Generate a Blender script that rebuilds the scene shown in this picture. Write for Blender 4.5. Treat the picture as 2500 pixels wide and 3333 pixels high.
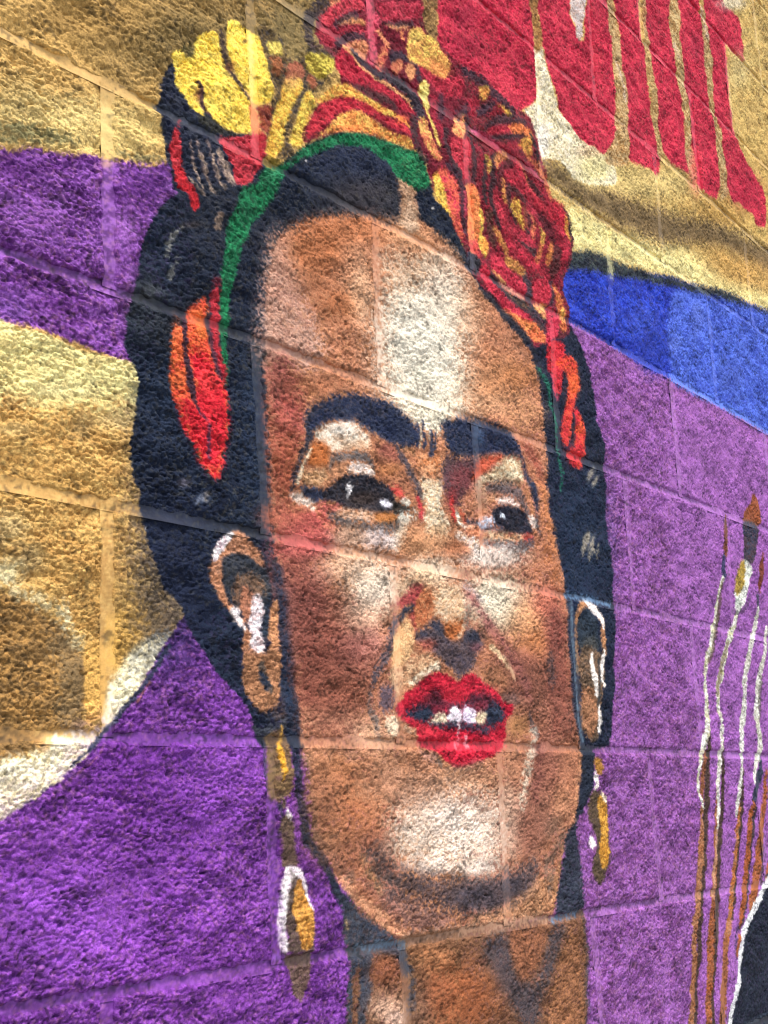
import bpy, math, random
import numpy as np
from mathutils import Matrix

for o in list(bpy.data.objects):
    bpy.data.objects.remove(o)
scene = bpy.context.scene
# ---------------------------------------------------------------- camera
ZA = 11 * 0.2032                      # height of the reference bed joint above the ground
cam_data = bpy.data.cameras.new('camera')
cam = bpy.data.objects.new('camera', cam_data)
scene.collection.objects.link(cam)
cam_data.sensor_fit = 'HORIZONTAL'
cam_data.sensor_width = 36.0
cam_data.lens = 4327.4535 / 2500 * 36.0
cam_data.clip_start = 0.02
cam_data.clip_end = 2000.0
cam.matrix_world = Matrix(((0.59950, -0.14753, -0.78666, -0.76543),
                           (-0.79944, -0.15797, -0.57961, -0.85984),
                           (-0.03876, 0.97636, -0.21264, ZA - 0.66795),
                           (0, 0, 0, 1)))
scene.camera = cam
# ---------------------------------------------------------------- sky and sun
SUN_EL, SUN_AZ = math.radians(62), math.radians(-40)     # azimuth measured from straight in front of the wall, minus = viewer's left
world = bpy.data.worlds.new('World')
scene.world = world
world.use_nodes = True
nt = world.node_tree
sky = nt.nodes.new('ShaderNodeTexSky')
sky.sky_type = 'NISHITA'
sky.sun_disc = False
sky.sun_elevation = SUN_EL
sky.sun_rotation = math.pi + SUN_AZ
sky.air_density = 1.0
sky.dust_density = 4.0
sky.ozone_density = 0.4
nt.links.new(sky.outputs[0], nt.nodes['Background'].inputs[0])
nt.nodes['Background'].inputs[1].default_value = 0.06
sun_data = bpy.data.lights.new('sun', 'SUN')
sun_data.energy = 1.5
sun_data.angle = math.radians(12)
sun_data.color = (1.0, 0.93, 0.84)
sun = bpy.data.objects.new('sun', sun_data)
scene.collection.objects.link(sun)
d = (math.sin(SUN_AZ) * math.cos(SUN_EL), -math.cos(SUN_AZ) * math.cos(SUN_EL), math.sin(SUN_EL))
from mathutils import Vector
sun.rotation_euler = Vector(d).to_track_quat('Z', 'Y').to_euler()
sun.location = (-3, -6, 8)
scene.view_settings.view_transform = 'Standard'
scene.view_settings.look = 'None'
scene.view_settings.gamma = 1.0
scene.view_settings.exposure = 1.7
scene.view_settings.use_curve_mapping = False
scene.cycles.max_bounces = 6
scene.cycles.filter_width = 1.2

# ---------------------------------------------------------------- wall painter
def hash2(ix,iy,seed):
    h=(ix.astype(np.int64)*374761393+iy.astype(np.int64)*668265263+seed*974711)&0x7fffffff
    h=((h^(h>>13))*1274126177)&0x7fffffff
    return ((h^(h>>16))&0xffff).astype(np.float32)/65535.
def vgrid(w,h,sx,sy,seed):
    """smooth value noise, -1..1, on a w x h pixel grid with cells of sx,sy pixels"""
    rng=np.random.RandomState(seed); gw=int(w/sx)+4; gh=int(h/sy)+4
    g=rng.uniform(-1,1,(gh,gw)).astype(np.float32)
    def ax(n,s):
        t=np.arange(n,dtype=np.float32)/s; i=t.astype(np.int32); f=t-i; return i,f
    def wts(f): return [(-f+2*f*f-f**3)/2,(2-5*f*f+3*f**3)/2,(f+4*f*f-3*f**3)/2,(f**3-f*f)/2]
    i,f=ax(w,sx); W=wts(f); r=sum(g[:,i+k]*W[k][None,:] for k in range(4))
    i,f=ax(h,sy); W=wts(f); return sum(r[i+k]*W[k][:,None] for k in range(4))
def box(a,r):
    r=int(r)
    if r<1:return a
    for ax_ in (0,1):
        p=[(0,0),(0,0)];p[ax_]=(r+1,r)
        c=np.cumsum(np.pad(a,p,mode='edge'),axis=ax_,dtype=np.float32)
        n=a.shape[ax_]; hi=np.take(c,np.arange(2*r+1,2*r+1+n),axis=ax_); lo=np.take(c,np.arange(0,n),axis=ax_)
        a=(hi-lo)/(2*r+1)
    return a
def spline(p,closed,n=5):
    p=np.asarray(p,np.float32)
    if closed: q=np.vstack([p[-1:],p,p[:2]])
    else: q=np.vstack([2*p[:1]-p[1:2],p,2*p[-1:]-p[-2:-1]])
    t=(np.arange(n,dtype=np.float32)/n)[:,None]; out=[]
    for k in range(1,len(q)-2):
        a,b,c,d=q[k-1:k+3]
        out.append(.5*(2*b+(c-a)*t+(2*a-5*b+4*c-d)*t*t+(3*b-a-3*c+d)*t**3))
    if not closed: out.append(q[-2:-1])
    return np.vstack(out)
class Canvas:
    def __init__(s,x0,z0,w,h,q,base):
        s.x0,s.z0,s.w,s.h,s.q=x0,z0,w,h,q         # mm origin (left, top), pixels, mm per pixel
        s.C=np.empty((h,w,3),np.float32); s.C[:]=base
        n=vgrid(w,h,2.1/q,1.9/q,1)*.65+vgrid(w,h,4.4/q,3.4/q,2)*.4
        s.N=np.clip(n*1.0+.5,0,1)
        n=vgrid(w,h,9/q,5/q,3)*.5+vgrid(w,h,30/q,18/q,4)*.3+vgrid(w,h,2.4/q,1.9/q,5)*.75
        s.M=np.clip(n*.8+.5,0,1)
    def put(s,ys,xs,a,col,op,g,c2,m):
        N=s.N[ys,xs]; a=a+g*(N-.5)*4*a*(1-a); a=np.clip(a,0,1); a=a*a*(3-2*a)*op*np.clip((.84 if op>.96 else .66)+.6*N,0,1)
        c=np.asarray(col,np.float32)[None,None]
        if c2 is not None and m>0:
            k=np.clip((s.M[ys,xs]-.5)*2.2+m,0,1)[...,None]*.999
            c=c*(1-k*.9)+np.asarray(c2,np.float32)[None,None]*k*.9
        D=s.C[ys,xs]; D+=(c-D)*a[...,None]
    def bb(s,x0,y0,x1,y1):
        a=max(0,int(x0)-1);b=min(s.w,int(x1)+2);c=max(0,int(y0)-1);d=min(s.h,int(y1)+2)
        return (slice(c,d),slice(a,b)) if a<b and c<d else None
    def px(s,p):
        p=np.asarray(p,np.float32).copy(); p[:,0]=(p[:,0]-s.x0)/s.q; p[:,1]=(s.z0-p[:,1])/s.q; return p
    def fill(s,col,soft,op,g,c2,m,sm,p):
        p=s.px(p); p=spline(p,True) if sm else p
        r=max(0.,soft*1.35/s.q/2); R=int(r*1.2+.5)
        B=s.bb(p[:,0].min()-2*R-2,p[:,1].min()-2*R-2,p[:,0].max()+2*R+2,p[:,1].max()+2*R+2)
        if B is None:return
        ys,xs=B; h=ys.stop-ys.start; w=xs.stop-xs.start
        A=np.zeros((h,w+1),np.int16); q=np.vstack([p,p[:1]]); yy=np.arange(ys.start,ys.stop)+.5
        for (xa,ya),(xb,yb) in zip(q[:-1],q[1:]):
            lo,hi=(ya,yb) if ya<yb else (yb,ya)
            i0=max(0,int(np.ceil(lo-.5))-ys.start); i1=min(h,int(np.ceil(hi-.5))-ys.start)
            if i1<=i0:continue
            t=(yy[i0:i1]-ya)/(yb-ya); xc=np.clip(np.ceil(xa+t*(xb-xa)-.5).astype(np.int64)-xs.start,0,w)
            A[np.arange(i0,i1),xc]^=1
        a=(np.cumsum(A[:,:w],axis=1)&1).astype(np.float32)
        rr=max(1,int(round(r*.7))); a=box(box(a,rr),rr)
        s.put(ys,xs,a,col,op,g,c2,m)
    def stroke(s,col,soft,op,g,c2,m,p):
        p=np.asarray(p,np.float32); p3=p.copy(); p3[:,:2]=s.px(p[:,:2]); p3[:,2]=p[:,2]/s.q/2
        p3=spline(p3,False,4); sf=max(.8,soft*1.5/s.q)
        W=p3[:,2].max()+sf
        B=s.bb(p3[:,0].min()-W,p3[:,1].min()-W,p3[:,0].max()+W,p3[:,1].max()+W)
        if B is None:return
        ys,xs=B; A=np.zeros((ys.stop-ys.start,xs.stop-xs.start),np.float32)
        for a,b in zip(p3[:-1],p3[1:]):
            w=max(a[2],b[2])+sf
            b_=s.bb(min(a[0],b[0])-w,min(a[1],b[1])-w,max(a[0],b[0])+w,max(a[1],b[1])+w)
            if b_ is None:continue
            y=np.arange(b_[0].start,b_[0].stop,dtype=np.float32)[:,None]+.5; x=np.arange(b_[1].start,b_[1].stop,dtype=np.float32)[None]+.5
            dx,dy=b[0]-a[0],b[1]-a[1]; t=np.clip(((x-a[0])*dx+(y-a[1])*dy)/(dx*dx+dy*dy+1e-6),0,1)
            d=np.hypot(x-a[0]-t*dx,y-a[1]-t*dy); v=np.clip(.5+(a[2]+t*(b[2]-a[2])-d)/sf,0,1)
            ss=(slice(b_[0].start-ys.start,b_[0].stop-ys.start),slice(b_[1].start-xs.start,b_[1].stop-xs.start))
            np.maximum(A[ss],v,out=A[ss])
        s.put(ys,xs,A,col,op,g,c2,m)
    def blob(s,col,op,g,x,z,ux,uz,vx,vz):
        # ellipse axes u,v (mm vectors)
        cx=(x-s.x0)/s.q; cy=(s.z0-z)/s.q; M=np.array([[ux,vx],[-uz,-vz]],np.float64)/s.q; I=np.linalg.inv(M)
        ex=2.*np.hypot(M[0,0],M[0,1]); ey=2.*np.hypot(M[1,0],M[1,1])
        B=s.bb(cx-ex,cy-ey,cx+ex,cy+ey)
        if B is None:return
        ys,xs=B; y=np.arange(ys.start,ys.stop)[:,None]+.5-cy; xx=np.arange(xs.start,xs.stop)[None]+.5-cx
        r2=(I[0,0]*xx+I[0,1]*y)**2+(I[1,0]*xx+I[1,1]*y)**2
        a=(np.exp(-.9*r2*r2**.25)*np.clip(2.2-.55*r2,0,1)).astype(np.float32); a=np.minimum(a*1.2,1)
        D=s.C[ys,xs]; N=s.N[ys,xs]; a=np.clip(a+g*(N-.5)*2.6*a*(1-a),0,1)*op*np.clip(.7+.7*N,0,1)
        D+=(np.asarray(col,np.float32)-D)*a[...,None]
    def run(s,L):
        for e in L:
            if e[0]=='F': s.fill(*e[1:])
            elif e[0]=='S': s.stroke(*e[1:])
            else: s.blob(*e[1:])
        # dark specks and broad tone variation, with a shape of their own
        n=vgrid(s.w,s.h,3.4/s.q,2.6/s.q,8)+.5*vgrid(s.w,s.h,22/s.q,16/s.q,9)
        s.C*=(1-.34*np.clip((n-.52)*2.4,0,1))[...,None]
        n=vgrid(s.w,s.h,60/s.q,45/s.q,10)*.6+vgrid(s.w,s.h,14/s.q,10/s.q,6)*.5
        s.C*=(1+.09*n)[...,None]

# strokes and fills of the mural, plus painted joint sheen and glints, in millimetres on the wall: F fill, S stroke, B spray
PAINT = [
('F',(154,98,178),6.1,1.0,0.8,(110,60,124),0.5,0,[(829.4,30.1),(920.5,28.7),(990.2,26.5),(1124.6,24.5),(1218.9,26.2),(1410.9,23.5),(1653.6,22.7),(2622.8,-151.3),(1984.3,-1591.5),(481.5,-1164.2),(564.4,-263.6)]),
('F',(166,108,190),52.5,0.6,0.8,(154,98,178),0.5,0,[(1220.9,-11.8),(1402.1,-14.8),(1642.5,-18.6),(2599.6,-203.5),(1984.3,-1591.5),(1066.2,-1330.4),(1223.8,-617.7),(1143.4,-402.7),(1159.9,-204.7)]),
('B',(148,120,72),0.9,0.7,212.4,168.5,212.2,103.9,-1.4,-49.1),
('B',(112,94,58),0.75,0.7,103.8,77.3,87.3,40.6,-0.4,-37.9),
('B',(120,102,64),0.6,0.7,149.1,119.7,120.8,57.8,-0.6,-32.3),
('B',(112,100,66),0.7,0.7,268.3,157.6,59.0,27.6,-2.3,-62.0),
('B',(196,160,96),0.7,0.7,-77.4,26.6,85.1,41.7,0.7,-36.3),
('B',(150,118,66),0.6,0.7,-24.3,52.6,58.9,28.8,0.2,-22.1),
('B',(222,198,128),0.8,0.7,-12.3,-57.8,95.5,38.8,0.2,-27.6),
('B',(226,206,140),0.6,0.7,-85.6,-67.2,66.1,27.9,0.4,-17.5),
('B',(158,140,92),0.5,0.7,-105.7,-55.2,29.0,12.7,0.5,-20.2),
('F',(112,112,80),8.1,0.75,0.8,None,0.0,1,[(-123.8,-96.1),(-103.8,-87.9),(-83.1,-82.4),(-66.1,-78.6),(-57.4,-78.8),(-39.8,-76.1),(-39.7,-80.5),(-63.1,-89.2),(-89.8,-98.0),(-123.4,-110.9)]),
('F',(120,116,84),7.0,0.7,0.8,None,0.0,1,[(6.3,-71.4),(30.5,-62.6),(70.8,-52.3),(74.3,-55.7),(38.7,-67.4),(6.4,-75.9)]),
('F',(142,86,176),5.7,1.0,0.8,(86,38,112),0.62,1,[(-273.1,-154.2),(-123.2,-118.6),(-94.6,-106.3),(-76.7,-101.4),(-52.2,-96.0),(-26.8,-86.1),(-11.0,-83.2),(-5.7,-85.6),(6.4,-78.7),(27.0,-73.6),(55.4,-65.5),(100.2,-48.4),(98.6,-198.6),(55.0,-218.7),(54.8,-265.4),(34.1,-272.7),(14.0,-272.4),(-12.1,-270.6),(-43.4,-268.4),(-73.5,-267.4),(-102.3,-268.3),(-119.0,-270.9),(-266.6,-276.2)]),
('B',(172,112,206),0.5,0.7,-83.8,-165.4,38.8,13.5,0.3,-15.3),
('B',(176,118,206),0.5,0.7,17.5,-145.6,13.6,4.6,0.1,-17.6),
('B',(90,42,122),0.6,0.7,41.1,-90.4,26.9,9.9,-0.0,-14.8),
('B',(96,44,124),0.5,0.7,-93.0,-123.4,37.5,14.3,0.2,-9.3),
('B',(112,76,150),0.5,0.7,-106.0,-256.6,17.9,5.1,0.3,-11.7),
('B',(110,52,142),0.4,0.7,-54.9,-235.0,31.5,9.1,0.1,-8.1),
('B',(168,108,214),0.4,0.7,-113.0,-244.9,13.3,3.9,0.2,-7.8),
('B',(206,160,150),0.7,0.7,-5.7,-87.3,6.7,2.6,0.0,-3.3),
('F',(238,228,158),2.4,1.0,0.8,(216,198,132),0.5,1,[(-267.6,-257.6),(-119.0,-270.0),(-104.5,-272.0),(-85.1,-270.2),(-64.0,-270.6),(-44.6,-272.5),(-24.7,-273.0),(0.9,-272.8),(20.6,-272.0),(34.1,-272.9),(40.9,-309.4),(40.8,-522.3),(-252.3,-543.3)]),
('F',(206,166,98),26.3,1.0,0.8,(176,134,74),0.55,1,[(-262.6,-350.6),(-117.2,-337.4),(-95.0,-337.2),(-68.6,-339.2),(-42.5,-333.6),(-24.1,-326.6),(1.2,-318.1),(34.1,-307.8),(40.9,-319.9),(81.4,-499.2),(80.9,-559.2),(-249.9,-589.4)]),
('B',(196,152,86),0.6,0.7,-60.3,-341.3,58.9,12.4,0.2,-12.6),
('B',(236,222,160),0.5,0.7,-53.6,-314.3,35.9,8.2,0.1,-8.9),
('B',(178,134,78),0.6,0.7,-104.0,-336.3,17.7,3.9,0.1,-5.7),
('B',(226,206,150),0.55,0.7,7.7,-328.0,20.8,4.4,0.0,-9.2),
('B',(150,130,92),0.45,0.7,-28.9,-340.7,11.1,2.3,0.1,-11.9),
('B',(226,204,146),0.4,0.7,-103.4,-359.8,17.6,3.6,0.1,-5.6),
('B',(212,170,98),0.5,0.7,-82.2,-405.9,47.3,7.9,0.2,-10.3),
('B',(230,212,160),0.5,0.7,-107.9,-442.2,17.2,2.4,0.3,-12.7),
('B',(150,140,110),0.45,0.7,-85.4,-464.7,13.3,1.6,0.2,-10.9),
('B',(228,222,180),0.75,0.7,-105.8,-478.0,13.9,1.6,0.3,-9.8),
('B',(212,168,88),0.6,0.7,40.8,-486.2,34.4,3.3,-0.0,-29.6),
('B',(190,146,80),0.25,0.7,21.2,-465.6,14.2,1.6,0.0,-4.9),
('F',(168,128,74),7.0,1.0,0.8,(128,100,62),0.6,1,[(-254.1,-509.1),(-112.9,-494.8),(-96.8,-494.1),(-80.2,-498.8),(-66.6,-507.5),(-50.5,-512.5),(-43.4,-520.2),(-33.9,-526.0),(-26.7,-534.8),(-25.2,-553.2),(-26.1,-580.7),(-24.7,-598.8),(-28.2,-605.2),(-77.9,-604.2),(-69.0,-613.7),(-95.7,-624.2),(-109.2,-627.6),(-247.1,-640.9)]),
('F',(122,104,76),17.0,0.75,0.8,None,0.0,1,[(-66.2,-528.3),(-50.4,-518.0),(-35.1,-526.1),(-26.6,-536.6),(-25.1,-562.4),(-25.3,-598.9),(-44.4,-601.9),(-56.2,-581.7),(-52.1,-554.6)]),
('S',(224,214,170),9.6,0.7,0.9,None,0.0,[(-123.7,-485.3,5.3),(-106.7,-486.2,6.5),(-94.6,-493.9,7.6),(-76.9,-497.5,8.6),(-59.8,-505.1,9.6),(-47.0,-510.4,9.2),(-41.0,-520.1,8.6),(-31.5,-529.5,7.2),(-25.5,-533.8,5.8)]),
('S',(232,226,190),5.7,0.6,0.9,None,0.0,[(-50.7,-496.9,7.4),(-47.1,-506.7,7.5),(-45.8,-515.8,7.4)]),
('F',(246,240,208),9.7,1.0,0.8,(222,212,170),0.4,1,[(21.4,-533.4),(34.3,-522.9),(67.6,-512.5),(95.2,-522.6),(81.0,-546.5),(60.6,-565.1),(44.7,-578.3),(27.9,-591.1),(19.1,-599.7),(10.4,-607.3),(-3.0,-620.3),(-16.1,-631.2),(-25.4,-638.3),(-34.7,-643.5),(-50.5,-652.1),(-69.1,-660.3),(-87.2,-669.9),(-107.9,-675.9),(-193.3,-692.6),(-195.6,-638.4),(-109.3,-625.0),(-90.4,-623.2),(-74.4,-618.9),(-63.4,-613.6),(-62.4,-607.4),(-11.6,-602.1),(-5.6,-594.7),(-2.1,-576.1),(2.7,-560.0),(12.6,-547.3)]),
('F',(214,168,92),4.7,1.0,0.8,None,0.0,1,[(-25.5,-530.9),(-2.4,-529.3),(-2.2,-560.3),(-4.5,-578.0),(-9.3,-589.3),(-23.6,-594.2),(-26.3,-567.8)]),
('F',(216,170,88),9.2,1.0,0.8,None,0.0,1,[(2.3,-500.4),(67.7,-494.5),(40.8,-520.5),(21.4,-535.3),(6.4,-551.4),(2.7,-551.6)]),
('B',(214,160,96),0.6,0.7,-67.9,-613.6,6.6,0.1,0.1,-5.2),
('F',(132,72,168),2.8,1.0,0.8,(74,30,102),0.62,0,[(-317.5,-725.8),(-108.0,-671.0),(-91.0,-662.3),(-70.5,-651.8),(-49.2,-640.8),(-30.4,-626.7),(-10.9,-609.2),(9.2,-589.7),(26.5,-572.3),(48.0,-547.4),(66.6,-524.5),(89.7,-495.0),(425.1,-431.0),(376.0,-1134.2),(-302.9,-941.1)]),
('B',(150,80,196),0.45,0.7,-16.3,-729.4,135.4,-10.0,0.6,-62.3),
('B',(152,84,200),0.5,0.7,127.3,-632.3,63.9,-0.3,-0.9,-54.9),
('B',(92,38,130),0.45,0.7,23.1,-626.8,52.1,-0.0,0.1,-30.8),
('B',(150,82,200),0.45,0.7,-59.5,-749.3,78.3,-7.1,0.7,-36.8),
('B',(140,70,180),0.4,0.7,124.2,-817.7,115.5,-14.4,-0.7,-40.9),
('B',(100,44,140),0.3,0.7,73.0,-684.5,58.9,-2.3,-0.3,-51.9),
('S',(60,62,88),1.8,1.0,0.9,None,0.0,[(73.0,-525.1,5.2),(59.3,-539.8,4.7),(44.7,-556.1,4.5),(30.4,-570.2,5.1),(16.5,-582.0,5.3),(6.6,-592.6,4.9),(-5.5,-603.0,4.3),(-18.6,-615.0,3.6),(-30.3,-624.0,2.9),(-38.3,-630.2,2.2)]),
('S',(70,66,96),3.2,0.35,0.9,None,0.0,[(-39.3,-636.4,2.2),(-55.1,-641.5,2.5),(-73.7,-651.6,2.8),(-89.6,-658.9,3.1)]),
('S',(226,150,110),1.2,0.6,0.9,None,0.0,[(47.3,-558.0,1.6),(31.7,-575.9,1.5)]),
('S',(210,150,120),1.7,0.35,0.9,None,0.0,[(-6.7,-613.0,1.2),(-11.4,-621.3,1.2),(-25.5,-631.2,1.1),(-57.2,-651.9,1.1)]),
('F',(206,180,112),9.4,1.0,0.8,(180,146,84),0.45,0,[(869.3,393.6),(1951.0,1127.8),(3562.8,1968.9),(2945.0,575.6),(1732.7,316.6),(839.6,165.9)]),
('B',(214,192,128),0.7,0.7,1157.0,325.6,222.0,82.3,-5.7,-32.3),
('B',(168,128,66),0.6,0.7,1523.7,402.2,149.9,52.6,-9.2,-39.6),
('B',(196,158,88),0.5,0.7,1755.9,537.8,175.3,64.5,-28.9,-109.6),
('F',(240,232,166),45.7,1.0,0.8,(226,212,142),0.4,0,[(839.6,165.9),(947.0,209.2),(1038.9,213.3),(1138.6,221.9),(1224.9,234.5),(1296.9,262.1),(1367.7,266.2),(1443.7,277.6),(1519.7,272.7),(1729.2,303.7),(2849.6,360.4),(2789.5,224.7),(1714.8,250.1),(1455.4,218.3),(1213.1,172.6),(1026.8,138.1),(830.2,93.5)]),
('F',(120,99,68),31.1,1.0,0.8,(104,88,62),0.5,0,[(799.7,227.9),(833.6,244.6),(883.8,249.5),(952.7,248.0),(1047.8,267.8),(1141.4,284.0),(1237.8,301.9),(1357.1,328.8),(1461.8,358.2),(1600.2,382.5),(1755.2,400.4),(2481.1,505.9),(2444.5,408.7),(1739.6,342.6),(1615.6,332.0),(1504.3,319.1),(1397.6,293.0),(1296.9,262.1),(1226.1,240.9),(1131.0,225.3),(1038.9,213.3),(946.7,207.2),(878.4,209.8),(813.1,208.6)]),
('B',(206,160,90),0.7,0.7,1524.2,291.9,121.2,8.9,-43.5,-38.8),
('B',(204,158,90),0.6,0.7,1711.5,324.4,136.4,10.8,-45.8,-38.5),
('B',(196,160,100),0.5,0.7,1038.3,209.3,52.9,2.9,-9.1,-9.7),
('F',(44,72,200),6.8,1.0,0.8,(26,42,150),0.55,0,[(820.6,93.5),(933.2,115.5),(1022.2,132.5),(1127.1,157.5),(1236.7,183.4),(1330.1,199.4),(1403.1,206.6),(1509.9,231.6),(1716.0,254.5),(2803.9,355.2),(2628.7,-46.2),(1644.8,-10.0),(1404.0,-6.7),(1212.9,-4.8),(1097.9,-7.2),(986.3,-0.2),(916.7,3.3),(850.2,2.1)]),
('F',(92,122,226),13.7,0.9,0.8,(62,86,190),0.5,0,[(1249.1,157.0),(1354.2,202.5),(1509.9,231.6),(1716.0,254.5),(2803.9,355.2),(2628.7,-46.2),(1645.4,-7.7),(1404.7,-3.5),(1217.6,-2.7),(1213.7,42.7),(1212.6,81.4)]),
('B',(100,120,205),0.22,0.7,1136.8,76.1,63.9,17.6,-4.7,-26.0),
('B',(120,140,210),0.3,0.7,1350.5,141.2,30.1,8.4,-7.1,-32.9),
('B',(40,58,160),0.6,0.7,1160.0,25.2,56.1,14.2,-6.3,-33.9),
('B',(62,80,160),0.45,0.7,1485.9,65.2,65.5,15.6,-6.5,-27.0),
('B',(138,152,214),0.2,0.7,1243.8,64.1,27.7,7.2,-2.9,-14.5),
('S',(100,136,236),7.3,0.8,0.9,None,0.0,[(1213.5,-1.7,9.7),(1310.1,-4.6,11.9),(1454.4,-2.9,12.9),(1645.4,-7.7,10.1)]),
('F',(34,40,52),10.2,1.0,0.8,(60,72,72),0.4,0,[(830.4,95.3),(935.8,132.8),(979.6,141.5),(1017.2,148.1),(1059.0,150.1),(1127.9,162.1),(1191.3,169.9),(1241.1,183.2),(1329.7,197.8),(1457.3,226.4),(1537.9,238.1),(1620.2,239.5),(1716.1,255.2),(2403.2,298.9),(2396.2,280.5),(1714.1,247.6),(1590.3,230.9),(1480.0,214.6),(1351.0,187.5),(1256.4,171.7),(1188.5,155.3),(1124.7,143.8),(1063.2,128.9),(1004.5,114.6),(967.4,108.6),(930.8,99.1),(826.5,65.1)]),
('S',(236,228,160),10.4,0.6,0.9,None,0.0,[(1018.7,169.0,6.0),(1015.3,147.4,14.9),(1022.2,133.0,17.9),(1025.6,119.2,8.9)]),
('F',(206,52,78),3.8,1.0,0.8,(160,28,56),0.55,1,[(403.7,333.0),(822.5,554.5),(822.2,498.0),(824.3,461.9),(825.7,420.2),(830.9,409.8),(820.9,394.2),(819.3,368.0),(823.8,351.9),(814.6,329.9),(793.2,310.1),(766.2,291.6),(747.0,283.5),(717.3,284.7),(694.0,284.9),(671.9,292.1),(643.7,289.7),(611.1,291.6),(577.1,295.7),(562.0,301.6),(555.4,314.7),(555.5,347.3),(400.1,270.4)]),
('B',(226,74,92),0.5,0.7,719.7,306.3,40.3,17.7,-3.1,-28.9),
('B',(150,34,60),0.5,0.7,625.3,328.1,45.7,21.4,-2.0,-21.0),
('B',(154,36,66),0.45,0.7,629.9,377.4,34.6,17.0,-1.8,-19.5),
('F',(236,228,204),4.2,1.0,0.8,(212,200,160),0.45,1,[(827.4,421.0),(846.8,431.9),(854.9,417.1),(858.4,405.8),(861.9,394.4),(869.0,371.7),(880.7,358.3),(885.8,345.7),(912.1,338.3),(935.2,329.1),(962.5,321.4),(1007.0,325.7),(1062.7,318.3),(1061.0,286.9),(959.1,249.2),(916.2,244.1),(883.5,253.5),(849.7,249.5),(822.7,240.8),(812.1,257.7),(804.8,276.0),(787.7,290.1),(779.2,297.1),(800.0,314.8),(818.2,333.3),(825.5,352.6),(822.7,369.5),(822.6,395.0)]),
('B',(222,212,150),0.8,0.7,994.5,292.3,62.4,23.8,-4.6,-30.2),
('B',(244,240,232),0.7,0.7,830.1,273.8,20.4,8.2,-3.8,-30.0),
('B',(226,186,150),0.5,0.7,975.5,311.4,38.5,15.1,-1.8,-12.0),
('F',(206,52,78),4.6,1.0,0.8,(160,28,56),0.5,1,[(854.3,571.3),(959.3,626.8),(952.3,563.5),(952.7,528.4),(962.0,517.2),(967.1,502.0),(986.1,507.1),(996.9,530.0),(992.0,547.6),(1007.8,591.5),(1015.5,656.5),(1105.0,703.9),(1094.0,634.9),(1097.3,605.2),(1100.5,575.7),(1093.3,531.1),(1094.3,490.7),(1096.1,450.9),(1095.1,420.3),(1081.3,384.7),(1065.7,360.6),(1047.5,343.6),(1027.8,327.1),(1014.3,324.7),(999.7,326.7),(962.5,321.4),(931.5,327.6),(912.1,338.3),(889.4,347.3),(881.5,364.2),(870.5,383.5),(863.5,406.2),(855.9,425.0),(847.3,435.9),(847.5,463.9),(844.2,490.3)]),
('F',(212,200,198),4.6,1.0,0.8,(180,150,140),0.5,1,[(956.3,605.2),(1012.2,634.4),(1005.8,590.5),(992.0,547.6),(986.3,521.0),(974.3,501.5),(963.8,504.3),(962.9,523.5),(954.2,538.9),(952.3,563.5)]),
('F',(168,124,72),5.6,1.0,0.8,(140,96,56),0.5,1,[(820.1,534.4),(851.8,550.8),(845.0,509.5),(843.5,484.3),(849.3,451.7),(849.1,436.7),(838.6,418.8),(827.0,417.1),(827.1,444.8),(824.8,465.9),(819.1,485.3)]),
('S',(120,34,56),6.9,0.5,0.9,None,0.0,[(803.7,477.6,6.9),(804.3,455.8,6.9)]),
('F',(206,52,78),5.1,1.0,0.8,(160,28,56),0.5,1,[(1124.8,714.3),(1226.7,768.2),(1218.6,697.7),(1218.1,621.1),(1226.6,607.8),(1230.0,589.9),(1225.5,553.5),(1227.6,528.7),(1230.7,498.1),(1230.8,474.9),(1240.0,453.3),(1244.4,429.7),(1253.6,408.1),(1249.3,385.4),(1238.1,372.8),(1223.6,365.3),(1206.6,367.2),(1171.4,359.9),(1133.0,353.2),(1120.7,352.5),(1129.6,404.3),(1134.9,447.1),(1143.1,471.1),(1138.0,489.5),(1138.0,501.9),(1128.1,516.1),(1127.1,534.2),(1127.9,563.7),(1133.2,595.5),(1121.1,621.1),(1117.1,646.5)]),
('F',(206,52,78),5.6,1.0,0.8,(160,28,56),0.5,1,[(1258.6,785.1),(1380.9,849.7),(1362.9,770.3),(1350.1,729.4),(1349.9,704.2),(1351.9,677.8),(1358.9,665.2),(1356.7,630.2),(1365.1,600.2),(1375.9,582.4),(1376.2,560.1),(1376.6,526.7),(1370.3,484.2),(1373.3,452.4),(1375.7,429.1),(1366.9,421.4),(1338.0,419.2),(1295.6,415.8),(1270.2,425.1),(1261.0,446.9),(1253.0,475.6),(1257.4,498.8),(1259.1,531.7),(1255.1,558.1),(1252.4,591.5),(1243.9,618.1),(1241.6,654.2),(1246.6,694.1)]),
('F',(206,52,78),6.0,1.0,0.8,(160,28,56),0.5,1,[(1416.7,868.7),(1518.0,922.2),(1503.2,841.0),(1509.1,807.5),(1512.1,772.7),(1513.9,744.7),(1514.5,711.4),(1515.1,678.3),(1509.3,640.3),(1518.0,608.7),(1526.8,577.1),(1523.9,540.9),(1523.9,494.5),(1524.4,462.5),(1503.2,427.3),(1495.8,417.8),(1458.3,411.0),(1419.0,414.5),(1410.3,420.1),(1409.4,461.9),(1403.7,493.1),(1406.1,527.7),(1411.1,563.6),(1403.8,587.7),(1392.8,605.6),(1397.4,639.5),(1397.1,662.3),(1393.5,692.9),(1386.3,705.6),(1404.0,744.2),(1400.4,775.1)]),
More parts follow.
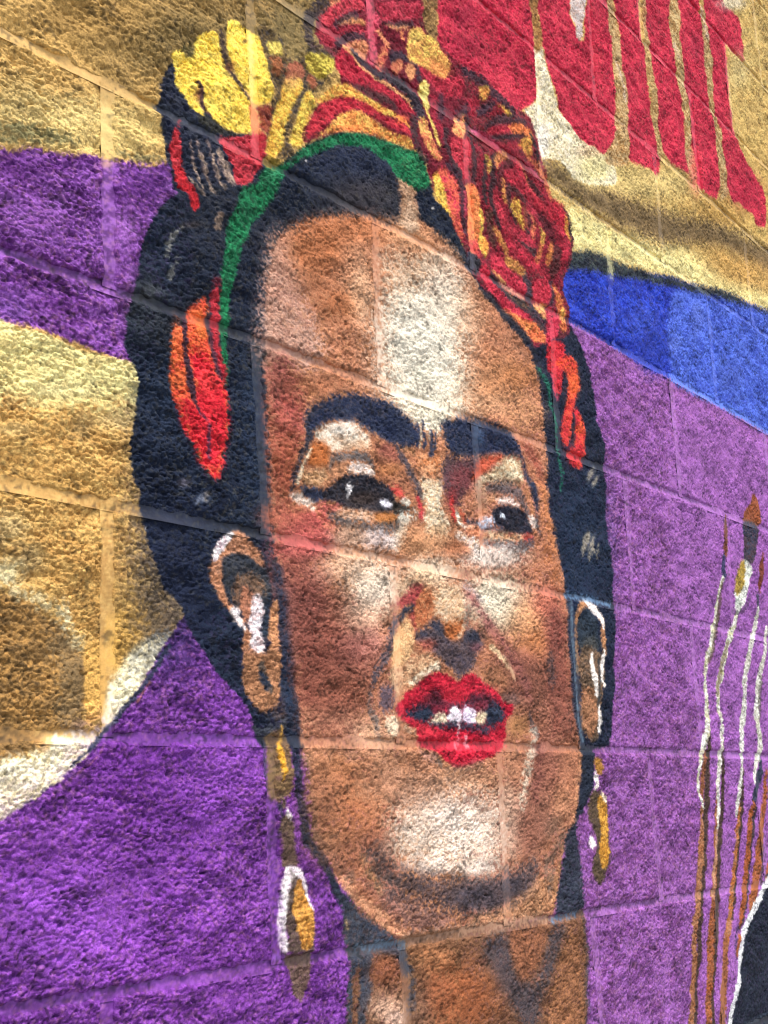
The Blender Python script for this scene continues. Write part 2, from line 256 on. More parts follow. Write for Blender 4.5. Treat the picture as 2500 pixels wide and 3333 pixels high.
('F',(206,52,78),6.5,1.0,0.8,(160,28,56),0.5,1,[(1533.0,930.2),(1649.4,991.7),(1640.8,905.2),(1687.7,908.1),(1723.1,907.4),(1732.1,883.2),(1730.3,851.3),(1726.6,812.3),(1704.8,808.7),(1663.6,807.3),(1632.2,807.6),(1631.3,779.8),(1627.7,728.5),(1621.0,676.5),(1628.2,647.9),(1626.7,618.1),(1642.2,600.1),(1664.0,572.3),(1679.9,566.3),(1712.8,556.8),(1733.6,545.0),(1761.4,535.5),(1764.0,499.3),(1754.4,451.8),(1723.9,439.0),(1692.8,433.2),(1685.4,449.9),(1639.5,450.4),(1617.9,454.6),(1576.1,442.0),(1563.7,458.4),(1562.0,485.7),(1562.7,523.4),(1553.3,552.6),(1560.5,583.8),(1536.8,597.7),(1535.7,639.8),(1544.7,691.5),(1544.1,725.0),(1541.8,762.6),(1540.1,803.2),(1528.1,833.9)]),
('F',(206,176,128),4.9,1.0,0.8,(150,112,66),0.5,1,[(1096.6,657.2),(1118.6,668.5),(1114.9,632.8),(1122.9,607.3),(1130.2,589.9),(1127.9,551.2),(1128.5,518.3),(1139.5,498.4),(1141.6,474.6),(1130.4,433.0),(1125.2,402.5),(1120.0,360.2),(1119.3,344.0),(1076.2,323.5),(1028.7,315.0),(1053.0,347.7),(1070.2,370.3),(1083.4,415.4),(1095.1,450.5),(1091.5,477.2),(1097.2,512.4),(1093.7,551.8),(1092.2,592.4)]),
('F',(204,176,122),5.4,1.0,0.8,(150,112,66),0.5,1,[(1237.4,729.3),(1249.7,735.6),(1245.8,689.2),(1244.3,644.5),(1251.9,613.1),(1255.5,584.3),(1261.3,543.5),(1262.0,511.5),(1253.9,480.2),(1261.0,446.9),(1269.8,422.8),(1248.8,406.2),(1241.8,439.2),(1236.3,468.7),(1233.1,499.2),(1233.2,535.5),(1229.0,572.2),(1226.6,607.8),(1231.7,660.3)]),
('F',(208,184,134),5.8,1.0,0.8,(150,112,66),0.5,1,[(1373.3,798.9),(1403.3,814.2),(1402.1,771.3),(1397.5,736.4),(1386.3,705.6),(1399.1,683.9),(1398.4,644.6),(1394.4,613.1),(1408.2,585.1),(1408.5,551.2),(1403.5,515.4),(1406.6,471.9),(1407.0,427.7),(1384.8,415.0),(1369.8,435.7),(1371.9,480.4),(1376.6,526.7),(1376.1,571.2),(1366.6,607.6),(1361.4,641.4),(1357.1,680.3),(1350.4,706.7),(1355.2,743.4)]),
('F',(204,178,128),6.2,1.0,0.8,(150,112,66),0.5,1,[(1505.5,827.6),(1528.1,833.9),(1537.7,804.4),(1543.0,768.0),(1550.2,727.7),(1546.5,687.5),(1535.7,639.8),(1533.9,596.5),(1538.6,581.9),(1559.9,581.2),(1550.3,551.4),(1560.3,513.1),(1559.6,475.5),(1556.0,448.7),(1518.1,423.5),(1515.2,445.3),(1523.9,506.1),(1523.9,552.5),(1519.2,590.4),(1506.4,627.2),(1511.0,671.8),(1509.2,723.3),(1512.1,772.7),(1505.6,803.3)]),
('S',(224,206,196),8.3,0.7,0.9,None,0.0,[(1109.5,526.2,6.6),(1118.2,505.5,6.6),(1127.7,489.1,6.7),(1132.0,466.3,6.6)]),
('S',(224,204,190),13.5,0.7,0.9,None,0.0,[(1365.7,675.2,9.6),(1377.7,662.5,9.7)]),
('S',(226,196,196),8.4,0.6,0.9,None,0.0,[(1513.2,826.5,8.4),(1528.7,800.1,8.4),(1534.1,775.9,8.4)]),
('B',(214,206,184),0.8,0.7,1692.7,928.6,80.2,40.2,-4.2,-17.6),
('B',(218,204,150),0.5,0.7,1697.8,780.0,59.7,27.0,-11.2,-45.6),
('B',(206,176,108),0.4,0.7,1700.9,673.3,72.5,30.3,-13.9,-55.7),
('B',(156,28,54),0.4,0.7,1287.1,705.2,45.4,22.4,-6.5,-34.6),
('B',(160,40,70),0.4,0.7,1470.4,724.3,34.3,16.1,-6.7,-31.5),
('B',(228,66,84),0.5,0.7,1412.2,451.8,32.2,12.3,-10.3,-48.4),
('B',(228,66,84),0.4,0.7,1029.3,489.5,20.4,9.3,-6.6,-42.9),
('B',(158,26,56),0.5,0.7,1656.8,497.2,75.9,27.8,-9.2,-36.9),
('F',(27,38,57),1.8,1.0,0.8,(15,24,44),0.5,0,[(82.2,52.1),(71.6,34.0),(62.0,14.9),(57.9,-3.3),(59.5,-22.2),(67.1,-33.7),(73.2,-52.4),(76.3,-77.0),(83.2,-84.1),(70.9,-95.0),(56.7,-112.7),(44.9,-132.4),(37.9,-150.1),(34.0,-169.7),(30.6,-189.0),(26.5,-208.2),(19.1,-231.1),(16.2,-249.5),(16.9,-261.0),(22.5,-270.7),(28.1,-277.2),(31.5,-286.6),(33.0,-303.8),(30.0,-316.0),(26.7,-331.1),(23.1,-346.1),(24.9,-359.9),(29.7,-378.8),(34.2,-389.3),(35.3,-403.2),(40.8,-416.4),(44.5,-427.1),(48.9,-440.5),(55.6,-456.4),(63.1,-470.9),(77.5,-479.3),(85.9,-486.9),(92.0,-500.4),(97.4,-508.4),(105.1,-519.6),(117.7,-530.9),(128.8,-545.8),(142.9,-555.1),(156.4,-565.1),(167.6,-575.6),(174.5,-585.4),(181.9,-601.1),(190.2,-612.5),(221.0,-615.1),(265.0,-614.8),(262.4,-597.1),(258.6,-575.1),(254.2,-566.4),(250.7,-522.3),(246.8,-489.0),(243.1,-450.4),(247.8,-386.5),(229.6,-363.7),(229.5,-226.7),(231.3,-172.4),(235.4,-123.4),(241.2,-97.3),(254.4,-79.0),(280.8,-55.9),(324.5,-33.8),(387.8,-12.1),(423.8,-7.6),(455.1,-1.1),(474.0,86.3),(431.2,106.3),(341.5,86.0),(285.1,48.2),(232.1,2.0),(183.5,-9.7),(165.4,10.9),(111.8,23.0)]),
('B',(26,34,60),0.6,0.7,74.5,-468.3,49.9,5.3,-0.5,-73.1),
('B',(24,34,58),0.35,0.7,52.1,-357.7,30.4,5.6,-0.2,-86.5),
('B',(34,38,46),0.5,0.7,100.6,-211.7,49.8,13.7,-0.3,-31.3),
('B',(52,56,58),0.45,0.7,40.9,-213.1,23.0,6.6,-0.0,-36.1),
('B',(40,56,80),0.4,0.7,194.0,-315.8,27.5,5.3,-2.6,-95.8),
('B',(36,44,68),0.6,0.7,368.8,62.0,94.6,36.6,-2.2,-39.7),
('B',(70,58,54),0.5,0.7,389.9,23.3,78.2,28.2,-1.4,-23.8),
('B',(38,42,54),0.4,0.7,145.3,-85.0,71.7,24.9,-1.1,-60.3),
('B',(48,64,88),0.35,0.7,75.7,-294.2,39.6,8.8,-0.3,-38.9),
('F',(27,38,57),3.1,1.0,0.8,(15,24,44),0.5,0,[(479.7,76.2),(527.0,89.6),(533.7,71.0),(560.6,63.8),(580.4,49.4),(592.7,28.1),(632.9,6.7),(676.9,-5.9),(739.3,-14.2),(873.3,24.0),(869.9,-0.6),(898.8,-23.6),(911.2,-34.6),(927.4,-64.7),(933.3,-88.9),(935.2,-113.9),(929.9,-135.7),(944.6,-151.4),(952.3,-170.0),(946.2,-196.3),(949.6,-229.5),(944.3,-281.2),(949.6,-313.6),(952.4,-337.7),(950.9,-370.2),(945.8,-419.1),(944.4,-450.9),(933.8,-486.5),(933.6,-516.7),(921.9,-548.4),(908.0,-589.2),(897.1,-606.4),(852.2,-610.8),(849.4,-635.1),(836.8,-667.0),(814.9,-690.2),(797.3,-697.5),(778.9,-712.2),(736.8,-672.8),(768.1,-435.6),(767.8,-117.6),(658.4,-37.2),(489.0,26.5)]),
('B',(30,48,74),0.6,0.7,866.2,-340.8,81.6,10.2,-16.9,-115.2),
('B',(28,44,70),0.3,0.7,835.8,-429.7,69.9,6.1,-6.1,-42.6),
('F',(186,128,98),6.7,1.0,0.8,(160,104,76),0.4,0,[(210.4,-198.2),(208.5,-165.3),(211.5,-130.7),(219.1,-100.9),(229.4,-80.9),(249.8,-65.6),(276.1,-46.0),(313.9,-28.5),(388.4,-2.7),(424.6,3.6),(455.7,7.1),(461.8,49.3),(453.9,72.6),(476.9,81.2),(487.7,78.3),(491.5,60.0),(492.4,37.9),(512.1,28.3),(535.2,23.7),(562.1,17.2),(582.6,11.3),(601.9,3.0),(616.7,-9.0),(628.3,-24.6),(659.1,-30.6),(687.9,-47.1),(725.9,-59.9),(756.3,-77.1),(766.4,-95.9),(772.9,-116.4),(777.8,-137.3),(778.9,-167.8),(780.3,-189.3),(782.0,-215.0),(774.4,-255.1),(777.4,-275.9),(781.9,-305.0),(788.6,-342.1),(796.1,-354.6),(804.4,-373.9),(804.3,-399.1),(807.4,-419.6),(805.3,-453.0),(802.9,-494.3),(802.2,-535.0),(807.6,-567.1),(813.7,-595.1),(819.7,-611.1),(812.1,-635.0),(806.2,-658.6),(795.1,-689.6),(784.3,-708.6),(764.9,-726.9),(752.1,-745.1),(747.0,-771.0),(732.1,-795.7),(719.6,-814.8),(644.9,-816.9),(513.5,-816.2),(393.2,-810.7),(362.5,-795.2),(337.8,-778.0),(318.6,-763.0),(302.2,-747.0),(288.4,-731.4),(272.5,-715.8),(262.9,-697.8),(259.1,-677.2),(258.1,-656.5),(257.2,-632.8),(251.0,-611.9),(247.5,-594.1),(243.6,-573.1),(239.9,-549.1),(237.1,-523.2),(233.7,-490.1),(231.1,-457.9),(220.2,-437.4),(214.1,-410.1),(210.5,-379.3),(209.7,-328.8),(205.6,-265.2),(204.9,-226.1)]),
('F',(196,158,142),29.3,0.85,0.8,(172,130,116),0.5,1,[(218.8,-82.9),(240.4,-74.4),(260.5,-69.0),(263.5,-88.5),(264.6,-107.3),(274.8,-129.7),(281.2,-153.2),(299.0,-174.8),(297.6,-205.6),(197.4,-230.3),(200.8,-169.7)]),
('B',(186,116,76),0.9,0.7,299.9,-70.3,50.6,16.4,-1.3,-29.2),
('B',(190,120,80),0.8,0.7,365.8,-25.7,80.0,27.1,-1.0,-18.1),
('B',(150,92,58),0.5,0.7,307.8,-65.1,31.4,10.3,-0.4,-9.4),
('B',(160,98,62),0.75,0.7,340.3,-123.5,36.3,10.4,-0.9,-17.4),
('B',(176,112,76),0.5,0.7,289.1,-99.7,30.6,9.5,-1.1,-26.2),
('B',(206,150,116),0.55,0.7,363.3,-70.0,29.2,9.2,-1.5,-27.5),
('F',(226,200,172),40.7,0.9,0.8,(204,170,138),0.45,1,[(420.2,-38.2),(447.5,-26.6),(487.1,-16.7),(534.9,-16.2),(571.9,-19.6),(582.8,-38.9),(574.5,-102.1),(558.4,-170.3),(482.9,-222.2),(419.0,-189.2),(419.9,-142.9),(423.0,-79.1)]),
('B',(238,232,214),0.85,0.7,492.8,-94.0,78.6,22.0,-2.9,-37.8),
('B',(232,230,216),0.9,0.7,489.5,-137.4,70.8,18.2,-3.3,-43.0),
('B',(214,160,118),0.7,0.7,476.7,0.2,54.7,2.2,-13.2,-20.2),
('B',(226,214,206),0.5,0.7,545.6,-35.1,32.9,9.9,-2.1,-24.3),
('B',(232,196,160),0.5,0.7,374.0,-100.4,23.1,6.8,-2.2,-38.3),
('B',(236,222,200),0.8,0.7,558.4,-57.9,43.4,12.5,-4.0,-45.6),
('B',(228,206,180),0.7,0.7,535.1,-13.1,42.7,13.5,-1.4,-16.7),
('B',(214,172,138),0.6,0.7,605.6,-70.0,34.7,9.6,-3.9,-40.2),
('F',(196,160,130),7.3,1.0,0.8,(150,112,84),0.6,1,[(453.3,75.0),(466.2,78.3),(482.7,81.6),(489.5,78.1),(490.3,57.7),(491.2,37.3),(499.9,28.5),(486.9,12.4),(456.9,10.9),(461.7,47.4)]),
('B',(214,186,160),0.6,0.7,476.1,23.3,16.6,5.7,-1.6,-22.4),
('S',(206,150,110),8.7,0.6,0.9,None,0.0,[(499.7,25.5,7.3),(525.8,21.0,7.5),(555.3,20.3,7.6),(575.1,16.1,7.7)]),
('B',(236,234,212),0.9,0.7,507.7,-184.2,78.9,18.2,-2.7,-32.8),
('B',(196,140,100),0.9,0.7,665.9,-143.2,72.9,17.0,-4.0,-37.3),
('B',(184,122,80),0.8,0.7,716.3,-117.4,47.1,11.3,-2.2,-19.2),
('B',(204,150,110),0.7,0.7,715.9,-170.2,64.4,13.8,-2.6,-22.1),
('B',(212,164,128),0.6,0.7,632.7,-177.7,43.3,9.5,-1.6,-15.2),
('B',(238,234,210),0.9,0.7,505.4,-212.6,42.8,9.2,-1.0,-12.7),
('B',(158,96,88),0.8,0.7,227.6,-245.2,19.2,4.5,-1.0,-31.4),
('B',(168,84,78),0.85,0.7,242.2,-274.2,23.0,4.9,-1.0,-26.5),
('B',(170,96,64),0.9,0.7,231.8,-324.8,19.0,3.5,-1.1,-30.6),
('B',(176,112,80),0.6,0.7,281.6,-232.6,40.9,9.5,-0.5,-11.2),
('B',(186,84,84),0.85,0.7,264.5,-383.8,39.2,5.7,-0.6,-15.3),
('B',(190,86,90),0.85,0.7,276.1,-403.2,43.2,5.7,-0.5,-11.8),
('B',(178,116,84),0.5,0.7,254.5,-367.7,28.3,4.4,-0.3,-7.1),
('B',(176,104,82),0.8,0.7,227.9,-382.8,31.2,4.6,-0.5,-14.1),
('B',(186,92,92),0.9,0.7,258.3,-413.7,43.0,5.5,-0.6,-14.2),
('B',(158,92,82),0.85,0.7,260.5,-446.2,53.6,5.8,-1.0,-25.7),
('B',(140,88,86),0.75,0.7,255.7,-479.1,38.9,3.4,-1.1,-27.7),
('B',(136,84,70),0.8,0.7,275.8,-507.4,57.6,4.1,-1.1,-25.4),
('B',(150,98,80),0.8,0.7,314.5,-542.1,56.2,2.7,-1.3,-25.7),
('B',(166,110,82),0.7,0.7,280.4,-566.5,57.4,2.0,-1.1,-25.0),
('B',(206,156,120),0.8,0.7,340.0,-420.5,43.2,5.1,-0.9,-17.3),
('B',(234,214,192),0.9,0.7,374.5,-441.4,40.7,4.2,-1.2,-20.0),
('B',(206,164,140),0.75,0.7,356.8,-470.1,35.8,3.2,-1.0,-17.1),
('B',(186,130,122),0.75,0.7,354.9,-504.2,35.5,2.5,-1.1,-19.3),
('B',(168,112,74),0.5,0.7,319.3,-447.1,22.9,2.4,-0.7,-14.5),
('B',(168,110,104),0.5,0.7,335.0,-512.7,34.7,2.3,-0.8,-14.3),
('B',(196,150,118),0.3,0.7,310.8,-467.1,22.6,2.1,-0.7,-14.3),
('B',(170,110,92),0.5,0.7,361.6,-523.0,23.8,1.4,-0.9,-14.5),
('B',(120,72,64),0.55,0.7,247.9,-500.3,31.4,2.4,-1.3,-34.2),
('B',(124,74,60),0.5,0.7,282.0,-529.9,43.4,2.5,-0.8,-18.4),
('B',(132,84,72),0.4,0.7,313.1,-570.0,29.8,1.0,-0.7,-13.9),
('B',(150,92,76),0.8,0.7,258.7,-555.4,22.4,1.0,-0.7,-17.7),
('B',(166,108,82),0.7,0.7,317.4,-556.3,40.6,1.6,-1.1,-20.6),
('B',(196,150,118),0.7,0.7,297.8,-585.2,59.3,1.4,-0.6,-12.3),
('B',(192,140,104),0.85,0.7,287.2,-620.9,45.9,0.1,-0.9,-18.7),
('B',(176,118,80),0.7,0.7,313.0,-640.9,39.9,-0.3,-0.9,-17.7),
('B',(164,104,68),0.7,0.7,339.5,-661.3,41.0,-0.8,-0.8,-14.5),
('B',(182,130,100),0.7,0.7,285.2,-662.4,28.0,-0.6,-1.1,-23.8),
('B',(204,164,136),0.7,0.7,352.5,-597.8,28.6,0.5,-0.8,-13.8),
('B',(214,172,136),0.6,0.7,381.3,-602.0,23.6,0.3,-1.5,-23.4),
('B',(140,110,96),0.5,0.7,332.4,-620.8,11.1,0.0,-0.4,-6.8),
('B',(150,116,84),0.7,0.7,283.2,-705.4,27.7,-1.3,-0.6,-12.8),
('B',(160,110,80),0.7,0.7,328.0,-702.0,32.9,-1.4,-0.5,-9.9),
('B',(236,226,200),0.95,0.7,627.1,-425.2,65.2,6.4,-2.8,-26.3),
('B',(232,220,190),0.8,0.7,650.7,-447.4,43.2,3.7,-2.1,-19.4),
('B',(216,160,116),0.85,0.7,697.2,-452.3,45.1,3.7,-3.4,-28.8),
('B',(194,126,82),0.85,0.7,718.2,-479.2,38.8,2.7,-2.5,-19.8),
('B',(190,110,90),0.85,0.7,754.2,-420.0,33.1,3.1,-3.1,-24.2),
('B',(142,80,72),0.85,0.7,770.7,-460.9,26.0,2.0,-4.9,-37.1),
('B',(150,92,78),0.7,0.7,674.3,-503.2,50.6,3.0,-1.8,-15.8),
('B',(150,92,74),0.8,0.7,678.2,-527.3,57.4,2.7,-2.3,-19.2),
('B',(140,84,70),0.85,0.7,762.4,-523.3,40.2,1.9,-4.1,-30.8),
('B',(158,104,84),0.8,0.7,763.5,-569.9,47.3,1.2,-3.8,-28.6),
('B',(168,116,84),0.8,0.7,665.2,-580.9,36.4,0.8,-1.8,-15.3),
('B',(176,122,92),0.6,0.7,653.0,-629.8,39.0,-0.1,-2.3,-20.0),
('B',(160,108,84),0.8,0.7,754.9,-633.5,50.1,-0.2,-3.0,-22.7),
('B',(146,94,78),0.6,0.7,705.8,-635.0,13.7,-0.1,-4.7,-37.5),
('B',(170,120,90),0.7,0.7,728.3,-674.6,59.1,-1.3,-2.4,-18.7),
('B',(164,118,92),0.6,0.7,761.5,-691.0,28.6,-0.9,-2.6,-18.9),
('B',(120,100,88),0.5,0.7,724.1,-706.8,24.1,-0.9,-2.0,-15.1),
('B',(206,160,126),0.6,0.7,385.4,-638.7,39.4,-0.3,-1.9,-28.9),
('B',(184,120,82),0.7,0.7,366.8,-655.8,28.8,-0.5,-0.9,-14.8),
('B',(196,150,118),0.7,0.7,533.9,-646.0,76.1,-0.8,-1.5,-16.2),
('B',(176,128,96),0.5,0.7,568.7,-650.2,31.0,-0.4,-1.0,-10.2),
('B',(226,200,184),0.85,0.7,496.3,-688.3,92.6,-3.0,-2.4,-27.8),
('B',(240,228,216),0.95,0.7,516.5,-711.0,94.3,-4.1,-2.2,-24.2),
('B',(240,234,232),0.6,0.7,496.3,-688.3,39.7,-1.3,-1.4,-15.7),
('B',(222,190,160),0.6,0.7,430.7,-709.5,53.2,-2.4,-1.3,-17.4),
('B',(240,232,222),0.9,0.7,547.8,-743.1,46.1,-2.8,-1.1,-11.0),
('B',(238,226,214),0.8,0.7,461.8,-738.0,42.2,-2.5,-0.8,-9.3),
('B',(206,172,150),0.8,0.7,628.1,-692.6,27.7,-0.9,-5.5,-49.0),
('B',(150,104,88),0.8,0.7,676.3,-700.8,34.3,-1.2,-5.3,-43.5),
('B',(186,130,100),0.7,0.7,651.9,-640.6,26.0,-0.2,-2.0,-17.3),
('B',(160,102,88),0.7,0.7,726.2,-627.3,30.7,-0.0,-4.6,-35.9),
('B',(150,108,92),0.5,0.7,709.9,-668.2,21.9,-0.4,-3.4,-27.1),
('B',(150,92,70),0.7,0.7,363.6,-706.5,22.8,-1.0,-0.8,-12.3),
('B',(150,128,118),0.5,0.7,376.5,-716.1,17.3,-0.9,-0.8,-12.3),
('F',(104,88,88),18.2,0.9,0.8,(74,72,84),0.5,1,[(350.9,-720.3),(366.5,-723.0),(388.2,-735.4),(423.9,-747.1),(464.5,-757.6),(508.4,-752.7),(557.1,-760.0),(605.1,-759.1),(610.1,-751.0),(630.3,-756.5),(660.9,-749.8),(687.8,-744.8),(695.0,-758.4),(671.2,-772.1),(639.7,-784.7),(605.3,-794.6),(565.0,-797.3),(523.4,-791.7),(491.4,-779.2),(442.8,-767.6),(396.8,-752.9),(368.4,-743.5)]),
('B',(62,68,92),0.9,0.7,543.6,-779.3,60.9,-4.8,-1.2,-12.0),
('B',(58,64,84),0.85,0.7,645.1,-774.5,33.8,-2.4,-1.5,-12.7),
('B',(66,66,80),0.6,0.7,583.7,-770.1,59.6,-4.3,-0.9,-8.2),
('B',(84,74,80),0.5,0.7,436.7,-757.6,40.9,-2.9,-0.6,-7.6),
('F',(132,98,92),16.7,0.8,0.8,(112,84,82),0.5,1,[(340.1,-745.3),(377.3,-753.4),(422.3,-767.9),(469.3,-785.1),(504.1,-799.9),(525.7,-807.8),(467.5,-807.1),(419.7,-803.5),(385.1,-781.7),(354.5,-764.5)]),
('B',(176,112,80),0.5,0.7,348.4,-762.2,18.5,-1.4,-0.4,-7.2),
('F',(206,152,118),5.5,0.95,0.8,(186,130,98),0.4,1,[(287.1,-732.8),(310.2,-739.6),(333.2,-759.2),(357.4,-768.4),(375.5,-780.9),(397.0,-797.6),(412.9,-805.6),(389.9,-806.1),(368.4,-793.0),(338.2,-777.7),(318.0,-761.7),(298.2,-744.2)]),
('S',(196,146,108),7.8,0.9,0.9,None,0.0,[(541.2,-803.3,13.7),(580.3,-802.7,17.7),(621.6,-795.9,18.5),(665.6,-782.5,16.6),(693.7,-769.3,12.4)]),
('F',(192,142,106),7.2,1.0,0.8,(160,112,80),0.5,1,[(612.5,-803.5),(634.0,-797.0),(674.3,-783.1),(693.9,-767.1),(730.9,-762.9),(744.1,-768.2),(732.5,-785.3),(725.3,-804.6),(706.5,-809.5),(640.7,-812.3)]),
('S',(92,80,74),8.4,0.65,0.9,None,0.0,[(760.6,-717.0,8.7),(729.2,-740.5,11.7),(708.7,-757.1,12.5),(710.7,-777.1,6.3)]),
('S',(80,78,80),7.4,0.5,0.9,None,0.0,[(726.9,-758.2,9.5),(720.6,-771.1,8.4),(713.8,-788.3,7.3)]),
('S',(176,132,98),5.3,0.7,0.9,None,0.0,[(769.8,-719.7,8.8),(746.8,-748.2,7.9),(734.6,-769.8,7.4),(730.7,-798.4,7.4)]),
('S',(94,80,62),8.1,0.7,0.9,None,0.0,[(351.0,-718.4,8.0),(362.6,-733.9,8.5),(377.8,-746.0,7.8),(396.7,-754.7,5.7)]),
('S',(190,146,92),7.9,0.7,0.9,None,0.0,[(341.5,-721.6,10.2),(352.9,-738.8,9.9),(367.7,-754.5,9.6)]),
('S',(96,82,76),9.8,0.7,0.9,None,0.0,[(263.3,-689.2,8.2),(276.7,-707.5,7.2),(296.2,-724.5,7.1),(319.1,-740.2,7.7)]),
('F',(128,90,66),3.5,1.0,0.8,(104,72,54),0.55,1,[(305.6,-771.3),(323.8,-765.7),(393.0,-808.3),(419.5,-806.3),(525.7,-807.8),(705.9,-813.8),(790.9,-810.1),(796.9,-835.5),(799.2,-869.5),(792.6,-904.4),(786.1,-967.1),(770.6,-1071.1),(299.4,-975.0),(304.1,-883.8),(306.9,-858.6),(311.7,-835.0),(312.0,-817.6),(308.4,-803.2)]),
('F',(46,54,72),6.2,0.95,0.8,(62,70,84),0.4,1,[(300.6,-753.2),(317.9,-762.5),(335.2,-777.4),(359.1,-790.4),(380.4,-803.3),(396.0,-811.3),(408.7,-817.3),(411.2,-828.6),(416.8,-842.2),(403.4,-846.1),(394.5,-834.1),(388.7,-824.3),(354.3,-818.7),(347.2,-834.0),(349.4,-848.4),(342.4,-863.4),(332.1,-884.6),(323.2,-883.2),(325.9,-861.1),(331.6,-840.9),(326.4,-826.2),(316.6,-842.5),(309.9,-884.7),(304.1,-883.8),(308.8,-850.2),(312.2,-824.6),(308.4,-803.2),(303.8,-778.2)]),
('F',(52,58,72),7.6,1.0,0.8,(40,46,62),0.5,1,[(759.9,-721.6),(781.7,-704.0),(792.4,-697.4),(790.1,-720.6),(794.6,-743.9),(796.4,-771.7),(792.9,-812.5),(761.4,-814.3),(723.9,-815.4),(728.5,-798.2),(740.9,-774.7),(756.5,-746.5)]),
('F',(58,60,76),19.6,0.8,0.8,(80,76,84),0.5,1,[(553.5,-834.5),(590.0,-824.1),(614.1,-826.4),(615.6,-849.3),(625.3,-873.0),(670.4,-884.8),(686.2,-863.4),(707.0,-840.0),(718.2,-823.7),(749.6,-831.0),(733.7,-844.8),(712.6,-866.4),(696.6,-885.9),(677.2,-900.3),(664.6,-931.8),(631.4,-926.9),(610.0,-899.6),(580.1,-879.5),(574.2,-860.8)]),
('F',(154,100,72),12.8,0.9,0.8,(112,72,52),0.5,1,[(618.6,-822.7),(699.8,-826.3),(688.3,-846.6),(668.5,-865.6),(654.3,-876.5),(629.1,-875.5),(619.0,-855.8)]),
('F',(160,110,76),20.9,0.85,0.8,(126,84,58),0.5,1,[(738.6,-843.1),(767.6,-837.2),(782.5,-867.6),(774.6,-921.8),(773.0,-965.1),(688.1,-951.9),(699.1,-901.0),(720.1,-878.0)]),
('B',(176,120,82),0.9,0.7,458.1,-835.7,28.0,-16.5,-18.7,-9.5),
('B',(150,88,56),0.85,0.7,514.9,-882.8,58.3,-7.8,-3.2,-34.3),
('B',(156,94,64),0.7,0.7,462.3,-870.2,27.6,-3.6,-2.0,-24.2),
('B',(136,82,58),0.8,0.7,375.0,-837.3,25.2,-3.0,-0.9,-14.3),
('B',(204,166,142),0.95,0.7,375.8,-873.2,31.3,-4.3,-0.9,-14.1),
('B',(220,186,168),0.8,0.7,387.7,-885.6,19.0,-2.7,-0.5,-7.1),
('B',(160,112,86),0.5,0.7,389.5,-858.9,25.5,-3.3,-0.6,-9.0),
('B',(120,90,76),0.6,0.7,427.5,-878.5,19.9,-2.7,-1.8,-23.6),
('S',(60,66,80),7.3,0.75,0.9,None,0.0,[(398.3,-825.4,6.5),(413.7,-840.0,8.2),(419.1,-857.2,8.7),(414.2,-878.5,8.1)]),
('S',(56,60,74),7.6,0.6,0.9,None,0.0,[(794.0,-821.7,6.6),(797.8,-862.6,6.5),(792.6,-904.4,6.5),(788.7,-950.1,6.4)]),
('S',(186,150,126),7.5,0.6,0.9,None,0.0,[(399.4,-809.8,8.9),(432.7,-809.4,9.2),(503.2,-810.6,9.6),(579.2,-812.8,9.6),(619.9,-811.4,9.7),(701.5,-813.5,10.3)]),
('S',(100,124,148),4.8,0.8,0.9,None,0.0,[(324.4,-808.4,6.1),(351.7,-810.4,6.8),(380.0,-810.6,6.7),(408.9,-815.4,5.7)]),  # sky sheen on the bed joint, put into the colour
('S',(96,124,160),5.3,0.7,0.9,None,0.0,[(714.4,-817.9,5.2),(742.1,-817.1,5.8),(775.5,-815.5,6.5)]),  # same painted joint sheen, other side of the neck
('S',(196,158,106),3.0,0.7,0.9,None,0.0,[(309.5,-782.2,3.0),(312.0,-789.5,3.0)]),
('S',(28,40,60),4.4,0.95,0.9,None,0.0,[(233.2,-550.0,17.2),(237.4,-570.5,20.1),(235.8,-588.9,20.0),(238.6,-610.3,17.0),(241.5,-631.7,14.7),(244.3,-654.1,12.5),(248.9,-673.3,13.2),(253.6,-689.2,13.2)]),
('S',(30,40,58),3.7,1.0,0.9,None,0.0,[(251.2,-689.2,13.2),(256.4,-702.0,11.8),(266.1,-711.9,11.1),(277.3,-722.0,11.9)]),
('S',(110,96,82),9.7,0.6,0.9,None,0.0,[(257.6,-625.3,7.5),(259.9,-651.1,8.5),(263.9,-677.9,9.2),(266.5,-696.1,9.6)]),
('S',(30,38,54),3.7,1.0,0.9,None,0.0,[(250.8,-700.0,9.5),(264.5,-710.2,10.5),(275.9,-723.4,11.2),(285.3,-735.6,11.2),(292.1,-746.7,11.6),(302.9,-761.3,12.1)]),
('F',(48,54,68),4.5,1.0,0.8,None,0.0,1,[(290.0,-745.5),(300.1,-753.6),(315.5,-764.4),(325.9,-771.7),(315.1,-772.9),(306.3,-770.1),(299.6,-763.2)]),
('S',(30,46,70),6.7,0.95,0.9,None,0.0,[(221.1,-439.0,15.2),(224.1,-468.8,16.9),(226.9,-496.3,16.8),(227.9,-523.7,17.3),(229.0,-551.0,18.4),(231.6,-571.5,17.8)]),
('S',(96,76,84),13.6,0.5,0.9,None,0.0,[(232.7,-445.5,11.5),(234.9,-479.0,10.4),(237.1,-512.1,9.8),(239.2,-545.0,9.8)]),
('F',(122,68,58),47.6,0.62,0.8,(96,52,46),0.5,1,[(220.6,-424.9),(251.5,-417.9),(295.1,-431.9),(329.8,-457.6),(359.9,-487.9),(363.4,-520.5),(350.8,-553.6),(338.8,-579.6),(317.1,-602.1),(258.3,-604.4),(247.8,-573.0),(238.4,-512.7),(233.1,-467.0)]),
('F',(150,76,70),23.8,0.55,0.8,(120,62,50),0.5,1,[(215.3,-223.5),(253.8,-227.5),(267.1,-268.3),(255.5,-313.8),(249.1,-354.1),(228.8,-389.2),(213.4,-359.9),(209.3,-296.8)]),
('B',(150,92,60),0.55,0.7,344.4,-664.3,67.3,-1.5,-2.0,-34.1),
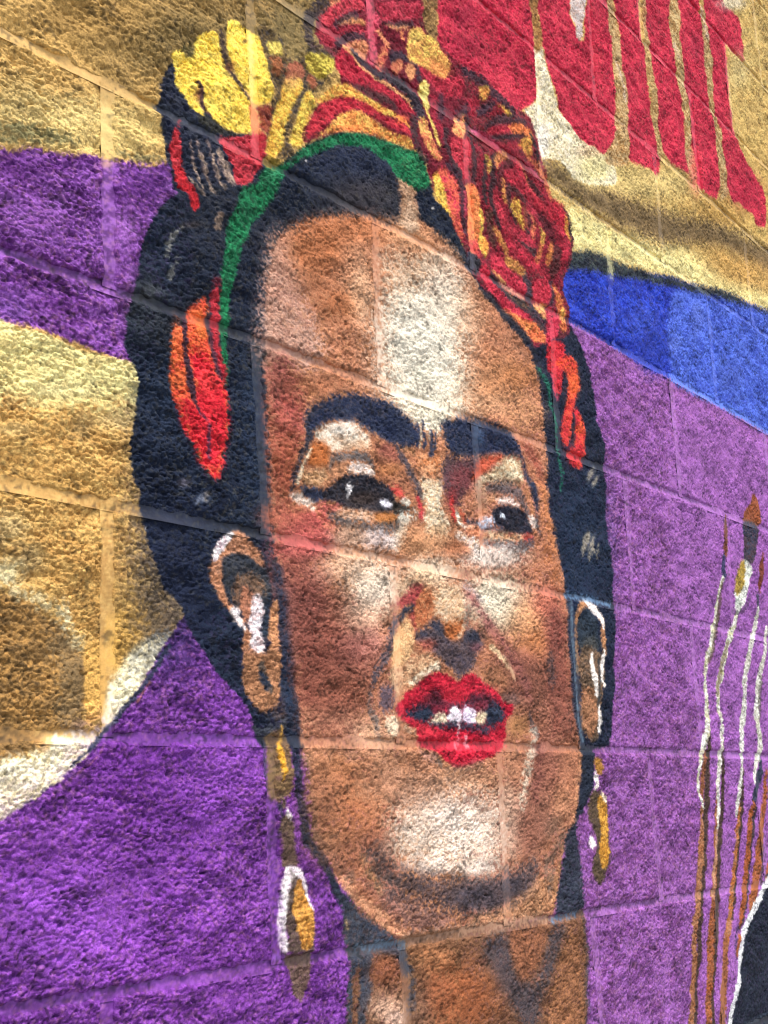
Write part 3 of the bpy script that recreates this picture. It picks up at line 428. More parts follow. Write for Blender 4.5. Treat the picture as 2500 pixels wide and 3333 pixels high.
('B',(126,84,62),0.5,0.7,274.6,-668.7,28.6,-0.7,-1.7,-38.6),
('B',(128,80,60),0.5,0.7,311.1,-717.9,44.4,-2.4,-0.9,-17.9),
('F',(112,70,58),32.0,0.6,0.8,(90,58,52),0.5,1,[(610.2,-498.3),(682.0,-501.5),(732.4,-526.1),(734.8,-569.0),(701.0,-592.9),(666.5,-570.9),(634.5,-534.4)]),
('F',(122,66,58),22.9,0.6,0.8,(92,54,50),0.5,1,[(759.9,-436.3),(800.2,-441.0),(798.3,-514.9),(809.0,-587.2),(746.9,-596.0),(738.8,-537.6)]),
('F',(132,84,68),26.3,0.5,0.8,None,0.0,1,[(669.0,-612.1),(729.3,-611.7),(738.8,-657.6),(709.1,-709.5),(669.6,-729.7),(650.7,-707.2),(678.4,-656.8)]),
('F',(238,220,204),40.8,0.8,0.8,(214,184,160),0.4,1,[(385.7,-681.0),(436.9,-666.3),(527.5,-664.9),(602.1,-673.5),(610.3,-705.6),(600.1,-736.8),(545.1,-747.3),(460.3,-738.8),(405.2,-716.6)]),
('S',(70,60,64),21.8,0.8,0.9,(96,74,70),0.5,[(351.6,-717.0,14.3),(373.8,-741.3,22.6),(413.3,-758.0,26.6),(472.6,-767.2,28.8),(545.1,-780.3,28.5),(621.5,-778.3,24.4),(676.7,-760.9,15.3)]),
('B',(206,170,146),0.5,0.7,426.5,-653.1,85.3,-1.2,-1.4,-19.5),
('F',(178,128,100),34.2,0.5,0.8,(140,92,66),0.5,1,[(347.3,-614.3),(482.1,-616.8),(492.0,-643.9),(408.7,-665.7),(355.5,-652.0)]),
('B',(240,226,206),0.75,0.7,376.5,-437.9,41.6,4.4,-1.8,-28.9),
('B',(236,204,176),0.5,0.7,331.5,-424.5,47.6,5.5,-1.1,-20.0),
('B',(240,230,206),0.7,0.7,609.9,-434.2,49.5,4.7,-2.4,-23.0),
('B',(226,190,160),0.4,0.7,355.3,-475.0,32.4,2.8,-1.0,-16.6),
('B',(242,236,216),0.7,0.7,494.5,-154.4,85.1,21.1,-5.0,-63.3),
('B',(240,232,210),0.7,0.7,502.9,-210.3,72.1,15.7,-1.6,-19.5),
('B',(176,90,84),0.6,0.7,266.9,-396.7,44.4,6.1,-0.7,-16.2),
('F',(44,52,74),9.8,1.0,0.8,(28,38,66),0.55,1,[(265.2,-275.4),(269.2,-266.0),(280.6,-256.2),(295.8,-246.7),(315.1,-237.4),(338.7,-229.5),(366.9,-223.8),(391.6,-221.5),(416.9,-221.1),(434.0,-222.7),(444.5,-228.4),(457.4,-232.4),(470.4,-237.8),(478.9,-245.6),(480.3,-256.2),(468.6,-262.5),(446.2,-265.5),(424.3,-269.8),(405.4,-268.2),(389.0,-265.0),(372.8,-261.8),(360.9,-257.9),(345.0,-259.9),(325.3,-264.0),(307.9,-268.9),(294.5,-275.4),(283.1,-282.6),(277.3,-291.1),(271.9,-289.7),(266.6,-286.0)]),
('F',(232,222,204),6.9,1.0,0.8,(206,176,150),0.5,1,[(280.9,-290.3),(283.0,-283.8),(300.1,-274.2),(317.5,-266.9),(340.8,-263.3),(356.8,-261.3),(362.5,-266.5),(378.7,-265.8),(382.3,-272.8),(377.6,-284.0),(359.3,-287.5),(339.3,-292.6),(323.6,-296.8),(312.0,-301.5),(306.7,-295.1),(297.5,-292.0)]),
('B',(238,232,222),0.7,0.7,332.7,-270.0,25.5,5.2,-0.3,-6.3),
('B',(206,160,124),0.6,0.7,355.4,-285.7,28.1,5.4,-0.4,-6.4),
('F',(180,104,56),8.3,1.0,0.8,None,0.0,1,[(280.6,-297.7),(297.4,-293.2),(306.4,-300.1),(307.8,-309.6),(298.1,-318.7),(283.2,-322.6),(272.4,-319.7),(271.0,-310.4)]),
('F',(166,112,82),9.2,1.0,0.8,(136,88,68),0.5,1,[(376.4,-268.8),(403.3,-267.3),(435.0,-270.3),(456.0,-282.3),(463.7,-298.2),(459.9,-318.7),(452.4,-331.8),(431.1,-327.4),(406.3,-318.5),(390.0,-314.9),(386.9,-298.9),(383.6,-285.4)]),
('B',(152,84,80),0.6,0.7,417.3,-279.0,20.0,-3.4,-8.0,-9.5),
('B',(172,112,68),0.6,0.7,411.6,-302.2,23.4,4.2,-0.5,-7.9),
('S',(62,64,78),6.7,0.8,0.9,None,0.0,[(435.0,-270.3,10.3),(449.2,-284.9,11.9),(457.1,-296.7,13.3),(465.1,-308.6,14.3),(473.1,-320.5,14.4)]),
('S',(120,88,60),6.7,0.7,0.9,None,0.0,[(446.0,-268.2,9.5),(463.5,-270.2,9.6)]),
('S',(92,92,96),4.4,0.9,0.9,None,0.0,[(307.5,-317.0,6.7),(311.6,-308.9,8.0),(327.1,-303.6,9.4),(346.8,-298.7,10.0),(366.8,-296.2,10.6),(378.7,-299.1,9.4),(384.4,-305.7,8.1)]),
('F',(196,140,104),6.8,1.0,0.8,None,0.0,1,[(311.2,-317.6),(330.7,-309.1),(340.5,-307.3),(337.8,-320.2),(322.2,-325.4),(299.2,-334.3),(307.1,-324.4)]),
('F',(232,220,214),5.3,1.0,0.8,(190,160,140),0.4,1,[(340.5,-307.3),(354.4,-303.5),(370.5,-301.9),(380.4,-303.9),(386.2,-310.5),(381.7,-316.4),(367.5,-318.8),(357.6,-316.8),(341.8,-319.5),(336.1,-315.6)]),
('F',(150,112,76),7.4,1.0,0.8,(196,156,120),0.5,1,[(268.5,-328.8),(279.5,-324.4),(292.4,-322.1),(303.6,-320.1),(301.2,-332.7),(287.8,-342.2),(273.3,-343.5),(255.5,-342.9),(255.8,-334.6)]),
('S',(238,226,196),3.2,0.9,0.9,None,0.0,[(273.0,-305.2,4.1),(265.5,-315.0,4.5),(259.7,-325.6,4.8),(252.2,-336.4,5.2),(250.2,-343.8,5.6)]),
('S',(44,48,62),4.0,0.9,0.9,None,0.0,[(272.0,-287.3,9.9),(267.9,-297.7,9.3),(260.3,-311.2,8.4),(252.7,-323.3,7.2),(247.0,-333.8,7.2),(244.9,-344.7,6.6),(245.4,-354.0,5.5)]),
('F',(46,46,56),5.1,1.0,0.8,(28,30,42),0.5,1,[(251.7,-349.4),(269.5,-346.5),(285.8,-346.1),(298.8,-344.0),(310.4,-334.8),(322.1,-327.3),(337.8,-321.5),(357.6,-317.4),(375.7,-316.1),(393.9,-318.1),(412.3,-322.7),(422.5,-327.4),(419.7,-338.2),(414.6,-350.5),(397.8,-354.4),(377.3,-356.2),(347.4,-359.5),(328.1,-358.7),(313.1,-356.2),(296.4,-356.4),(278.0,-358.1),(262.0,-356.0)]),
('F',(60,70,98),5.7,0.8,0.8,None,0.0,1,[(253.4,-350.3),(273.1,-347.1),(291.2,-347.7),(298.3,-353.7),(279.8,-359.0),(263.8,-356.9)]),
('F',(40,36,34),3.7,1.0,0.8,None,0.0,1,[(415.5,-337.6),(430.3,-337.8),(451.8,-339.7),(455.9,-343.0),(440.4,-346.6),(422.8,-354.4),(416.8,-350.2),(413.0,-344.4)]),
('B',(70,54,46),0.6,0.7,366.1,-342.9,28.2,4.5,-0.4,-7.6),
('F',(240,238,240),3.4,1.0,0.8,None,0.0,1,[(335.3,-331.8),(343.2,-329.2),(346.8,-334.8),(342.6,-340.5),(336.8,-340.2)]),
('F',(240,238,240),2.6,0.8,0.8,None,0.0,1,[(334.6,-344.2),(340.6,-340.8),(339.3,-346.6)]),
('F',(232,232,246),3.6,1.0,0.8,None,0.0,1,[(395.6,-340.1),(405.0,-338.0),(415.4,-338.9),(412.8,-347.0),(402.4,-347.3),(397.3,-345.6)]),
('F',(190,72,66),5.5,1.0,0.8,None,0.0,1,[(412.4,-321.4),(429.5,-318.5),(439.8,-324.6),(437.2,-331.6),(428.6,-331.6),(420.6,-325.2)]),
('S',(186,60,66),4.8,1.0,0.9,None,0.0,[(468.1,-328.0,7.6),(474.2,-334.9,8.6),(475.5,-346.6,9.6)]),
('F',(238,240,226),4.7,0.8,0.8,None,0.0,1,[(430.4,-336.5),(443.8,-329.2),(450.1,-333.4),(447.5,-339.1)]),
('F',(232,238,226),12.0,0.9,0.8,None,0.0,1,[(420.8,-352.2),(447.0,-345.7),(462.6,-342.0),(464.1,-350.9),(446.1,-357.5),(438.5,-374.0),(426.8,-388.4),(415.8,-394.9),(412.8,-377.5),(426.5,-362.9)]),
('F',(206,110,100),6.7,1.0,0.8,None,0.0,1,[(285.1,-361.8),(300.0,-358.3),(320.6,-357.5),(331.9,-359.4),(316.4,-365.4),(295.8,-368.5)]),
('F',(236,220,206),4.8,0.95,0.8,None,0.0,1,[(242.7,-356.8),(258.6,-353.0),(267.3,-357.5),(279.7,-361.4),(283.0,-368.1),(270.5,-367.6),(254.7,-364.2),(244.3,-361.2)]),
('F',(222,176,142),8.6,0.95,0.8,(236,208,186),0.5,1,[(312.6,-366.0),(335.8,-358.8),(359.2,-357.7),(383.3,-356.5),(386.9,-364.8),(370.5,-369.7),(342.8,-371.2),(323.7,-371.6)]),
('F',(182,118,66),7.2,1.0,0.8,None,0.0,1,[(385.3,-357.5),(408.1,-354.1),(422.7,-355.7),(418.0,-362.8),(396.9,-368.4),(384.7,-366.4)]),
('S',(92,90,94),7.0,0.85,0.9,None,0.0,[(304.9,-370.7,5.8),(323.5,-374.0,8.6),(346.5,-375.6,10.5),(376.1,-375.1,11.1),(402.9,-371.3,9.9),(426.4,-364.2,6.4)]),
('B',(214,204,206),0.8,0.7,385.6,-385.0,32.7,4.4,-0.6,-10.1),
('B',(196,164,140),0.8,0.7,334.1,-390.7,30.9,4.2,-0.6,-11.0),
('B',(222,214,212),0.7,0.7,412.2,-386.5,12.6,1.7,-0.6,-8.9),
('B',(150,120,100),0.5,0.7,338.5,-380.4,17.5,2.5,-0.3,-4.9),
('B',(236,228,208),0.9,0.7,490.0,-188.3,42.2,9.7,-0.8,-9.9),
('B',(232,218,190),0.7,0.7,504.5,-210.0,33.2,7.2,-0.7,-8.5),
('F',(234,222,196),12.7,1.0,0.8,(214,186,150),0.5,1,[(474.9,-297.6),(499.8,-298.7),(523.6,-291.8),(520.1,-306.1),(513.9,-323.4),(519.6,-338.7),(532.5,-353.1),(517.5,-363.3),(489.9,-364.4),(479.3,-355.3),(483.2,-334.9),(477.7,-318.4)]),
('F',(186,116,72),12.8,1.0,0.8,(214,160,120),0.5,1,[(476.8,-271.7),(502.1,-269.7),(526.1,-262.5),(532.4,-272.4),(526.6,-284.4),(500.1,-294.5),(477.6,-291.7),(471.5,-283.5)]),
('F',(238,230,206),9.0,1.0,0.8,None,0.0,1,[(471.6,-222.6),(506.8,-212.3),(545.3,-206.8),(529.8,-220.0),(524.0,-232.3),(513.8,-241.3),(504.7,-237.6),(492.8,-242.8),(484.1,-236.4),(470.8,-232.3)]),
('F',(44,52,74),8.5,1.0,0.8,(28,38,66),0.55,1,[(385.2,-259.3),(405.5,-265.6),(426.6,-268.0),(448.3,-266.4),(475.5,-259.8),(480.7,-250.7),(470.3,-239.2),(448.7,-231.6),(424.7,-232.7),(402.8,-242.6),(387.7,-252.3)]),
('S',(50,54,70),5.8,0.8,0.9,None,0.0,[(270.1,-290.1,5.7),(266.8,-281.1,7.4),(270.8,-271.8,8.5),(282.2,-260.8,9.2)]),
('S',(56,60,80),2.9,1.0,0.9,None,0.0,[(475.1,-235.5,4.9),(479.1,-242.8,4.9),(477.1,-254.1,4.9)]),
('S',(56,60,80),3.0,1.0,0.9,None,0.0,[(486.9,-230.3,5.9),(483.7,-241.9,5.9),(489.8,-251.6,5.9),(486.8,-260.3,5.9)]),
('S',(56,60,80),3.0,1.0,0.9,None,0.0,[(502.3,-239.5,8.0),(502.4,-251.8,7.9),(502.3,-266.9,7.9)]),
('S',(56,60,80),3.0,1.0,0.9,None,0.0,[(511.6,-239.0,5.0),(510.7,-250.2,5.0),(507.6,-259.1,5.0)]),
('S',(230,206,170),2.0,0.8,0.9,None,0.0,[(481.8,-236.8,2.9),(480.9,-247.9,2.9),(478.6,-263.3,2.9)]),
('S',(236,226,206),2.0,0.7,0.9,None,0.0,[(497.7,-239.1,3.0),(497.2,-250.1,3.0)]),
('B',(176,128,92),0.6,0.7,449.4,-372.6,24.1,3.3,-1.1,-14.4),
('B',(206,160,118),0.6,0.7,498.5,-369.8,36.9,5.0,-1.3,-16.1),
('B',(190,140,100),0.6,0.7,459.2,-386.8,35.4,4.5,-0.8,-10.5),
('F',(40,50,74),10.0,1.0,0.8,(28,38,66),0.5,1,[(525.6,-225.0),(545.6,-215.2),(573.5,-206.5),(601.6,-202.7),(633.1,-199.8),(659.8,-200.2),(681.5,-201.8),(694.9,-205.1),(705.0,-215.2),(711.8,-229.1),(718.7,-243.0),(725.6,-256.9),(741.9,-264.7),(749.5,-274.1),(747.0,-294.3),(739.5,-307.5),(735.2,-296.1),(734.1,-281.2),(718.9,-265.6),(711.5,-256.3),(710.4,-241.4),(700.2,-232.8),(683.3,-234.4),(661.2,-237.1),(639.3,-241.9),(612.5,-249.1),(586.4,-255.4),(561.1,-260.1),(544.1,-260.5),(532.8,-251.5),(529.2,-238.2)]),
('B',(60,82,112),0.6,0.7,607.4,-222.6,10.5,2.1,-1.9,-19.2),
('F',(84,66,72),13.4,1.0,0.8,(64,56,66),0.5,1,[(529.3,-264.6),(561.1,-260.1),(596.7,-253.5),(617.7,-248.1),(621.4,-263.4),(599.1,-280.2),(582.8,-292.9),(561.5,-309.0),(555.2,-325.2),(538.2,-326.4),(527.0,-318.6),(521.1,-305.9),(519.6,-295.2)]),
('B',(128,52,54),0.6,0.7,566.2,-284.4,29.0,14.1,13.6,-12.2),
('B',(150,60,60),0.7,0.7,539.3,-313.9,14.5,2.3,-1.4,-15.3),
('F',(192,90,66),9.7,1.0,0.8,None,0.0,1,[(612.2,-252.1),(639.2,-242.7),(666.4,-239.1),(643.2,-255.1),(620.8,-269.3),(599.0,-281.6),(589.3,-277.6),(600.6,-265.7)]),
('F',(232,222,190),6.7,1.0,0.8,(190,160,124),0.5,1,[(666.1,-242.1),(683.1,-236.7),(697.1,-234.8),(705.0,-239.4),(709.1,-252.2),(710.7,-262.5),(690.6,-267.4),(662.8,-272.2),(640.7,-278.8),(619.4,-282.4),(600.7,-289.9),(598.8,-283.1),(623.4,-268.8),(643.1,-256.6)]),
('B',(150,124,98),0.7,0.7,662.6,-273.7,41.2,7.0,-0.8,-7.5),
('S',(84,80,88),9.1,0.85,0.9,None,0.0,[(623.8,-290.3,14.0),(650.7,-284.4,16.9),(680.8,-280.9,18.2),(699.3,-288.3,15.7),(709.5,-297.1,13.0),(716.6,-307.9,10.3)]),
('B',(150,124,104),0.7,0.7,604.9,-299.1,15.5,2.5,-1.7,-17.3),
('B',(186,136,100),0.7,0.7,633.3,-298.8,16.0,2.6,-0.8,-7.3),
('F',(236,216,208),6.7,1.0,0.8,None,0.0,1,[(638.4,-300.9),(660.3,-294.5),(682.1,-294.0),(698.1,-298.8),(694.7,-303.8),(670.3,-301.7),(648.3,-306.6)]),
('S',(190,130,92),8.1,0.8,0.9,None,0.0,[(715.1,-273.7,10.4),(724.8,-287.2,10.4),(731.3,-304.2,10.4)]),
('F',(38,40,54),5.6,1.0,0.8,(24,28,42),0.4,1,[(629.0,-315.3),(648.3,-306.6),(675.6,-303.1),(700.2,-304.4),(716.3,-310.9),(723.3,-323.3),(728.2,-330.1),(710.4,-337.0),(682.4,-339.3),(660.8,-339.4),(640.0,-335.1),(630.0,-330.9)]),
('S',(58,60,80),6.3,0.8,0.9,None,0.0,[(568.6,-338.4,5.1),(588.4,-338.3,6.8),(603.3,-340.3,8.4),(629.1,-339.5,8.0),(655.3,-340.1,7.6)]),
('F',(206,218,240),7.4,0.9,0.8,None,0.0,1,[(589.6,-338.8),(606.7,-331.4),(628.2,-323.3),(634.2,-328.1),(629.8,-333.0),(613.7,-338.2)]),
('F',(220,232,246),4.4,0.9,0.8,None,0.0,1,[(645.4,-321.4),(652.8,-314.6),(657.7,-318.2),(654.4,-324.4)]),
('F',(236,224,216),5.8,0.9,0.8,None,0.0,1,[(719.2,-310.5),(736.4,-309.4),(747.0,-316.9),(743.5,-321.9),(728.9,-324.0),(720.8,-320.7)]),
('S',(60,56,66),4.7,0.7,0.9,None,0.0,[(739.5,-307.5,7.0),(743.5,-321.9,6.4),(745.1,-332.2,5.8)]),
('F',(250,240,222),4.1,1.0,0.8,None,0.0,1,[(542.6,-331.2),(550.0,-328.7),(551.8,-335.3),(560.9,-342.2),(572.9,-344.7),(588.0,-342.5),(587.6,-346.8),(570.0,-349.2),(555.6,-347.1),(546.6,-340.2)]),
('S',(206,60,58),5.0,0.9,0.9,None,0.0,[(539.1,-316.7,6.0),(537.9,-330.6,8.0),(541.8,-339.5,6.0)]),
('S',(190,80,60),4.1,0.7,0.9,None,0.0,[(555.0,-326.6,6.1),(561.7,-333.9,6.6),(563.5,-340.5,7.1)]),
('F',(228,150,112),7.3,1.0,0.8,None,0.0,1,[(565.0,-349.9),(588.0,-342.5),(602.7,-346.0),(599.5,-353.5),(576.8,-355.2)]),
('F',(226,196,160),9.8,1.0,0.8,(206,150,110),0.5,1,[(612.8,-347.5),(644.4,-343.1),(682.2,-340.8),(710.2,-338.5),(695.3,-346.3),(653.9,-353.3),(617.0,-356.7)]),
('F',(170,60,54),6.8,1.0,0.8,None,0.0,1,[(696.0,-340.4),(722.0,-333.9),(732.8,-338.4),(709.1,-347.4)]),
('F',(236,226,220),8.2,1.0,0.8,(214,180,150),0.4,1,[(542.9,-354.4),(564.4,-356.9),(591.5,-357.3),(600.7,-365.9),(604.5,-379.3),(589.5,-378.4),(570.4,-371.2),(551.7,-362.7)]),
('S',(88,86,96),7.7,0.85,0.9,None,0.0,[(611.3,-361.7,7.4),(637.4,-359.7,10.7),(669.4,-358.4,12.6),(702.9,-352.6,12.4),(726.5,-343.7,9.2)]),
('B',(234,224,214),0.9,0.7,630.6,-374.7,68.4,8.4,-1.5,-14.3),
('B',(206,130,90),0.6,0.7,550.6,-375.1,26.8,3.4,-0.8,-8.2),
('S',(196,128,86),15.4,0.85,0.9,None,0.0,[(757.4,-257.5,17.8),(764.9,-291.5,19.4),(773.6,-316.2,20.6),(776.0,-343.2,21.3)]),
('S',(150,78,66),15.4,0.8,0.9,None,0.0,[(724.6,-217.5,15.2),(749.3,-228.2,15.4),(758.8,-246.5,15.5)]),
('S',(176,110,72),15.3,0.7,0.9,None,0.0,[(763.0,-352.4,17.6),(780.0,-380.4,23.6)]),
('B',(234,220,196),0.8,0.7,488.5,-408.7,50.0,5.7,-1.3,-15.8),
('B',(206,170,130),0.5,0.7,469.8,-418.5,26.7,3.0,-0.9,-11.7),
('B',(222,196,162),0.6,0.7,436.2,-433.6,19.3,2.0,-0.8,-11.5),
('F',(196,132,92),12.1,1.0,0.8,(170,96,62),0.5,1,[(455.4,-435.5),(487.0,-427.0),(499.5,-438.8),(493.5,-457.5),(490.5,-466.8),(469.8,-474.9),(452.0,-481.3),(446.3,-470.5),(447.6,-454.0)]),
('F',(160,62,68),6.4,0.9,0.8,None,0.0,1,[(449.3,-431.0),(464.8,-426.8),(468.8,-431.5),(456.8,-445.5),(453.9,-455.9),(441.1,-454.6),(425.9,-459.7),(420.0,-454.1),(433.4,-444.0)]),
('S',(176,72,74),6.4,0.7,0.9,None,0.0,[(449.3,-460.1,6.4),(446.3,-470.5,6.4),(447.8,-479.1,6.4)]),
('F',(232,202,166),9.7,1.0,0.8,(214,170,130),0.5,1,[(495.6,-431.3),(514.5,-424.2),(537.8,-424.4),(553.8,-432.1),(554.8,-446.7),(551.2,-460.3),(534.4,-463.1),(513.5,-462.2),(497.8,-459.7),(491.8,-449.9)]),
('S',(56,58,70),4.5,1.0,0.9,None,0.0,[(447.5,-455.3,7.3),(434.3,-460.2,8.4),(427.4,-468.3,7.8),(422.9,-472.4,5.4)]),
('F',(74,66,78),8.7,1.0,0.8,(92,78,82),0.5,1,[(453.9,-483.7),(474.1,-477.1),(492.8,-465.3),(501.8,-465.8),(510.0,-476.8),(518.4,-485.2),(532.2,-486.8),(544.4,-482.0),(555.1,-469.3),(571.9,-470.6),(585.8,-479.0),(592.4,-486.6),(584.2,-495.2),(573.8,-501.2),(572.7,-511.8),(562.3,-520.3),(542.7,-526.6),(532.7,-533.5),(520.0,-520.0),(497.9,-512.3),(482.7,-506.9),(481.2,-498.1),(463.9,-495.5),(453.4,-491.3)]),
('B',(40,44,60),0.8,0.7,492.3,-471.8,13.6,1.1,-0.4,-5.2),
('B',(40,44,60),0.9,0.7,568.5,-480.2,22.0,1.6,-0.6,-6.7),
('B',(46,52,72),0.6,0.7,464.7,-485.4,13.2,1.0,-0.3,-3.8),
('B',(46,50,66),0.6,0.7,500.6,-480.1,13.7,1.0,-0.4,-5.2),
('B',(184,98,84),0.8,0.7,472.6,-496.2,15.5,1.1,-0.5,-6.4),
('B',(140,84,92),0.6,0.7,574.7,-491.8,12.3,0.8,-0.5,-5.4),
('F',(182,108,62),6.8,1.0,0.8,(150,84,48),0.4,1,[(505.6,-461.6),(530.1,-458.2),(552.6,-457.6),(554.3,-468.1),(549.6,-477.7),(537.1,-484.5),(527.6,-486.5),(518.4,-485.2),(512.0,-480.5),(508.1,-471.8)]),
('F',(236,210,178),12.6,0.8,0.8,(216,176,138),0.5,1,[(497.9,-431.1),(517.0,-422.6),(540.4,-422.8),(553.8,-432.1),(555.3,-446.7),(552.7,-458.9),(534.4,-463.1),(513.4,-464.2),(502.4,-459.3),(495.3,-449.6)]),
('S',(244,226,200),4.0,0.6,0.9,None,0.0,[(553.8,-432.1,3.0),(555.4,-445.3,3.7),(553.4,-457.5,4.0),(550.2,-471.0,3.7),(537.3,-482.5,2.9)]),
('S',(238,216,188),5.7,0.6,0.9,None,0.0,[(500.4,-442.6,4.8),(502.6,-456.7,5.2),(511.1,-463.7,5.7)]),
('B',(236,206,170),0.6,0.7,496.6,-419.5,20.6,2.2,-0.9,-10.5),
('F',(150,90,88),13.3,0.85,0.8,None,0.0,1,[(562.5,-416.4),(581.2,-425.3),(596.6,-445.6),(613.1,-456.5),(627.1,-469.1),(644.0,-480.2),(647.7,-493.7),(632.9,-486.5),(613.5,-476.9),(596.9,-467.3),(588.5,-451.8),(572.2,-442.4),(558.8,-430.3)]),
('S',(214,200,196),8.1,0.7,0.9,None,0.0,[(562.4,-417.8,7.0),(581.2,-425.3,7.1),(592.8,-433.7,7.2)]),
('S',(120,112,106),7.9,0.6,0.9,None,0.0,[(559.6,-447.6,10.0),(558.2,-462.4,8.9),(562.3,-470.1,8.0)]),
('S',(244,214,170),4.2,0.95,0.9,None,0.0,[(609.6,-489.4,6.2),(621.7,-495.4,7.8),(638.8,-503.9,8.4),(655.8,-515.3,7.4),(659.8,-526.1,4.2)]),
('S',(150,92,90),13.9,0.6,0.9,None,0.0,[(648.0,-491.0,13.7),(666.7,-511.9,18.8),(683.3,-530.5,19.7),(687.1,-544.2,16.1)]),
('F',(232,192,142),6.2,1.0,0.8,(214,164,116),0.4,1,[(427.0,-474.6),(438.0,-467.4),(444.1,-471.9),(447.7,-481.7),(446.7,-494.2),(441.3,-509.5),(425.5,-525.2),(406.8,-526.2),(403.7,-511.9),(406.9,-494.6),(415.9,-484.1)]),
('F',(216,178,140),11.6,1.0,0.8,(186,138,104),0.5,1,[(398.7,-526.7),(427.7,-522.6),(449.9,-509.0),(480.3,-509.6),(497.6,-516.2),(479.1,-524.8),(460.9,-533.2),(441.1,-541.6),(421.7,-549.8),(410.7,-559.8),(407.3,-550.4),(402.0,-538.6)]),
('S',(244,232,206),5.5,0.85,0.9,None,0.0,[(441.2,-540.4,4.5),(461.0,-532.0,6.4),(479.3,-522.3,7.1),(492.9,-519.0,6.5)]),
('S',(70,70,84),6.1,0.85,0.9,None,0.0,[(416.7,-473.0,8.0),(407.6,-484.8,9.1),(400.6,-497.5,9.9),(397.9,-508.6,10.4),(386.9,-522.6,10.3),(374.2,-535.2,9.3),(367.7,-544.9,7.6)]),
('F',(86,76,92),8.6,0.9,0.8,None,0.0,1,[(387.3,-547.6),(401.6,-543.4),(407.1,-552.8),(404.2,-564.9),(395.6,-573.5),(383.6,-573.8),(378.4,-562.2)]),
('S',(90,92,100),6.7,0.6,0.9,None,0.0,[(363.1,-556.9,5.8),(364.2,-570.9,6.4),(371.3,-582.4,6.4),(376.0,-600.9,5.8)]),
('F',(244,226,196),6.0,0.9,0.8,None,0.0,1,[(389.2,-579.6),(403.5,-575.6),(411.1,-583.8),(412.3,-595.7),(398.0,-598.3),(386.5,-590.2)]),
('S',(232,206,176),4.4,0.7,0.9,None,0.0,[(424.9,-590.7,4.4),(443.5,-593.9,4.4)]),
('B',(150,104,74),0.7,0.7,618.3,-526.8,33.1,1.6,-1.6,-14.9),
('B',(176,126,84),0.8,0.7,663.8,-583.3,23.8,0.5,-1.4,-12.2),
('B',(92,76,80),0.6,0.7,646.5,-551.2,20.9,0.8,-0.9,-8.2),
('F',(200,36,60),3.3,1.0,0.8,(150,16,40),0.55,1,[(408.1,-568.3),(421.0,-559.5),(429.8,-551.9),(447.2,-545.0),(460.6,-537.0),(474.2,-530.1),(492.2,-526.6),(507.8,-528.3),(519.0,-531.6),(532.4,-536.1),(544.9,-527.8),(564.3,-524.2),(576.2,-526.2),(587.7,-533.6),(604.6,-538.1),(619.0,-544.2),(633.2,-554.4),(653.4,-559.1),(647.0,-570.2),(633.1,-578.6),(631.1,-597.3),(616.6,-613.3),(591.0,-621.3),(566.3,-626.5),(537.6,-631.5),(514.6,-632.7),(497.0,-627.7),(488.6,-622.8),(471.8,-614.3),(454.8,-612.0),(449.2,-602.3),(443.7,-591.5),(427.5,-584.6),(413.6,-576.5)]),
('F',(66,44,60),10.5,0.9,0.8,(60,34,48),0.5,1,[(434.8,-569.9),(447.9,-563.4),(468.1,-552.8),(486.1,-547.1),(503.5,-552.7),(521.2,-558.4),(542.1,-557.6),(561.9,-549.1),(579.4,-543.2),(598.7,-546.3),(615.6,-552.4),(632.2,-563.9),(634.0,-570.5),(620.1,-581.6),(604.1,-589.8),(574.7,-590.3),(541.7,-587.1),(505.0,-587.9),(469.9,-584.9),(448.7,-580.5),(428.1,-576.1)]),
('B',(196,40,60),0.9,0.7,522.1,-548.1,25.4,1.0,-0.8,-9.0),
('B',(190,44,62),0.5,0.7,594.2,-542.6,22.4,0.9,-0.7,-6.7),
('B',(170,30,52),0.6,0.7,459.2,-555.6,17.3,0.7,-0.5,-6.2),
('F',(34,46,66),6.3,1.0,0.8,None,0.0,1,[(426.2,-573.8),(447.4,-569.5),(471.3,-566.3),(484.2,-569.6),(474.7,-578.6),(461.3,-583.8),(444.5,-580.6),(430.1,-577.3)]),
('F',(44,54,74),7.1,1.0,0.8,None,0.0,1,[(587.2,-562.6),(607.5,-558.0),(627.3,-561.3),(634.3,-567.8),(620.4,-578.9),(599.7,-584.6),(590.6,-577.0)]),
('S',(150,40,60),5.6,0.7,0.9,None,0.0,[(484.3,-568.4,8.3),(502.1,-569.1,8.4),(507.0,-563.9,8.4)]),
('S',(160,60,76),6.0,0.7,0.9,None,0.0,[(572.7,-561.8,6.9),(589.8,-561.2,7.0)]),
('F',(236,222,190),5.5,1.0,0.8,(214,200,170),0.4,1,[(470.1,-581.8),(483.7,-576.5),(497.4,-571.1),(507.3,-574.0),(506.4,-583.8),(487.3,-585.5),(472.0,-585.1)]),
('F',(242,236,248),3.3,1.0,0.8,None,0.0,1,[(506.0,-575.3),(515.8,-567.4),(527.5,-564.5),(536.2,-570.6),(537.8,-579.5),(523.5,-583.7),(510.0,-581.5)]),
('F',(228,218,240),3.4,1.0,0.8,None,0.0,1,[(537.4,-570.6),(548.7,-562.6),(565.0,-565.9),(569.1,-573.6),(563.4,-582.8),(549.1,-583.1),(538.9,-579.5)]),
('S',(190,40,70),2.3,0.8,0.9,None,0.0,[(506.2,-574.0,2.8),(504.4,-567.8,2.8)]),
('S',(200,120,150),1.9,0.7,0.9,None,0.0,[(537.5,-569.3,2.4),(537.2,-580.8,2.4)]),
('F',(224,206,172),5.9,1.0,0.8,None,0.0,1,[(563.0,-575.1),(576.7,-569.5),(589.1,-567.8),(593.4,-574.3),(585.1,-583.0),(575.3,-584.5),(565.8,-582.8)]),
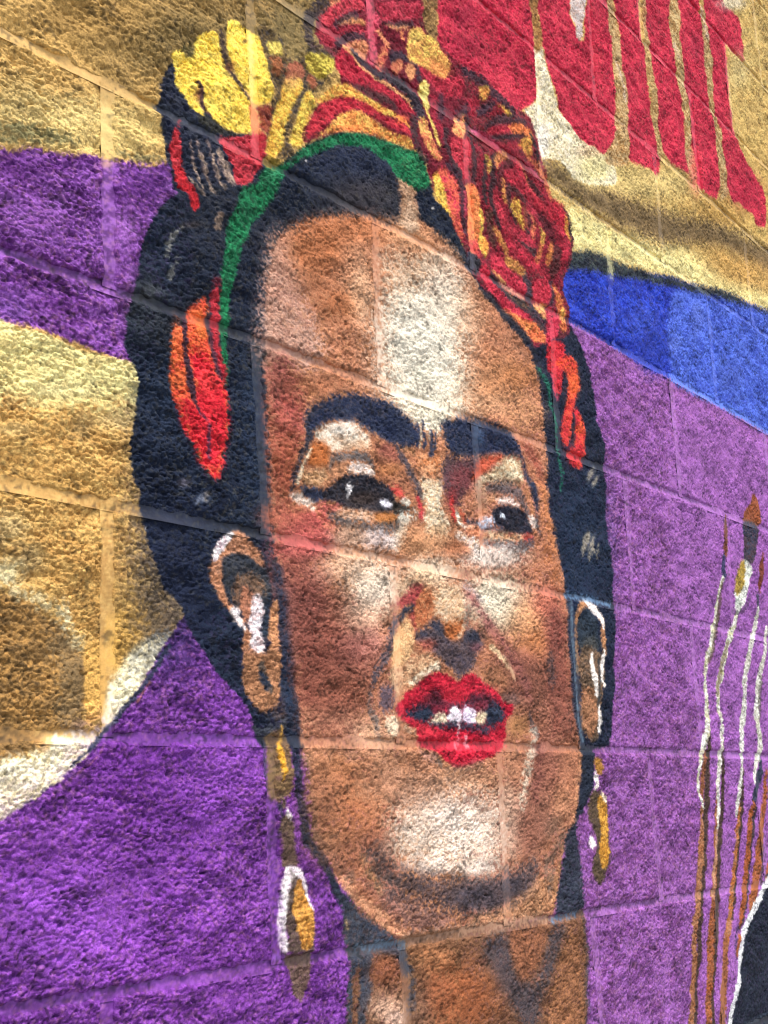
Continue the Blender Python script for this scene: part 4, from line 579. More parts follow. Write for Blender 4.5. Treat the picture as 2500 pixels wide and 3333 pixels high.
('S',(50,48,66),4.8,0.85,0.9,None,0.0,[(474.1,-586.0,4.5),(505.1,-586.0,6.7),(539.5,-585.9,8.6),(565.3,-587.9,9.2),(594.4,-588.7,8.0)]),
('S',(246,226,230),2.4,0.9,0.9,None,0.0,[(529.4,-582.3,2.8),(528.2,-595.0,3.8)]),
('S',(246,214,220),3.8,0.9,0.9,None,0.0,[(542.9,-599.8,4.8),(544.7,-604.9,6.7),(548.9,-610.0,3.8)]),
('S',(236,170,180),4.7,0.8,0.9,None,0.0,[(531.1,-601.3,3.8),(523.5,-608.9,5.6)]),
('F',(224,62,80),7.5,0.5,0.8,None,0.0,1,[(449.1,-603.5),(490.4,-601.8),(623.0,-601.4),(616.6,-613.3),(502.9,-611.6),(454.8,-612.0)]),
('F',(214,60,74),7.2,0.7,0.8,None,0.0,1,[(440.1,-583.1),(465.2,-588.6),(486.9,-590.7),(473.1,-598.3),(451.6,-598.7)]),
('F',(196,150,140),7.2,0.6,0.8,None,0.0,1,[(448.3,-614.4),(471.6,-616.7),(484.0,-625.2),(470.8,-626.5),(454.0,-622.8)]),
('S',(90,90,90),5.5,0.6,0.9,None,0.0,[(479.6,-625.2,6.3),(488.1,-628.9,6.4)]),
('S',(110,92,82),9.4,0.5,0.9,None,0.0,[(501.0,-633.9,8.3),(535.1,-632.8,7.5),(570.9,-627.8,6.8)]),
('S',(66,62,72),6.4,0.7,0.9,None,0.0,[(689.9,-570.0,7.5),(695.3,-582.0,10.7),(704.3,-592.1,9.7)]),
('S',(236,226,204),13.6,0.75,0.9,None,0.0,[(697.8,-588.8,7.5),(695.7,-606.0,10.9),(686.9,-623.1,14.2),(678.2,-640.0,14.9),(665.9,-659.9,12.4),(657.4,-676.3,8.2)]),
('S',(64,60,66),12.4,0.65,0.9,None,0.0,[(751.5,-496.8,14.7),(749.3,-513.1,16.9),(751.1,-527.4,10.1)]),
('S',(120,70,66),13.8,0.5,0.9,None,0.0,[(715.9,-609.3,16.2),(704.3,-647.0,17.6),(688.7,-663.6,18.9)]),
('S',(206,150,112),9.0,0.6,0.9,None,0.0,[(815.8,-619.3,9.3),(804.2,-647.9,9.9),(796.4,-676.2,9.0),(786.1,-696.9,6.7)]),
('S',(46,60,80),7.0,0.9,0.9,None,0.0,[(810.2,-418.5,11.9),(815.1,-465.0,13.7),(811.0,-521.0,14.1),(815.1,-572.2,13.4),(818.7,-599.4,11.6)]),
('S',(84,106,126),3.5,0.8,0.9,None,0.0,[(822.1,-415.5,4.8),(818.4,-468.5,5.7),(818.7,-520.6,5.9),(818.9,-572.1,5.6),(826.4,-599.3,4.7)]),  # painted sheen down the head joint over black
('S',(150,128,100),3.6,0.7,0.9,None,0.0,[(825.9,-469.9,3.6),(824.1,-509.2,3.6)]),
('F',(34,42,58),5.8,1.0,0.8,None,0.0,1,[(821.2,-608.4),(851.9,-610.0),(848.8,-630.2),(842.2,-648.3),(831.8,-666.2),(809.8,-687.1),(792.9,-700.6),(800.1,-676.2),(811.2,-651.6)]),
('F',(196,140,108),3.2,1.0,0.8,(160,108,78),0.5,1,[(150.8,-412.9),(161.9,-405.9),(171.2,-407.9),(180.6,-414.3),(188.5,-419.9),(194.8,-425.8),(197.8,-434.3),(199.3,-439.6),(189.6,-437.5),(183.3,-432.7),(170.7,-429.9),(156.7,-430.5),(145.8,-435.1),(139.7,-439.1),(139.5,-449.8),(140.8,-461.3),(145.1,-470.4),(152.5,-479.3),(161.6,-485.9),(169.2,-493.8),(175.3,-500.8),(179.8,-506.8),(182.7,-518.4),(195.2,-522.9),(207.8,-532.9),(217.2,-544.2),(215.3,-554.1),(210.1,-565.1),(201.7,-575.0),(195.2,-578.3),(184.2,-577.6),(176.6,-571.6),(170.6,-561.3),(166.4,-546.8),(166.2,-519.5),(168.8,-507.7),(167.5,-500.3),(159.8,-496.7),(149.4,-485.9),(137.4,-477.5),(130.1,-467.7),(122.9,-458.0),(121.6,-448.7),(124.6,-440.9),(130.8,-429.5),(140.0,-418.6)]),
('F',(240,238,240),2.8,1.0,0.8,(206,180,190),0.3,1,[(152.4,-410.5),(157.0,-412.0),(149.1,-421.8),(146.0,-427.6),(138.3,-432.8),(135.2,-437.5),(126.1,-441.8),(126.2,-437.5),(130.8,-428.4),(138.5,-418.8)]),
('F',(44,50,62),4.3,1.0,0.8,(60,62,66),0.5,1,[(139.6,-441.2),(147.3,-434.9),(158.2,-430.3),(172.3,-429.7),(184.9,-433.6),(192.8,-438.2),(202.5,-440.4),(207.0,-453.2),(206.6,-467.6),(204.5,-484.3),(205.6,-499.5),(195.7,-506.7),(194.6,-490.6),(193.4,-474.3),(184.1,-464.4),(173.2,-459.0),(159.1,-458.3),(155.9,-467.2),(155.7,-475.8),(148.1,-473.3),(143.7,-464.2),(140.1,-454.0)]),
('F',(136,100,76),8.0,0.85,0.8,(110,84,66),0.5,1,[(157.7,-454.2),(171.9,-446.1),(187.8,-446.5),(198.9,-451.8),(200.2,-462.7),(187.1,-469.5),(176.1,-467.3),(166.5,-476.9),(167.7,-489.6),(161.6,-485.9),(155.7,-473.6)]),
('F',(176,118,92),5.0,1.0,0.8,None,0.0,1,[(166.8,-464.0),(179.4,-460.5),(183.9,-469.8),(182.0,-484.1),(180.1,-495.0),(170.8,-492.6),(166.4,-481.2)]),
('F',(242,236,240),3.6,1.0,0.8,(206,180,180),0.3,1,[(182.3,-471.1),(190.4,-467.0),(196.6,-474.0),(198.0,-484.8),(196.0,-495.9),(194.1,-506.9),(195.4,-517.5),(196.9,-521.8),(185.7,-523.6),(176.4,-516.7),(179.8,-506.8),(176.9,-497.4),(180.4,-484.2)]),
('F',(238,232,236),3.2,1.0,0.8,None,0.0,1,[(150.9,-486.9),(158.6,-481.9),(164.7,-485.6),(166.1,-494.0),(170.6,-497.9),(175.1,-505.1),(164.4,-499.5),(156.8,-493.8)]),
('F',(196,140,100),3.3,1.0,0.8,None,0.0,1,[(208.0,-474.1),(217.2,-471.0),(219.1,-488.5),(216.7,-510.6),(219.5,-526.8),(220.5,-544.2),(205.8,-544.9),(201.7,-522.5),(205.7,-495.1)]),
('F',(178,128,94),3.6,1.0,0.8,(140,98,70),0.5,1,[(166.9,-525.8),(185.6,-525.7),(206.6,-521.1),(220.9,-533.3),(220.4,-548.5),(216.6,-564.8),(208.1,-576.9),(192.0,-579.5),(178.1,-573.6),(169.1,-561.4),(166.5,-542.7)]),
('S',(96,84,76),4.3,1.0,0.9,None,0.0,[(191.7,-534.9,7.2),(196.2,-544.3,8.7),(199.2,-551.6,7.2),(202.2,-559.0,3.6)]),
('F',(30,40,58),2.9,1.0,0.8,None,0.0,1,[(188.3,-543.7),(194.7,-540.1),(200.9,-547.3),(202.3,-555.8),(197.4,-559.2),(192.7,-554.1)]),
('S',(40,52,70),3.7,0.8,0.9,None,0.0,[(199.0,-504.3,5.1),(202.8,-484.4,4.8),(205.0,-467.7,4.5)]),
('S',(178,128,92),5.0,1.0,0.9,None,0.0,[(833.9,-441.0,8.5),(840.7,-421.4,11.6),(861.8,-411.7,11.5),(889.0,-418.9,11.9),(903.5,-431.3,13.1),(904.6,-450.8,13.7),(905.0,-474.1,12.6)]),
('S',(246,240,238),3.8,1.0,0.9,None,0.0,[(862.1,-409.7,7.4),(881.0,-417.7,12.5),(900.2,-425.7,12.6),(906.4,-438.9,8.9)]),
('F',(40,52,66),6.2,1.0,0.8,None,0.0,1,[(838.1,-438.7),(856.3,-421.9),(879.5,-427.5),(890.1,-438.3),(890.9,-459.6),(892.6,-474.9),(882.6,-487.1),(850.9,-485.2),(834.0,-467.4)]),
('B',(90,88,82),0.7,0.7,865.2,-469.1,24.2,1.7,-1.7,-11.6),
('F',(138,108,84),6.1,1.0,0.8,(96,80,66),0.6,1,[(836.3,-478.6),(864.9,-471.0),(892.0,-478.8),(906.7,-489.5),(902.4,-516.7),(890.6,-540.1),(882.3,-566.8),(870.2,-593.2),(853.6,-599.0),(834.9,-593.7),(827.1,-568.2),(834.8,-542.1),(828.0,-509.0)]),
('F',(176,124,92),8.4,1.0,0.8,(140,100,72),0.5,1,[(832.0,-534.8),(864.0,-529.8),(876.6,-551.9),(873.1,-574.5),(858.3,-593.4),(835.2,-591.9),(827.6,-564.5)]),
('S',(248,242,236),3.7,1.0,0.9,None,0.0,[(871.0,-483.9,8.6),(868.1,-503.1,13.4),(873.8,-518.0,14.7),(875.2,-535.0,11.0)]),
('S',(248,242,236),3.7,1.0,0.9,None,0.0,[(904.7,-476.0,6.3),(899.9,-493.7,10.0),(894.5,-515.1,8.7)]),
('S',(248,240,232),3.1,1.0,0.9,None,0.0,[(898.6,-514.9,6.2),(901.5,-522.4,7.5)]),
('S',(46,54,64),4.9,0.8,0.9,None,0.0,[(890.2,-490.4,6.2),(888.6,-513.5,7.0),(882.4,-540.4,6.9),(876.6,-551.9,6.1)]),
('S',(248,242,236),3.7,1.0,0.9,None,0.0,[(880.4,-553.7,7.3),(880.3,-566.8,11.0),(875.4,-585.7,7.3)]),
('S',(176,124,86),3.6,0.7,0.9,None,0.0,[(830.8,-435.6,6.0),(828.1,-467.9,6.6),(830.2,-494.0,7.2)]),
('S',(72,62,52),3.6,0.8,0.9,None,0.0,[(863.4,-585.9,4.8),(857.5,-598.9,4.8)]),
('S',(110,146,186),5.0,0.8,0.9,None,0.0,[(808.2,-405.4,6.0),(839.1,-405.2,7.0),(874.8,-405.6,7.5),(911.4,-407.0,7.0),(936.7,-406.6,5.2)]),  # light blue sky reflection painted along the joint in the hair
('F',(132,106,74),3.6,1.0,0.8,(104,80,62),0.4,1,[(194.4,-604.5),(200.9,-598.1),(213.9,-594.7),(220.5,-592.4),(226.6,-604.1),(232.7,-618.9),(233.5,-640.2),(231.2,-658.1),(218.1,-660.9),(211.6,-663.9),(199.1,-656.4),(198.4,-629.5),(197.3,-612.8)]),
('F',(58,62,72),4.3,0.9,0.8,None,0.0,1,[(176.0,-591.3),(191.5,-594.1),(214.0,-590.4),(217.4,-585.0),(227.1,-589.1),(223.5,-599.8),(213.8,-595.8),(197.7,-600.3),(194.4,-604.5),(185.0,-602.6)]),
('S',(232,170,60),2.9,1.0,0.9,None,0.0,[(215.0,-609.5,5.8),(219.5,-621.1,7.2),(220.7,-632.7,6.5),(220.4,-643.2,2.9)]),
('S',(190,146,70),2.9,1.0,0.9,None,0.0,[(218.8,-594.6,3.6),(220.0,-606.3,3.6)]),
('S',(60,60,80),2.8,0.7,0.9,None,0.0,[(195.7,-612.8,2.8),(195.1,-634.7,3.5),(196.1,-653.3,2.8)]),
('S',(110,92,74),2.9,1.0,0.9,None,0.0,[(218.2,-659.9,7.9),(219.5,-668.3,6.4)]),
('F',(244,240,240),1.8,1.0,0.8,None,0.0,1,[(224.4,-667.3),(227.4,-672.6),(232.1,-679.0),(228.5,-689.3),(221.9,-692.2),(218.8,-689.0),(220.6,-681.8),(222.5,-675.6)]),
('F',(34,34,40),2.1,0.8,0.8,None,0.0,1,[(218.9,-684.8),(223.7,-686.0),(220.2,-694.2),(217.1,-692.0)]),
('S',(54,56,70),2.8,0.8,0.9,None,0.0,[(213.8,-669.2,5.0),(215.8,-681.6,5.0),(215.4,-694.0,5.0)]),
('F',(106,86,72),2.9,1.0,0.8,(88,70,62),0.4,1,[(214.3,-679.9),(233.6,-682.6),(234.6,-700.4),(235.8,-710.8),(240.2,-725.5),(219.1,-726.3),(216.5,-709.8)]),
('F',(246,240,240),1.8,1.0,0.8,(222,210,220),0.3,1,[(222.3,-725.5),(232.1,-724.0),(243.4,-727.8),(248.0,-736.3),(252.4,-751.1),(253.7,-759.5),(256.7,-768.0),(230.5,-765.7),(221.0,-764.9),(218.9,-776.8),(218.5,-790.8),(219.7,-800.8),(214.9,-803.3),(211.9,-798.0),(209.1,-787.8),(207.9,-775.8),(211.7,-756.1),(213.8,-742.2),(217.3,-733.3)]),
('F',(96,80,72),2.5,1.0,0.8,(78,62,58),0.4,1,[(224.9,-743.0),(233.3,-735.4),(241.4,-738.0),(247.5,-748.7),(251.9,-763.4),(258.1,-774.3),(257.2,-794.7),(255.1,-806.7),(235.5,-804.5),(219.7,-801.8),(220.0,-790.9),(217.4,-776.7),(221.2,-758.9)]),
('F',(224,166,84),2.1,1.0,0.8,(160,106,46),0.6,1,[(234.8,-739.6),(243.0,-739.1),(247.5,-749.7),(251.9,-763.4),(258.2,-772.2),(257.4,-790.6),(253.6,-802.4),(240.5,-802.1),(236.1,-790.5),(233.4,-776.1),(228.9,-767.6),(231.0,-753.6)]),
('F',(120,112,110),3.6,0.8,0.8,None,0.0,1,[(225.4,-729.7),(233.6,-728.2),(234.9,-735.5),(228.3,-738.1)]),
('F',(114,92,84),2.8,1.0,0.8,(96,74,68),0.4,1,[(214.8,-804.3),(235.5,-804.5),(255.1,-805.6),(254.5,-819.8),(250.6,-834.4),(243.6,-845.5),(238.7,-848.8),(230.9,-841.8),(226.6,-830.4),(220.8,-814.8)]),
('S',(50,34,40),1.8,0.7,0.9,None,0.0,[(213.3,-803.1,2.4),(225.9,-805.5,2.4),(238.8,-804.9,2.5),(255.1,-804.6,2.5)]),
('S',(112,52,160),10.4,0.5,0.9,None,0.0,[(203.3,-724.3,8.3),(205.3,-759.6,9.0),(204.8,-799.2,8.2)]),
('B',(160,110,220),0.5,0.7,207.0,-805.4,6.2,-0.7,-0.1,-3.9),
('F',(172,124,56),3.6,1.0,0.8,None,0.0,1,[(851.9,-622.8),(869.6,-622.8),(871.3,-637.6),(862.3,-644.8),(851.6,-637.5)]),
('S',(248,242,236),2.9,1.0,0.9,None,0.0,[(852.7,-642.9,8.3),(853.0,-653.9,11.8),(843.6,-664.6,4.7)]),
('F',(96,80,62),5.2,1.0,0.8,(74,62,50),0.5,1,[(835.6,-666.3),(866.7,-666.8),(880.9,-678.1),(877.9,-721.6),(877.6,-748.7),(862.2,-771.0),(848.4,-784.2),(830.3,-777.7),(826.1,-754.7),(844.5,-734.5),(839.6,-716.5),(827.0,-698.2)]),
('F',(224,170,76),3.5,1.0,0.8,(170,116,40),0.6,1,[(858.3,-670.3),(874.1,-670.6),(879.1,-689.0),(875.9,-721.6),(876.5,-743.2),(863.3,-763.9),(851.7,-763.2),(846.7,-745.2),(857.8,-724.4),(857.2,-702.8),(852.2,-684.6)]),
('S',(246,232,206),3.6,1.0,0.9,None,0.0,[(866.2,-670.5,8.3),(876.9,-678.0,8.3)]),
('F',(250,248,246),2.9,1.0,0.8,None,0.0,1,[(827.4,-721.3),(837.7,-728.8),(840.4,-736.1),(828.5,-739.0),(822.0,-731.6)]),
('F',(130,76,160),7.9,0.0,0.8,None,0.0,1,[(798.6,-686.8),(821.8,-682.1),(830.3,-701.9),(827.6,-719.5),(821.2,-736.9),(822.4,-754.5),(826.2,-779.2),(843.5,-790.9),(869.4,-775.0),(871.6,-810.6),(789.1,-803.9),(790.3,-769.8),(788.0,-735.2),(788.3,-707.5)]),
('F',(30,122,78),4.3,1.0,0.8,(20,84,56),0.55,1,[(173.8,-38.6),(213.9,-13.5),(247.1,14.6),(270.1,35.5),(299.7,58.0),(326.2,75.5),(355.5,90.9),(389.9,104.1),(420.9,110.9),(450.4,115.3),(480.8,120.0),(500.0,123.0),(511.7,118.5),(518.1,107.3),(524.6,97.6),(521.1,84.2),(505.7,72.5),(488.8,69.4),(470.3,71.4),(454.2,71.3),(447.8,77.6),(437.2,86.7),(414.9,85.3),(397.6,87.1),(371.6,81.1),(342.1,69.4),(313.2,52.5),(285.2,33.4),(261.9,16.4),(242.8,-2.6),(220.4,-31.5),(195.3,-56.9)]),
('F',(40,44,54),6.0,0.6,0.8,None,0.0,1,[(243.4,13.2),(262.4,29.8),(266.0,27.3),(243.1,5.3),(228.4,-2.9)]),
('F',(30,122,78),3.5,1.0,0.8,(20,84,56),0.55,1,[(226.3,2.4),(235.2,-0.7),(232.9,-17.0),(221.4,-41.6),(203.3,-65.7),(189.2,-80.5),(182.0,-97.6),(171.7,-110.7),(168.1,-126.4),(162.8,-142.4),(159.3,-157.8),(155.8,-170.6),(153.7,-192.4),(151.7,-213.7),(152.7,-241.3),(149.9,-264.9),(144.6,-253.6),(141.8,-238.3),(140.6,-216.7),(141.1,-186.6),(141.0,-151.5),(143.6,-138.9),(147.1,-120.0),(150.7,-103.2),(154.2,-87.6),(162.7,-72.5),(171.3,-54.7),(181.8,-39.7),(199.3,-20.6),(213.7,-6.3)]),
('B',(70,150,110),0.6,0.7,222.5,-6.8,14.4,5.5,-0.2,-7.8),
('S',(34,112,90),5.0,0.9,0.9,None,0.0,[(771.9,-94.5,4.9),(788.9,-103.3,7.2),(799.4,-117.0,8.4),(802.7,-138.8,7.2),(812.0,-162.5,5.6),(811.7,-188.1,5.4),(814.5,-213.0,6.2),(818.0,-233.0,5.7),(814.5,-258.8,2.5)]),
('F',(40,46,62),3.1,1.0,0.8,(28,34,56),0.4,1,[(75.5,49.6),(83.2,56.8),(92.3,46.3),(103.0,33.9),(117.0,22.7),(139.3,16.1),(162.2,13.0),(179.2,18.6),(196.4,21.8),(203.0,9.1),(213.4,6.8),(194.9,-33.2),(120.6,-60.6),(73.4,-59.6),(66.1,-30.8),(58.9,-16.1),(58.9,2.8),(62.0,23.1),(68.0,37.8)]),
('S',(72,82,98),6.1,0.6,0.9,None,0.0,[(58.9,-4.3,7.3),(82.8,-1.4,6.9),(105.8,-0.3,6.8),(129.4,0.9,6.4),(153.8,4.6,4.8)]),  # joint sheen painted across the bun
('F',(58,56,42),5.5,0.7,0.8,None,0.0,1,[(109.0,13.2),(124.9,16.2),(145.8,15.0),(162.2,13.0),(175.7,16.0),(162.1,8.0),(139.1,2.4),(118.3,3.7)]),
('F',(54,50,54),9.8,0.92,0.8,(92,74,48),0.4,1,[(208.8,155.5),(225.2,162.1),(232.3,154.6),(245.5,160.9),(248.6,144.7),(263.5,139.2),(279.3,154.8),(289.7,170.7),(282.4,184.0),(295.3,211.3),(316.6,243.4),(327.0,248.7),(311.7,222.3),(290.4,187.8),(303.7,177.3),(338.4,186.4),(324.4,147.3),(301.4,123.2),(281.0,100.6),(268.4,70.9),(250.4,37.0),(261.1,25.3),(240.4,12.1),(227.8,12.4),(213.7,15.9),(214.8,52.5),(229.9,78.6),(225.3,103.1),(216.9,125.9),(210.1,138.7)]),
('F',(250,222,100),2.4,1.0,0.8,(236,196,70),0.4,1,[(77.1,62.5),(83.3,69.0),(91.0,73.9),(97.2,68.1),(106.6,74.9),(109.9,83.9),(111.6,96.0),(123.0,107.7),(134.4,115.1),(141.0,113.8),(145.7,103.2),(150.6,95.3),(155.4,84.7),(160.2,76.6),(170.2,73.4),(180.3,66.3),(188.7,59.6),(191.8,42.9),(193.1,26.8),(175.8,17.9),(160.6,14.9),(142.5,14.9),(129.7,18.2),(120.2,25.3),(118.8,39.5),(115.7,46.8),(110.8,27.4),(118.5,18.5),(120.0,13.0),(109.0,13.2),(99.7,16.6),(93.6,23.7),(84.5,29.4),(81.5,39.0),(81.6,48.8)]),
('F',(60,60,34),5.4,0.7,0.8,None,0.0,1,[(87.9,74.9),(98.9,83.7),(109.9,90.2),(108.2,78.2),(98.7,70.1),(92.5,70.9)]),
('S',(70,48,52),2.3,1.0,0.9,None,0.0,[(114.2,47.4,4.7),(117.2,38.8,5.8),(117.9,28.0,6.6),(121.8,22.3,6.0),(129.7,18.2,3.1)]),
('B',(120,70,40),0.7,0.7,111.6,32.7,4.7,2.1,-0.1,-7.4),
('S',(246,214,96),2.3,0.6,0.9,None,0.0,[(109.2,26.8,5.4),(116.9,17.8,6.9)]),
('F',(250,222,100),2.5,1.0,0.8,(240,198,70),0.4,1,[(158.0,136.2),(163.2,141.9),(177.0,148.0),(180.4,144.4),(189.1,144.6),(199.6,144.4),(208.5,143.3),(211.8,134.2),(216.9,123.2),(220.1,111.4),(225.3,104.4),(226.8,93.1),(228.2,83.2),(220.7,70.7),(206.2,61.9),(195.8,64.0),(188.9,67.5),(180.5,74.1),(170.4,79.9),(163.9,91.1),(158.2,102.6),(156.0,119.7)]),
('S',(250,224,140),4.2,0.7,0.9,None,0.0,[(194.3,141.8,5.9),(195.2,109.3,6.7),(195.0,66.2,5.8)]),
('S',(60,48,48),3.3,0.9,0.9,None,0.0,[(147.7,119.5,6.5),(150.7,104.3,7.1),(155.5,89.8,6.8),(163.6,78.2,5.9),(175.3,71.8,4.9),(185.3,62.1,5.0)]),
('B',(130,76,44),0.6,0.7,162.1,87.7,6.8,3.1,-0.1,-5.2),
('B',(60,40,34),0.8,0.7,186.1,128.7,3.5,1.7,-0.1,-2.1),
('F',(232,140,92),3.3,1.0,0.8,None,0.0,1,[(188.7,57.0),(200.8,55.7),(205.8,47.5),(207.1,32.6),(196.5,25.7),(191.5,33.9)]),
('F',(110,48,44),5.1,1.0,0.8,(150,70,50),0.5,1,[(202.6,59.1),(226.0,70.4),(229.3,58.6),(219.6,35.0),(208.8,30.7),(205.8,47.5)]),
('F',(196,58,72),2.8,1.0,0.8,(170,40,52),0.4,1,[(143.9,-0.6),(172.3,12.0),(196.5,24.4),(214.1,30.2),(213.4,6.8),(207.7,-8.2),(193.4,-26.3),(186.3,-36.3),(164.4,-44.5),(163.1,-27.8),(158.3,-17.2),(148.6,-8.6)]),
('S',(210,90,104),4.8,0.6,0.9,None,0.0,[(145.5,-1.2,6.3),(170.3,1.2,6.0),(187.2,0.3,5.7)]),  # pinkish sheen of the bed joint, painted in
('S',(214,84,96),5.0,0.6,0.9,None,0.0,[(198.2,23.8,6.6),(199.3,2.5,5.8)]),  # pinkish sheen of the head joint, painted in
('F',(236,216,110),3.9,1.0,0.8,(170,150,70),0.5,1,[(221.0,141.2),(228.5,148.8),(241.5,154.9),(245.0,148.4),(246.6,139.6),(235.3,134.4),(224.2,129.3)]),
('F',(170,104,66),5.2,1.0,0.8,(120,72,44),0.5,1,[(224.2,128.0),(235.3,133.1),(246.5,136.9),(246.0,123.1),(236.4,110.8),(227.3,110.7)]),
('F',(160,94,72),6.3,1.0,0.8,None,0.0,1,[(249.9,127.6),(261.5,138.3),(276.9,141.2),(280.3,130.4),(274.2,122.2),(253.1,112.8)]),
('F',(238,208,92),3.0,1.0,0.8,(206,150,56),0.45,1,[(239.1,82.6),(245.2,98.6),(253.1,112.8),(274.2,122.2),(275.6,109.2),(267.6,97.5),(259.5,81.9),(251.3,62.5),(245.2,45.4),(241.0,27.9),(229.5,10.4),(218.6,3.6),(213.5,9.4),(217.6,27.7),(225.4,50.4),(231.3,66.0)]),
('B',(240,180,120),0.6,0.7,260.6,113.4,11.5,5.1,-0.3,-8.3),
('F',(240,214,96),3.1,1.0,0.8,(214,164,66),0.45,1,[(281.3,108.9),(291.2,114.6),(298.8,108.2),(300.4,100.7),(294.0,87.0),(289.6,74.3),(283.2,60.8),(276.9,46.2),(267.1,35.6),(255.9,35.2),(254.3,42.5),(264.5,66.6),(270.9,85.4)]),
('F',(232,214,96),3.7,1.0,0.8,(140,120,44),0.5,1,[(283.3,156.6),(301.3,167.0),(317.5,172.4),(333.8,175.7),(336.5,166.9),(328.8,154.9),(307.9,137.2),(296.1,137.5),(286.4,138.7),(282.8,145.3)]),
('F',(158,92,66),4.6,1.0,0.8,None,0.0,1,[(286.1,131.6),(300.0,137.8),(303.6,129.7),(297.4,121.4),(285.7,120.4)]),
('F',(130,110,50),5.1,1.0,0.8,None,0.0,1,[(213.3,1.6),(231.3,8.5),(242.2,10.1),(227.3,-3.3),(213.1,-6.2)]),
('F',(200,44,54),2.6,1.0,0.8,(160,24,36),0.45,1,[(72.5,-39.1),(77.1,-29.0),(83.1,-20.6),(86.1,-29.0),(87.5,-40.3),(90.4,-51.0),(94.9,-63.5),(103.9,-71.9),(110.0,-81.6),(111.4,-88.1),(106.8,-94.5),(100.7,-90.8),(94.7,-81.2),(84.2,-76.8),(79.8,-66.8),(75.4,-54.4)]),
('F',(202,66,76),2.6,1.0,0.8,(170,40,50),0.4,1,[(75.1,-23.6),(79.6,-15.8),(82.6,-20.6),(87.1,-29.5),(90.0,-41.4),(91.4,-50.3),(79.3,-57.3),(75.0,-44.9)]),
('S',(150,40,54),3.0,0.7,0.9,None,0.0,[(81.1,-18.8,3.0),(85.7,-9.7,3.0),(88.8,-3.7,3.0)]),
('S',(176,150,140),2.3,0.85,0.9,(110,96,96),0.5,[(100.9,-22.8,3.0),(103.8,-36.0,3.0),(108.3,-48.6,3.0),(111.2,-61.8,3.0)]),
('S',(176,150,140),2.3,0.85,0.9,(110,96,96),0.5,[(108.7,-17.2,3.0),(114.8,-29.3,4.2),(119.3,-40.8,4.6),(125.4,-51.7,4.6),(128.5,-57.7,4.6)]),
('S',(176,150,140),2.3,0.85,0.9,(110,96,96),0.5,[(124.4,-12.1,2.3),(130.6,-23.1,4.1),(133.6,-36.5,4.6),(139.9,-46.3,4.8),(144.6,-51.8,5.4)]),
('S',(176,150,140),2.4,0.85,0.9,(110,96,96),0.5,[(143.5,-20.5,6.3),(145.0,-29.7,11.7),(153.0,-36.5,13.4),(159.4,-43.9,10.3)]),
('S',(196,170,148),2.3,0.85,0.9,(120,104,96),0.5,[(99.4,-62.9,3.7),(105.5,-69.0,3.7),(111.7,-71.5,3.3),(116.3,-73.4,2.3)]),
('S',(196,170,148),2.3,0.85,0.9,(120,104,96),0.5,[(107.3,-44.5,3.8),(110.3,-55.3,3.8),(114.8,-64.4,3.8),(117.9,-72.8,3.8)]),
('S',(196,170,148),2.3,0.85,0.9,(120,104,96),0.5,[(115.3,-31.8,5.3),(123.0,-40.9,4.8),(126.0,-53.0,4.6),(130.6,-62.2,4.8),(135.3,-64.1,5.4)]),
('S',(196,170,148),2.3,0.85,0.9,(120,104,96),0.5,[(132.8,-23.8,3.9),(134.2,-33.0,4.3),(140.5,-42.8,4.7),(143.6,-51.3,5.4),(150.0,-52.6,6.2)]),
('S',(196,170,148),2.4,0.85,0.9,(120,104,96),0.5,[(144.2,-18.1,11.8),(148.9,-26.1,13.3),(153.6,-34.1,12.1),(158.4,-39.7,7.9)]),
('F',(168,140,118),4.6,0.8,0.8,None,0.0,1,[(134.9,-89.4),(144.6,-83.7),(142.8,-96.3),(142.6,-102.3),(133.1,-105.6),(132.4,-97.5)]),
('S',(136,136,130),3.6,0.8,0.9,None,0.0,[(88.4,-117.2,3.6),(79.4,-128.3,6.8),(73.4,-138.2,6.8),(71.9,-145.5,5.0),(69.0,-154.4,2.8)]),
('S',(120,120,114),4.3,0.7,0.9,None,0.0,[(83.6,-152.0,3.6),(77.6,-163.0,5.0),(74.7,-174.1,5.0)]),
('B',(74,78,80),0.5,0.7,48.8,-194.1,15.5,4.6,-0.0,-7.7),
('B',(86,70,60),0.4,0.7,103.5,-109.7,13.8,4.7,-0.0,-3.5),
('F',(120,28,44),6.0,0.7,0.8,None,0.0,1,[(129.1,-158.7),(140.1,-154.1),(139.9,-165.9),(130.5,-169.9)]),
('F',(190,52,66),3.0,1.0,0.8,(160,36,48),0.4,1,[(130.5,-168.7),(139.9,-165.9),(141.1,-186.6),(140.7,-209.8),(141.9,-232.6),(148.0,-242.5),(151.0,-248.6),(149.2,-260.5),(144.6,-257.0),(137.0,-245.2),(129.5,-230.0),(126.7,-213.6),(128.6,-190.1)]),
('F',(236,112,66),3.2,1.0,0.8,(206,70,52),0.45,1,[(114.8,-183.7),(124.1,-179.9),(123.9,-191.4),(120.7,-203.8),(123.5,-216.7),(128.0,-227.0),(129.4,-238.0),(133.9,-246.0),(136.8,-254.3),(144.5,-261.6),(149.0,-270.8),(149.6,-282.0),(148.6,-293.5),(151.5,-303.1),(146.6,-316.4),(144.8,-327.9),(139.9,-341.0),(136.7,-351.6),(131.9,-361.1),(125.9,-360.0),(115.5,-352.0),(108.2,-344.7),(103.9,-334.7),(95.2,-325.6),(89.5,-317.0),(83.8,-307.4),(79.6,-297.5),(73.9,-290.1),(72.6,-272.0),(72.0,-255.8),(72.1,-239.3),(74.3,-227.7),(80.2,-219.4),(87.5,-219.7),(94.9,-215.4),(96.5,-202.6),(102.6,-195.2)]),
